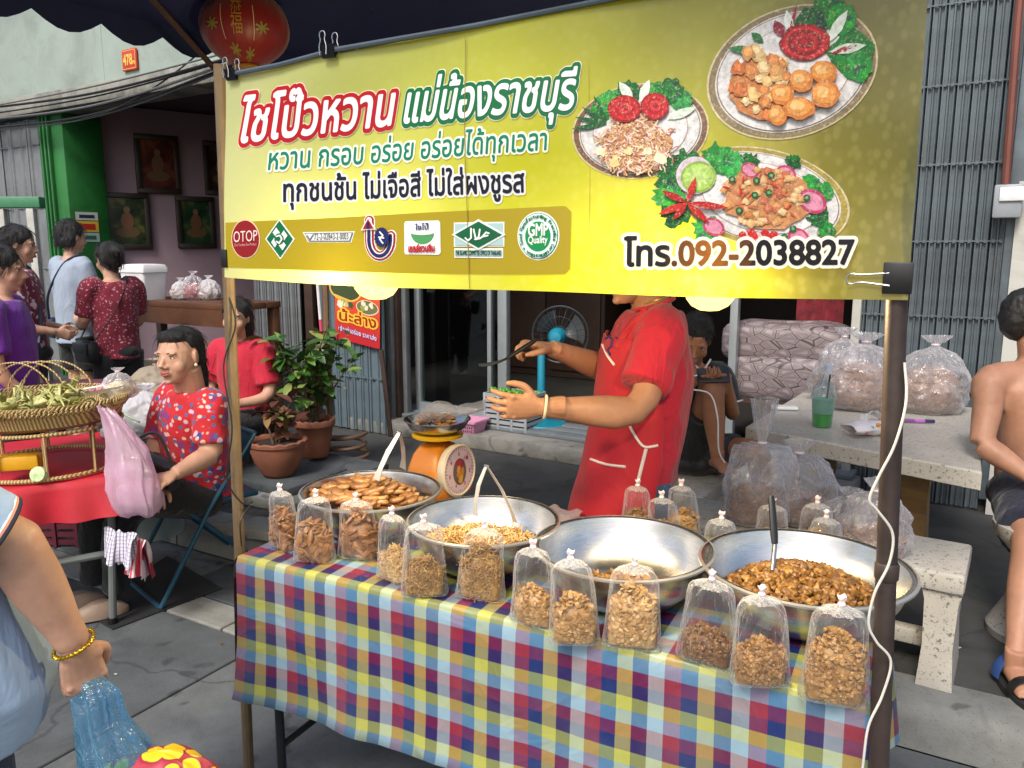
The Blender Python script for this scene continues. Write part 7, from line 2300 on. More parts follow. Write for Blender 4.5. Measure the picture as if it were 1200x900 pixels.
def poly_hit(objs, px, py, off=.004):
    """point just in front of a garment along a line of sight"""
    r = ray(px, py).normalized(); best = None
    for bvh, base in objs:
        h = bvh.ray_cast(V((0, 0, CAM_H)) - base, r)
        if h[0] is not None and (best is None or h[3] < best[1]): best = (h[0] + base, h[3])
    return (best[0] - r * off) if best else None
def bvh_of(o):
    return (BVHTree.FromPolygons([v.co for v in o.data.vertices], [tuple(p.vertices) for p in o.data.polygons]), WLOC[o.name])

# ---------------- vendor in red
vd = thing('person', 'person in red T-shirt and red apron serving behind the bowls with a flat ladle', 'person', V((.40, 2.62, 0)))
M_redT = fabric('tshirt_red', '#b01530', .85, .08, 7)
M_apron = fabric('apron_red', '#ad1024', .7, .06, 4, .35)
M_denim = fabric('denim', '#33496b', .9, .2, 9)
ty = 2.60
prof = [(355, 748, 788, .07), (366, 736, 799, .13), (380, 724, 805, .175), (400, 714, 808, .19), (425, 706, 809, .185), (455, 703, 808, .175), (490, 702, 804, .17), (525, 697, 797, .17), (560, 692, 790, .175), (585, 688, 786, .18)]
def tsec(py, l, r, hd, y=ty, grow=0.0, nshift=0.0):
    a, c = P(l, py, y), P(r, py, y)
    return ((a + c) / 2 + V((0, nshift, 0)), V(((c.x - a.x) / 2 + grow, 0, 0)), V((0, hd + grow, 0)))
S1, E1, W1 = P(776, 396, 2.43), P(742, 482, 2.30), P(634, 477, 2.24)
S2, E2, W2 = P(750, 400, 2.77), P(716, 434, 2.74), P(646, 408, 2.56)
nb = P(766, 360, 2.6); vh = P(744, 312, 2.58)
vf = V((-.92, -.36, -.12)); vu = V((-.1, 0, 1))
up_b = MB(); eloft(up_b, [tsec(*q, grow=-.018) for q in prof])
limb(up_b, [S1, E1, W1], [.056, .043, .030]); limb(up_b, [S1 + (S1 - E1) * .1, S1], [.06, .058])
limb(up_b, [E1.lerp(W1, -.05), E1.lerp(W1, .28), W1], [.042, .045, .0285])
limb(up_b, [S2, E2, W2], [.056, .044, .030]); limb(up_b, [E2, E2.lerp(W2, .3), W2], [.042, .045, .0285])
limb(up_b, [nb - V((0, 0, .06)), nb, vh + V((.012, 0, -.06))], [.075, .06, .056])
hd_ = MB(); head_shape(hd_, vh, vf, vu); limb(hd_, [nb - V((0, 0, .01)), vh + V((.012, 0, -.05))], [.058, .055])
h1 = MB(); hand_shape(h1, W1, (-1, -.08, .02), (.15, 1, .15), 1.0, (.28, .34, .4, .5), (.15, .2), (0.1, 0, 1), .10)
limb(h1, [W1 + V((.07, .004, 0)), W1], [.032, .027])
h2 = MB(); hand_shape(h2, W2, (-1, -.25, .22), (-.2, -.15, -1), 1.0, (.75, .95, 1.05, 1.1), (.5, .6), (-.1, -1, .1), .04)
limb(h2, [W2 + (E2 - W2).normalized() * .07, W2], [.032, .027])
body(vd, [(up_b, .008, 5), (hd_, .0045, 3), (h1, .0032, 2), (h2, .0032, 2)], M_skin)
face(vd, vh, vf, vu)
hm = MB(); hair_cap(hm, vh, vf, vu, 1.0); strands(vd, cloth('hair', vd, hm, M_hair, .006, 4, (.003, 40)), vf, 300, .03)
sh = MB(); eloft(sh, [tsec(*q) for q in prof[1:-1]])
limb(sh, [S1 + V((.0, .06, .015)), S1, S1.lerp(E1, .35), S1.lerp(E1, .66)], [.085, .082, .076, .074], 18)
limb(sh, [S2 + V((.0, -.06, .015)), S2, S2.lerp(E2, .5), S2.lerp(E2, .9)], [.085, .082, .076, .074], 18)
shirt = cloth('tshirt', vd, sh, M_redT, .007, 3, (.011, 6, (1, 1, .7), 1))
b = MB(); nk = nb + V((-.004, -.01, .0)); b.tube([nk + V((.066 * math.cos(q), .066 * math.sin(q), .012 + .02 * math.cos(q))) for q in [k * .314 for k in range(21)]], .007, 8); b.build('collar', M_redT, vd)
# apron: wraps the front and the near side, stands off a little at the bottom
aprof = [(392, 712, 800, .185), (425, 704, 806, .19), (455, 700, 806, .185), (490, 697, 803, .185), (525, 690, 798, .187), (560, 680, 792, .195), (600, 668, 790, .205), (650, 660, 792, .215), (720, 655, 795, .225)]
ap = MB(); nA = 30; secs = []
for i, q in enumerate(aprof):
    c, a, b_ = tsec(*q, grow=.008)
    lo_a, hi_a = ((R(142), R(262)), (R(130), R(278)))[i] if i < 2 else (R(95), R(284 + 2.5 * (i - 2)))
    m0, half = (lo_a + hi_a) / 2, (hi_a - lo_a) / 2
    secs.append([c + a * math.cos(m0 - half + 2 * half * k / nA) + b_ * math.sin(m0 - half + 2 * half * k / nA) + V((0, 0, .004 * math.sin(k * .9 + i))) for k in range(nA + 1)])
ap.loft(secs, False, closed=False)
bm = bmesh.new(); me = ap.mesh('a', M_apron); bm.from_mesh(me); bmesh.ops.subdivide_edges(bm, edges=bm.edges[:], cuts=2, use_grid_fill=True, smooth=.6)
bmesh.ops.solidify(bm, geom=bm.faces[:], thickness=.003)
ap2 = MB(); bm.verts.index_update(); ap2.add([v.co + V((0, 0, 0)) + V((.010 * (.3 - abs(noise.noise(V((v.co.x * 7 + v.co.z * 3, v.co.y * 7, v.co.z * 3))))), .012 * (.3 - abs(noise.noise(V((v.co.x * 8, v.co.y * 8 + v.co.z * 3, v.co.z * 3 + 4))))), 0)) for v in bm.verts], [[v.index for v in f_.verts] for f_ in bm.faces]); bm.free()
apron = ap2.build('apron', M_apron, vd, sharp=0)
hits = [bvh_of(apron), bvh_of(shirt)]
M_pipe = mat('piping_white', '#dccfcb', .7)
def trim(name, pts, r=.0045, parent=vd, m=M_pipe, flat=.5):
    q = [poly_hit(hits, x, y) for x, y in pts]; q = [p for p in q if p is not None]
    if len(q) > 1:
        b = MB(); b.tube(spline(q, 4), r, 6); b.build(name, m, parent)
trim('piping', [(706, 404), (700, 413), (712, 417), (720, 428)])
trim('piping', [(733, 486), (740, 503), (749, 518), (757, 524), (771, 522)])
trim('piping', [(677, 530), (692, 538), (710, 544), (733, 547)])
trim('neck_strap', [(722, 408), (733, 392), (746, 376), (757, 364)], .012, m=M_apron)
trim('apron_tie', [(757, 526), (753, 542), (748, 562)], .006)
b = MB(); b.tube([poly_hit(hits, 712 + dx, 400 + dy, .003) or P(712, 400, 2.4) for dx, dy in ((-2, -3), (2, -6), (6, -2), (4, 6), (0, 10), (3, 16))], .004, 6); b.build('emblem', mat('print_navy', '#2b2b6a', .6), vd)
# white print on the pocket edge
b = MB(); b.bbox(poly_hit(hits, 692, 471, .003) or P(692, 471, 2.4), (.02, .004, .016), rotz(.5), b=.001); b.build('pocket_print', M_pipe, vd)
pt = MB()
for sy, hx in ((-.09, .425), (.09, .40)):
    limb(pt, [V((hx, ty + sy, .86)), V((hx, ty + sy * 1.05, .5)), V((hx + .02, ty + sy * 1.1, .09))], [.105, .075, .058])
pt.ell(V((.41, ty, .84)), (.135, .175, .12))
cloth('jeans', vd, pt, M_denim, .010, 4, (.006, 9))
for sy in (-.1, .1):
    b = MB(); b.loft([[V((.36 + x, ty + sy + y, z)) for x, y in [(.13 * math.cos(q) - .02, .045 * math.sin(q)) for q in [k * .39 for k in range(16)]]] for z in (0.002, .03)] + [[V((.37 + .09 * math.cos(q), ty + sy + .035 * math.sin(q), .07)) for q in [k * .39 for k in range(16)]]], True); b.build('shoe', M_blackp, vd)
b = MB(); b.tube([W1 + V((.012, 0, 0)) + V((.004 * math.sin(q), .031 * math.cos(q), .033 * math.sin(q))) for q in [k * .314 for k in range(21)]], .004, 8); b.build('wristband', mat('band_cream', '#d9cdb4', .5), vd)
b = MB(); b.tube(spline([nb + V((.06 * math.cos(q), .064 * math.sin(q) - .01, .03 + .022 * math.cos(q))) for q in [k * .4 for k in range(16)]], 2), .0025, 6); b.build('neck_chain', mat('gold_chain', '#c79a35', .3, .9), vd)
# the flat ladle in his hand
ld = thing('ladle', 'flat steel ladle with black handle held out over the scale', 'ladle', P(566, 428, 2.42))
k0, k1, k2 = P(624, 401, 2.47), P(594, 420, 2.45), P(564, 427, 2.45)
b = MB(); b.tube([k0 + (k0 - k1) * .15, k0, k0.lerp(k1, .5), k1], [.007, .010, .010, .007], 10, flat=.7); b.build('handle', M_blackp, ld)
b = MB(); b.loft([[k1.lerp(k2, f_) + V((0, w * math.cos(q), .004 * math.sin(q) - dz)) for q in [j * .785 for j in range(8)]] for f_, w, dz in ((0, .006, 0), (.25, .02, .004), (.6, .032, .006), (.9, .03, .004), (1.1, .016, 0))], True); b.build('blade', mat('dark_steel', '#6d6a66', .3, .9), ld)

# ---------------- seated woman in floral blouse
wf = V((-.6, -.8, 0)); ws = V((.8, -.6, 0))
wm = thing('person', 'seated person in red floral blouse and black trousers on the folding chair', 'person', V((-1.5, 3.68, .45)))
hip, che, nkb, whd = P(234, 572, 3.69), P(224, 500, 3.60), P(223, 456, 3.54), P(210, 417, 3.49)
fc3, uc3 = V((-.34, -.94, -.04)), V((-.05, -.05, 1))
M_blouse = fabric('blouse_floral', '#b4141f', .8, .1, 8, .4, floral([('#2a3a78', 9, .0), ('#c9a8b8', 13, 1.7), ('#7a2a6a', 8, 3.1), ('#d8b0a0', 17, 5.3), ('#3f5a8a', 15, 7.9)], 1.5, .30))
def orient(c, rs_, rf, f=wf, s=ws): return (c, s * rs_, f * rf)
nsh = V((0, 0, 0))
tors = [(hip, .175, .15), (hip.lerp(che, .35), .178, .155), (hip.lerp(che, .7), .17, .145), (che, .175, .14), (che.lerp(nkb, .4), .185, .125), (che.lerp(nkb, .75), .165, .095), (nkb - V((0, 0, .01)), .085, .075)]
tb = MB(); eloft(tb, [orient(c, a - .018, b_ - .018) for c, a, b_ in tors])
ls, rs2 = che.lerp(nkb, .68) + ws * .165, che.lerp(nkb, .68) - ws * .165       # near and far shoulder
le, lw = P(247, 533, 3.42), P(203, 556, 3.22)
re, rw = rs2 + V((-.05, -.10, -.26)), rs2 + V((.05, -.34, -.33))
limb(tb, [ls, le], [.058, .05]); limb(tb, [le, le.lerp(lw, .3), lw], [.047, .047, .030])
limb(tb, [rs2, re, rw], [.058, .048, .030])
limb(tb, [nkb - V((0, 0, .04)), nkb, whd - V((0, 0, .05)) + V((.02, .01, 0))], [.07, .058, .055])
hd_ = MB(); head_shape(hd_, whd, fc3, uc3, 1.02, 1.09); limb(hd_, [nkb, whd - V((-.02, -.01, .05))], [.066, .064])
hh1 = MB(); hand_shape(hh1, lw, (lw - le), (-.3, .2, -1), .95, (.5, .5, .5, .5), (.4, .4), (-.6, .7, .1))
hh2 = MB(); hand_shape(hh2, rw, (rw - re), (-.1, .2, -1), .95, (.5, .5, .5, .5), (.4, .4), (.7, -.3, .1))
body(wm, [(tb, .009, 5), (hd_, .004, 5), (hh1, .004, 2), (hh2, .004, 2)], M_skin2)
face(wm, whd, fc3, uc3, 1.02, .6)
hm = MB(); s_, f_, u_ = bas3(fc3, uc3)
hm.ell(whd + u_ * .052 - f_ * .030, (.080, .092, .078), axes(s_, f_, u_), 20, 14); hm.ell(whd + u_ * .0 - f_ * .062, (.078, .062, .088), axes(s_, f_, u_), 20, 14)
hm.ell(whd + u_ * .088 + f_ * .035, (.066, .045, .032), axes(s_, f_, u_), 18, 12)
limb(hm, [whd - u_ * .03 - f_ * .08, whd - u_ * .13 - f_ * .10, whd - u_ * .23 - f_ * .11], [.055, .045, .015])
strands(wm, cloth('hair', wm, hm, M_hair, .006, 4, (.004, 30, (1, 1, .4))), fc3, 500)
b = MB(); b.ell(whd + s_ * (-.082) - u_ * .04 - f_ * .005, .008); b.build('earring', mat('pearl', '#d8d2c4', .2), wm)
bl = MB(); eloft(bl, [orient(c, a, b_) for c, a, b_ in [(hip - V((0, 0, .04)), .19, .165)] + tors[:-1] + [(nkb - V((0, 0, .008)), .10, .085)]]); 
limb(bl, [ls - ws * .06, ls, ls.lerp(le, .35), ls.lerp(le, .75)], [.07, .072, .072, .074], 18); limb(bl, [rs2 + ws * .06, rs2, rs2.lerp(re, .72)], [.07, .072, .072], 18)
cloth('blouse', wm, bl, M_blouse, .009, 4, (.007, 8, (1, 1, .6), 1))
tr = MB()
kn1, kn2 = hip + wf * .40 + ws * .10 + V((0, 0, .02)), hip + wf * .40 - ws * .10 + V((0, 0, .02))
an1, an2 = PZ(128, 700, .09), PZ(102, 690, .09)
limb(tr, [hip + ws * .09 - V((0, 0, .02)), kn1, an1 + V((.02, .02, .02))], [.105, .075, .055]); limb(tr, [hip - ws * .09 - V((0, 0, .02)), kn2, an2 + V((.02, .02, .02))], [.105, .075, .055])
tr.ell(hip - V((0, 0, .03)), (.17, .16, .09))
cloth('trousers', wm, tr, fabric('trousers_black', '#0f0f12', .85, .2, 8), .010, 4, (.005, 9))
for a in (an1, an2):
    d = V((-.75, -.5, 0)).normalized(); s2 = V((d.y, -d.x, 0))
    b = MB(); b.loft([[a - V((0, 0, a.z)) + d * (.04 + rx * math.cos(q)) + s2 * (ry * math.sin(q)) + V((0, 0, z)) for q in [k * .4 for k in range(16)]] for z, rx, ry in ((.012, .115, .042), (.035, .115, .043), (.06, .09, .038), (.08, .04, .03))], True); b.build('shoe', mat('shoe_beige', '#8f7a6a', .6), wm)
# black bag strap over the lap
b = MB(); hq = P(190, 552, 3.30); hR = rotz(-.6) @ Matrix.Rotation(R(12), 3, 'Y'); b.bbox(hq, (.20, .07, .12), hR, b=.025); b.bbox(hq + hR @ V((0, -.034, .025)), (.17, .012, .06), hR, b=.005); b.tube(spline([hq + hR @ V((-.09, 0, .05)), hq + V((-.10, .0, .13)), hq + V((-.02, .02, .16)), hq + hR @ V((.08, 0, .05))], 6), .007, 6); tag(b.build('handbag', mat('leather_black', '#17181a', .4, var=.2)), 'black handbag on the lap of the seated person in floral blouse', 'bag')

# ---------------- boy with phone
by = thing('person', 'boy in black jersey sitting on the terrazzo bench with one knee up', 'person', V((.85, 3.6, .56)))
bf = V((.22, -.97, 0)); bs_ = V((.97, .22, 0))
bh, bn_, bc_, bhip = P(814, 398, 3.50), P(812, 424, 3.60), P(814, 462, 3.64), P(812, 532, 3.66)
bfd, bud = V((-.18, -.86, -.5)), V((0, -.5, .86))
tb = MB()
bt = [(bhip, .13, .11), (bhip.lerp(bc_, .5), .125, .105), (bc_, .14, .105), (bc_.lerp(bn_, .6), .14, .09), (bn_ - V((0, 0, .01)), .07, .06)]
eloft(tb, [(c, bs_ * (a - .014), bf * (b_ - .014)) for c, a, b_ in bt])
bS1, bS2 = bc_.lerp(bn_, .55) - bs_ * .135, bc_.lerp(bn_, .55) + bs_ * .135
hp = P(836, 440, 3.36)                          # the phone
bW1, bW2 = hp + V((-.06, .03, -.015)), hp + V((.06, .03, -.01))
bE1, bE2 = bS1 + V((-.06, -.06, -.16)), bS2 + V((.05, -.05, -.17))
limb(tb, [bS1, bE1, bW1], [.04, .034, .024]); limb(tb, [bS2, bE2, bW2], [.04, .034, .024])
bk1, ba1 = P(833, 452, 3.44), P(841, 538, 3.40)
bk2, ba2 = P(884, 528, 3.42), P(900, 590, 3.40)
limb(tb, [bhip + bs_ * .02, bk1, ba1.lerp(bk1, .6), ba1], [.075, .052, .05, .030]); limb(tb, [bhip + bs_ * .07, bk2, ba2.lerp(bk2, .6), ba2], [.075, .05, .05, .032])
def foot(mb, a, d, k=1.0):
    d = V((d[0], d[1], 0)).normalized(); s2 = V((d.y, -d.x, 0)); g = V((a.x, a.y, a.z - .05 * k))
    eloft(mb, [(g - d * .05 * k + V((0, 0, .022 * k)), s2 * .026 * k, V((0, 0, .022 * k))), (g + V((0, 0, .034 * k)), s2 * .032 * k, V((0, 0, .034 * k))), (g + d * .06 * k + V((0, 0, .026 * k)), s2 * .038 * k, V((0, 0, .026 * k))), (g + d * .11 * k + V((0, 0, .015 * k)), s2 * .04 * k, V((0, 0, .014 * k)))], 14)
    for i in range(5):
        p = g + d * (.11 + .006 * (2 - abs(i - 1))) * k + s2 * (-.032 + .016 * i) * k + V((0, 0, .011 * k))
        limb(mb, [p - d * .02 * k, p, p + d * (.034 - .004 * i) * k], [.010 * k, .009 * k, .007 * k], 8)
ft = MB(); foot(ft, ba1, (.25, -1), .85); limb(ft, [ba1 + V((0, 0, .04)), ba1 - V((0, 0, .02))], [.03, .028])
ft2 = MB(); foot(ft2, ba2, (.35, -1), .85)
limb(tb, [bn_ - V((0, 0, .03)), bn_, bh - V((0, -.01, .04))], [.05, .042, .042])
hd_ = MB(); head_shape(hd_, bh, bfd, bud, .88); limb(hd_, [bn_, bh - V((0, -.01, .04))], [.043, .042])
g1 = MB(); hand_shape(g1, bW1, (.6, -.5, .1), (.2, .3, 1), .75, (.6, .7, .7, .7), (.5, .6), (.3, .5, .6)); g2 = MB(); hand_shape(g2, bW2, (-.6, -.5, .1), (-.2, .3, 1), .75, (.6, .7, .7, .7), (.5, .6), (-.3, .5, .6))
body(by, [(tb, .008, 5), (hd_, .0045, 3), (g1, .0035, 2), (g2, .0035, 2), (ft, .004, 2), (ft2, .004, 2)], M_skin3)
face(by, bh, bfd, bud, .88, 0, closed=True)
hm = MB(); hair_cap(hm, bh, bfd, bud, .89, 0, 0, 1.03); strands(by, cloth('hair', by, hm, M_hair, .006, 4, (.003, 40)), bfd, 500, .03, .0011)
M_jersey = fabric('jersey_black', '#101114', .6, .2, 8)
jb = MB(); eloft(jb, [(c, bs_ * a, bf * b_) for c, a, b_ in bt[:-1]]); limb(jb, [bS1 + bs_ * .05, bS1, bS1.lerp(bE1, .75)], [.062, .06, .062], 16); limb(jb, [bS2 - bs_ * .05, bS2, bS2.lerp(bE2, .75)], [.062, .06, .062], 16)
jo = cloth('jersey', by, jb, M_jersey, .008, 4, (.005, 9))
for e_, s2 in ((bE1, bS1), (bE2, bS2)):
    b = MB(); c = s2.lerp(e_, .75); d = (e_ - s2).normalized(); a_, b_ = frame_of(d); b.tube([c + (a_ * math.cos(q) + b_ * math.sin(q)) * .062 for q in [k * .393 for k in range(17)]], .004, 6); b.build('sleeve_stripe', M_pipe, by)
b = MB(); vn = bn_ + bf * .075; b.tube([vn - bs_ * .05 + V((0, 0, .02)), vn + bf * .025 - V((0, 0, .035)), vn + bs_ * .05 + V((0, 0, .02))], .005, 6); b.build('collar', M_pipe, by)
b = MB()
for k in range(5): b.ell(bhip.lerp(bc_, .45) + bf * .112 + bs_ * (-.03 + .015 * k), (.006, .004, .008), n=8, m=5)
b.build('crest', mat('crest_gold', '#b8923a', .5), by)
so = MB(); limb(so, [bhip - bs_ * .02, bhip.lerp(bk1, .62)], [.105, .085], 18); limb(so, [bhip + bs_ * .06, bhip.lerp(bk2, .7)], [.105, .085], 18); so.ell(bhip - V((0, 0, .03)), (.14, .13, .075))
cloth('shorts', by, so, M_jersey, .009, 4, (.005, 9))
ph = thing('phone', 'dark phone held by the boy, plugged to a white cable', 'phone', hp - V((0, 0, .03)))
b = MB(); b.bbox(hp, (.14, .010, .068), Matrix.Rotation(R(-35), 3, 'X'), b=.005); b.build('case', M_blackp, ph)
b = MB(); b.tube(spline([hp + V((-.07, 0, 0)), P(806, 442, 3.34), P(808, 455, 3.33), P(832, 462, 3.34), P(841, 490, 3.33), P(843, 530, 3.34), P(858, 552, 3.36), P(868, 556, 3.4)], 6), .0035, 6); tag(b.build('charging_cable', mat('glossy_white', '#dcdcda')), 'white charging cable hanging from the phone of the boy', 'cable')

# ---------------- man without shirt
mn = thing('person', 'man without shirt in navy shorts and sandals on the white stone stool', 'person', stool_c + V((0, 0, .445)))
mf = V((.42, -.9, 0)).normalized(); ms = V((mf.y * -1, mf.x, 0))
mh, mnk, mch, mhip = P(1212, 378, 3.12), P(1214, 424, 3.12), P(1216, 475, 3.10), P(1216, 572, 3.10)
tb = MB()
mt = [(mhip, .18, .14), (mhip.lerp(mch, .4), .17, .14), (mch, .19, .13), (mch.lerp(mnk, .45), .20, .115), (mch.lerp(mnk, .75), .17, .09), (mnk, .075, .07)]
eloft(tb, [(c, ms * a, mf * b_) for c, a, b_ in mt])
mS, mE, mW = P(1163, 446, 3.07), P(1150, 520, 2.98), P(1212, 562, 2.85)
limb(tb, [mch.lerp(mnk, .5), mS, mS.lerp(mE, .45), mE], [.09, .066, .054, .044]); limb(tb, [mE, mE.lerp(mW, .3), mW], [.043, .046, .030])
tb.ell(mS + V((0, 0, -.01)), .067)
mS2 = mch.lerp(mnk, .6) + ms * .19; mE2 = mS2 + V((.08, -.1, -.25)); mW2 = mE2 + V((-.1, -.22, -.06))
limb(tb, [mS2, mE2, mW2], [.062, .045, .03])
limb(tb, [mnk - V((0, 0, .05)), mnk, mh - V((0, 0, .05))], [.08, .062, .058])
mk1, ma1 = P(1206, 640, 2.72), P(1188, 790, 2.47); ma1 = V((ma1.x, ma1.y, .24))
mk2, ma2 = mk1 + V((.28, .05, 0)), ma1 + V((.34, .05, 0))
limb(tb, [mhip - ms * .08, mk1, mk1.lerp(ma1, .35), ma1], [.09, .058, .055, .034]); limb(tb, [mhip + ms * .08, mk2, mk2.lerp(ma2, .35), ma2], [.09, .058, .055, .034])
hd_ = MB(); head_shape(hd_, mh, V((.8, -.6, -.1)), V((0, 0, 1)), 1.0); limb(hd_, [mnk, mh - V((0, 0, .05))], [.06, .056])
ft = MB(); foot(ft, V((ma1.x, ma1.y, .222)), (-.15, -1), 1.05); limb(ft, [ma1 + V((0, 0, .04)), ma1 - V((0, 0, .04))], [.035, .032]); ft2 = MB(); foot(ft2, V((ma2.x, ma2.y, .222)), (.1, -1), 1.05); limb(ft2, [ma2 + V((0, 0, .04)), ma2 - V((0, 0, .04))], [.035, .032])
g1 = MB(); hand_shape(g1, mW, mW - mE, (0, .3, -1), 1, (.5,) * 4, (.4, .4), (-.2, 1, 0))
g2 = MB(); hand_shape(g2, mW2, mW2 - mE2, (0, .3, -1), 1, (.5,) * 4, (.4, .4), (.2, 1, 0))
body(mn, [(tb, .009, 6), (hd_, .006, 3), (ft, .005, 2), (ft2, .006, 2), (g1, .0045, 2), (g2, .0045, 2)], M_skin)
face(mn, mh, V((.8, -.6, -.1)), V((0, 0, 1)))
hm = MB(); hair_cap(hm, mh, V((.8, -.6, -.1)), V((0, 0, 1)), 1.02, 0, 0, 1.04); cloth('hair', mn, hm, mat('hair_grey_black', '#1b1a1a', .5, var=.4, scale=60, bump=.6, bscale=100), .006, 3, (.006, 30)); strands(mn, mn.children[-1], V((.8, -.6, 0)), 600, .035, .0012)
so = MB(); limb(so, [mhip - ms * .08, mhip.lerp(mk1, .5) - ms * .02, mhip.lerp(mk1, .82)], [.125, .118, .11], 18); limb(so, [mhip + ms * .08, mhip.lerp(mk2, .82)], [.125, .11], 18); so.ell(mhip - V((0, 0, .02)), (.19, .16, .11))
cloth('shorts', mn, so, fabric('shorts_navy', '#161b2e', .85, .2, 7), .010, 4, (.007, 8, (1, 1, 1), 1))
for a, dx in ((ma1, -.15), (ma2, .1)):
    d = V((dx, -1, 0)).normalized(); s2 = V((d.y, -d.x, 0)); g = V((a.x, a.y, .15))
    b = MB(); b.loft([[g + d * (.04 + .15 * math.cos(q)) + s2 * ((.05 + .006 * math.cos(q)) * math.sin(q)) + V((0, 0, z)) for q in [k * .314 for k in range(20)]] for z in (.0, .02)], True); sd2 = b.build('sandal', mat('sandal_rubber', '#1a1b1e', .8), mn)
    for o_, w, m in ((.085, .018, M_blackp), (-.02, .022, mat('strap_blue', '#24427a', .6))):
        b = MB(); b.tube([g + d * (o_) + s2 * (.05 * math.cos(q)) + V((0, 0, .02 + (.052 if o_ > 0 else .075) * math.sin(q))) for q in [k * .3142 for k in range(11)]], w, 8, flat=.2); b.build('strap', m, sd2)

# ---------------- passer-by in the foreground
fp = thing('person', 'person in blue polo shirt and gold bracelet walking by with a plastic bag', 'person', V((-1.03, 1.38, 0)))
M_polo = fabric('polo_blue', '#93abc6', .85, .08, 6, .5)
cx, cy = -1.12, 1.38
ft_ = [(.68, .20, .18, 0.02), (.78, .215, .20, .03), (.92, .19, .17, .015), (1.05, .185, .16, 0), (1.18, .185, .145, -.01), (1.27, .17, .12, -.02), (1.33, .10, .085, -.02)]
ff = V((.75, .66, 0)); fs_ = V((.66, -.75, 0))
pS, pE, pW = V((-1.02, 1.27, 1.20)), P(15, 640, 1.36), P(88, 757, 1.42)
tb = MB(); eloft(tb, [(V((cx, cy, z)) + ff * o_, fs_ * (a - .02), ff * (b_ - .02)) for z, a, b_, o_ in ft_])
limb(tb, [pS, pE], [.062, .052]); limb(tb, [pE.lerp(pW, -.08), pE.lerp(pW, .3), pE.lerp(pW, .85), pW], [.052, .050, .034, .030])
lS = V((-1.24, 1.52, 1.20)); limb(tb, [lS, lS + V((-.03, .05, -.27)), lS + V((.02, .18, -.48))], [.06, .048, .03])
hc_ = V((-1.14, 1.40, 1.47)); limb(tb, [V((cx, cy, 1.28)), V((cx, cy, 1.36)), hc_ - V((0, 0, .05))], [.08, .062, .058])
hd_ = MB(); head_shape(hd_, hc_, ff, V((0, 0, 1))); limb(hd_, [V((cx, cy, 1.34)), hc_ - V((0, 0, .05))], [.06, .057])
hnd = MB(); pd_ = (P(104, 808, 1.44) - pW); hand_shape(hnd, pW, pd_, (-.75, .65, .1), 1.02, (.85, .95, 1.0, 1.05), (.7, .8), (.6, .75, .1), .09); limb(hnd, [pW + (pE - pW).normalized() * .07, pW], [.035, .029])
hl = lS + V((.02, .18, -.48)); hnl = MB(); hand_shape(hnl, hl, (.1, .3, -1), (1, 0, 0), 1, (.4,) * 4, (.3, .3), (0, 1, 0))
body(fp, [(tb, .008, 5), (hd_, .006, 3), (hnd, .0026, 2), (hnl, .005, 2)], M_skin2)
face(fp, hc_, ff, V((0, 0, 1)))
hm = MB(); hair_cap(hm, hc_, ff, V((0, 0, 1)), 1.0, .06); cloth('hair', fp, hm, M_hair, .008, 4, (.004, 30))
po_ = MB(); eloft(po_, [(V((cx, cy, z)) + ff * o_, fs_ * a, ff * b_) for z, a, b_, o_ in ft_[:-1]])
limb(po_, [pS - fs_ * .05, pS, pS.lerp(pE, .4), pS.lerp(pE, .80)], [.078, .08, .076, .074], 20); limb(po_, [lS + fs_ * .05, lS, lS + V((-.024, .04, -.2))], [.088, .086, .078], 18)
cloth('polo_shirt', fp, po_, M_polo, .007, 4, (.006, 6, (1, 1, .6), 1))
d = (pE - pS).normalized(); a_, b_ = frame_of(d)
for f_, c_, w in ((.80, '#1d2436', .0045), (.775, '#d08a6a', .0035), (.755, '#dfe3e6', .003)):
    b = MB(); b.tube([pS.lerp(pE, f_) + (a_ * math.cos(q) + b_ * math.sin(q)) * (.0755) for q in [k * .2618 for k in range(25)]], w, 6); b.build('sleeve_band', mat('sleeve' + c_[1:], c_, .8), fp)
je = MB()
for sg in (-1, 1): limb(je, [V((cx, cy, .78)) + fs_ * sg * .09, V((cx, cy, .42)) + fs_ * sg * .1 + ff * .06 * sg, V((cx, cy, .08)) + fs_ * sg * .1 + ff * .12 * sg], [.115, .08, .06])
je.ell(V((cx, cy, .74)), (.185, .185, .12)); cloth('jeans', fp, je, fabric('denim_navy', '#1b2740', .9, .25, 9), .010, 4, (.005, 9))
for sg in (-1, 1):
    g = V((cx, cy, 0)) + fs_ * sg * .1 + ff * (.12 * sg + .04)
    b = MB(); b.loft([[g + ff * rx * math.cos(q) + fs_ * ry * math.sin(q) + V((0, 0, z)) for q in [k * .4 for k in range(16)]] for z, rx, ry in ((.003, .13, .047), (.035, .13, .047), (.075, .08, .04))], True); b.build('shoe', M_blackp, fp)
M_goldb = mat('gold_bracelet', '#c9a22c', .25, .9, var=.2, scale=60)
wd_ = (pW - pE).normalized(); a_, b_ = frame_of(wd_)
br_ = thing('bracelet', 'twisted gold bracelet on the wrist of the passer-by', 'bracelet', pW)
for k in range(30):
    q = k * 2 * math.pi / 30
    b = MB(); b.ell(pW + wd_ * -.005 + (a_ * math.cos(q) + b_ * math.sin(q)) * .037, (.0052, .0042, .0042), rotz(q), 8, 5); b.build('link', M_goldb, br_)
hk = pW + pd_.normalized() * .10
th = thing('plastic_bag', 'blue plastic bag with yellow and red patterned goods held by the passer-by', 'bag', hk - V((-.1, 0, .40)))
b = MB(); n = 80; secs = []
kq_ = ((0, .03, .02, 0), (.08, .05, .03, .01), (.25, .05, .04, .02), (.5, .075, .06, .05), (.75, .115, .08, .09), (1.0, .135, .09, .115), (1.12, .08, .05, .12))
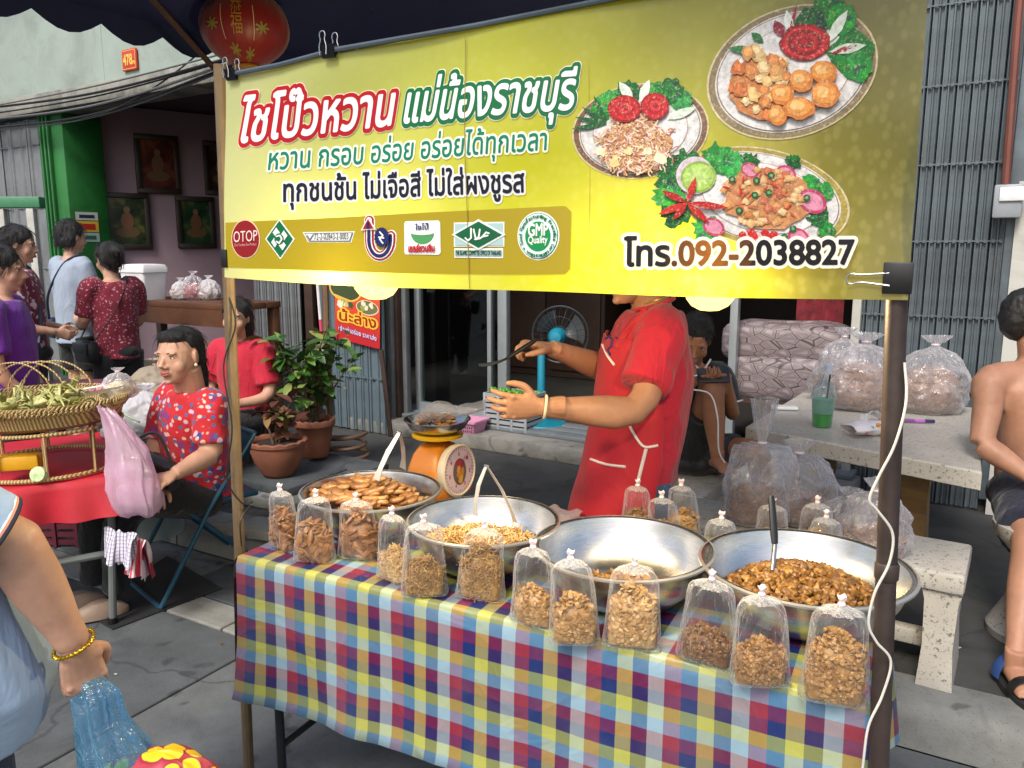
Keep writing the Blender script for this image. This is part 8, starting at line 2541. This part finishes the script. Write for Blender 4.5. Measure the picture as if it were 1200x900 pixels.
for f_ in [1.12 * k / 30 for k in range(31)]:
    wx, wy, ox = (float(np.interp(f_, [q[0] for q in kq_], [q[j] for q in kq_])) for j in (1, 2, 3))
    secs.append([hk + V((ox + wx * math.cos(q) * (1 + .1 * math.sin(5 * q + f_ * 7) - .3 * abs(noise.noise(V((2.5 * math.cos(q), 2.5 * math.sin(q), f_ * 3))))), wy * math.sin(q) * (1 + .12 * math.sin(8 * q) - .3 * abs(noise.noise(V((4 * math.cos(q), 4 * math.sin(q), f_ * 5))))), .02 - .36 * f_)) for q in [2 * math.pi * k / n for k in range(n)]])
b.loft(secs, True); b.build('film', M_bluebag, th, sharp=0)
t = NT('yellow_red_pattern'); vo = t.n('TexVoronoi'); vo.inputs['Scale'].default_value = 22; t.l(t.coord(), vo.inputs['Vector'])
t.l(t.ramp(vo.outputs['Distance'], [(.3, L('#dcb41a')), (.45, L('#e0c02a')), (.5, L('#8a1c30')), (.7, L('#a83a4a'))]), t.b.inputs['Base Color']); t.b.inputs['Roughness'].default_value = .4
b = MB()
c = hk + V((.13, -.01, -.26))
b.grid(lambda u, v: c + V((.135 * math.cos(2 * math.pi * u) * math.cos(math.pi * (v - .5)) + .02 * math.cos(math.pi * (v - .5)) * noise.noise(V((math.cos(6.283 * u) * 2, math.sin(6.283 * u) * 2, v * 8))), .085 * math.sin(2 * math.pi * u) * math.cos(math.pi * (v - .5)), .13 * math.sin(math.pi * (v - .5)) + .04 * math.cos(math.pi * (v - .5)) * noise.noise(V((math.cos(6.283 * u) * 2, math.sin(6.283 * u) * 2, v * 6 + 5))))), 32, 18); b.build('patterned_goods', t.m, th)

# ---------------- shoppers standing behind
def standing(label, px, pyt, dy, gz, f, shirt, bottom, hair, skin=M_skin2, blen=.30, arms=((.1, .0), (.1, .0)), bag=None, k=.97, bottom_len=.5, sleeve=.5, fat=1.0):
    top = P(px, pyt, dy); H = top.z - gz
    c = V((top.x, dy, gz)); s, f, u = bas3(V((f[0], f[1], 0)))
    th = thing('person', label, 'person', c)
    def J(a, d, z): return c + s * a + f * d + V((0, 0, z * H))
    hd = J(0, .03, .93); hs = H * .145 / .235
    tr_ = [(.49, .155, .115), (.56, .145, .11), (.64, .15, .115), (.74, .165, .115), (.80, .165, .095), (.835, .07, .065)]
    tb = MB(); eloft(tb, [(J(0, 0, z), s * (a - .012) * fat, f * (b_ - .012) * fat) for z, a, b_ in tr_])
    limb(tb, [J(0, 0, .81), J(0, .005, .84), hd - V((0, 0, .05))], [.065, .05, .048])
    pcs = []
    for sg, (fw, up) in zip((-1, 1), arms):
        S = J(sg * .165 * fat, 0, .80); E = J(sg * .20 * fat, fw * .35, .62 + up * .05); W = J(sg * (.20 - fw * .5), .05 + fw * 1.6, .50 + up)
        limb(tb, [S, E, W], [.048, .038, .026]); hm_ = MB(); hand_shape(hm_, W, W - E, s * -sg, .9, (.5,) * 4, (.4, .4), f); pcs.append((hm_, .007, 2))
    for sg in (-1, 1):
        limb(tb, [J(sg * .08, 0, .50), J(sg * .08, .015, .27), J(sg * .082, -.02, .2), J(sg * .08, -.01, .05)], [.082, .055, .056, .034])
        ff_ = MB(); foot(ff_, J(sg * .08, 0, 0) + V((0, 0, .055)), f, 1.0); pcs.append((ff_, .008, 2))
    hd_ = MB(); head_shape(hd_, hd, f + V((0, 0, -.15)), V((0, 0, 1)), .95); limb(hd_, [J(0, .005, .84), hd - V((0, 0, .05))], [.05, .048])
    body(th, [(tb, .011, 4), (hd_, .007, 2)] + pcs, skin)
    face(th, hd, f + V((0, 0, -.15)), V((0, 0, 1)), .95)
    hm = MB(); hair_cap(hm, hd, f + V((0, 0, -.15)), V((0, 0, 1)), .97, hair if hair > 0 else 0, 0, 1.05)
    if hair < 0: hm.ell(hd + V((0, 0, .06)) - f * .10, .05)
    strands(th, cloth('hair', th, hm, M_hair, .010, 3, (.004, 30)), f, 300, .06, .0014)
    sh = MB(); eloft(sh, [(J(0, 0, z), s * (a + .006) * fat, f * (b_ + .008) * fat) for z, a, b_ in [(.46, .165, .13)] + tr_[:-1] + [(.828, .085, .075)]])
    for sg, (fw, up) in zip((-1, 1), arms):
        S = J(sg * .165 * fat, 0, .80); E = J(sg * .20 * fat, fw * .35, .62 + up * .05); limb(sh, [S - s * sg * .06, S, S.lerp(E, sleeve), S.lerp(E, sleeve + .25)], [.07, .068, .066, .066], 16)
    cloth('shirt', th, sh, shirt, .011, 3, (.006, 8, (1, 1, .6), 1))
    bo = MB(); bo.ell(J(0, 0, .49), (.155 * fat, .13 * fat, .09))
    for sg in (-1, 1): limb(bo, [J(sg * .08, 0, .49), J(sg * .085, .01, .49 - bottom_len * .5), J(sg * .085, 0, .49 - bottom_len)], [.105 * fat, .09, .085 if bottom_len < .3 else .06], 16)
    cloth('shorts' if bottom_len < .3 else 'trousers', th, bo, bottom, .012, 3, (.005, 8))
    if bag:
        m_, sgn, z = bag
        bo_ = thing('shoulder_bag', 'crossbody bag carried by the ' + label.replace('person', 'shopper', 1)[:60], 'bag', J(sgn * .2, 0, z))
        q = J(sgn * .21 * fat, .02, z); b = MB(); b.bbox(q, (.09, .22, .16), axes(s, f, u), b=.03); b.build('pouch', m_, bo_)
        b = MB(); b.bbox(q + s * sgn * .046 + V((0, 0, .03)), (.012, .2, .075), axes(s, f, u), b=.01); b.build('flap', m_, bo_)
        b = MB(); b.tube(spline([q + f * .1 + V((0, 0, .07)), J(sgn * .10, .125, .66), J(-sgn * .10, .06, .835), J(-sgn * .06, -.075, .82), J(sgn * .08, -.14, .68), q - f * .1 + V((0, 0, .07))], 6), .009, 6, flat=.5); b.build('strap', m_, bo_)
    return th
M_black = fabric('cotton_black', '#101013', .9, .2, 8)
standing('person with bobbed black hair in pale grey T-shirt and black shorts', 78, 259, 6.0, .146, (.5, .85), fabric('tshirt_pale', '#8f9bab', .9, .06, 6), M_black, .04, arms=((.2, .1), (.15, .08)), bag=(mat('leather_navy', '#1d2b42', .5), -1, .52), bottom_len=.16)
standing('person in maroon speckled shirt looking down at a black bag', 128, 287, 5.7, .146, (-.6, .45), fabric('shirt_maroon_speck', '#6f1428', .9, .1, 7, .4, floral([('#b98a96', 26, 0), ('#a86a7a', 31, 2.2)], 1.5, .26)), M_black, -1, arms=((.2, .15), (.15, .1)), bag=(mat('leather_black', '#17181a', .4), -1, .50), bottom_len=.2)
standing('person in maroon shirt with white flowers at the green stand', 14, 266, 5.2, .146, (.85, .35), fabric('shirt_maroon_flower', '#6a1530', .9, .1, 7, .4, floral([('#cdbcc2', 12, 0), ('#c9a8b4', 17, 3.3), ('#3a1028', 14, 6)], 1.5, .3)), M_black, -1, arms=((.1, .08), (.1, .08)), bag=(mat('leather_navy', '#1d2b42', .5), 1, .50), bottom_len=.45, fat=1.12)
standing('person in plain purple T-shirt beside the wicker basket', -6, 290, 4.2, .0, (.9, .3), fabric('tshirt_purple', '#5f1f86', .9, .08, 6), M_black, -1, arms=((.05, .0), (.05, .02)), bottom_len=.45, fat=1.15)
# smiling helper in red, seated among the plants
hp2 = P(277, 372, 5.0)
sf = V((-.3, -.95, 0)); s_, f_, u_ = bas3(sf)
hl2 = thing('person', 'smiling helper in plain red shirt sitting behind the potted plants', 'person', V((hp2.x, hp2.y + .05, .15)))
H0 = hp2.z - .15
def J2(a, d, z): return V((hp2.x, hp2.y + .06, 0)) + s_ * a + f_ * d + V((0, 0, z))
zt = hp2.z
tb = MB(); trr = [(zt - .68, .17, .14), (zt - .5, .16, .13), (zt - .32, .17, .125), (zt - .2, .17, .1), (zt - .15, .075, .07)]
eloft(tb, [(J2(0, 0, z), s_ * (a - .012), f_ * (b_ - .012)) for z, a, b_ in trr])
limb(tb, [J2(0, 0, zt - .19), J2(0, 0, zt - .14), hp2 - V((0, 0, .05))], [.06, .05, .05])
for sg in (-1, 1): limb(tb, [J2(sg * .17, 0, zt - .23), J2(sg * .22, .05, zt - .48), J2(sg * .1, .25, zt - .52)], [.05, .04, .028]); limb(tb, [J2(sg * .09, 0, zt - .68), J2(sg * .1, .38, zt - .68), J2(sg * .1, .40, .2)], [.09, .06, .04])
hd_ = MB(); head_shape(hd_, hp2, V((-.05, -1, 0)), V((.05, 0, 1)), .98)
body(hl2, [(tb, .011, 4), (hd_, .006, 2)], M_skin2)
face(hl2, hp2, V((-.05, -1, 0)), V((.05, 0, 1)), .98, 1.0)
hm = MB(); hair_cap(hm, hp2, V((-.05, -1, 0)), V((.05, 0, 1)), 1.0, .10, .02, 1.05); strands(hl2, cloth('hair', hl2, hm, M_hair, .009, 3, (.004, 30)), sf, 300, .06, .0013)
sh = MB(); eloft(sh, [(J2(0, 0, z), s_ * a, f_ * b_) for z, a, b_ in trr[:-1] + [(zt - .155, .09, .08)]])
for sg in (-1, 1): limb(sh, [J2(sg * .1, 0, zt - .22), J2(sg * .17, 0, zt - .23), J2(sg * .21, .03, zt - .42)], [.075, .075, .07], 16)
cloth('shirt', hl2, sh, M_redT, .011, 3, (.006, 8, (1, 1, .6), 1))
tr = MB()
for sg in (-1, 1): limb(tr, [J2(sg * .09, 0, zt - .68), J2(sg * .1, .38, zt - .68), J2(sg * .1, .40, .2)], [.11, .078, .06])
cloth('trousers', hl2, tr, M_black, .012, 3, (.005, 8))
q = J2(0, 0, 0); th = thing('wooden_stool', 'low wooden stool under the smiling helper', 'stool', V((q.x, q.y, .147)))
b = MB(); b.bbox(V((q.x, q.y, zt - .80)), (.34, .34, .04), b=.008); b.build('seat', M_wood, th)
for sx in (-1, 1):
    for sy in (-1, 1):
        b = MB(); b.tube([V((q.x + sx * .15, q.y + sy * .15, .148)), V((q.x + sx * .12, q.y + sy * .12, zt - .82))], .018, 8); b.build('leg', M_wood, th)
bpy.data.scenes.remove(TMP)
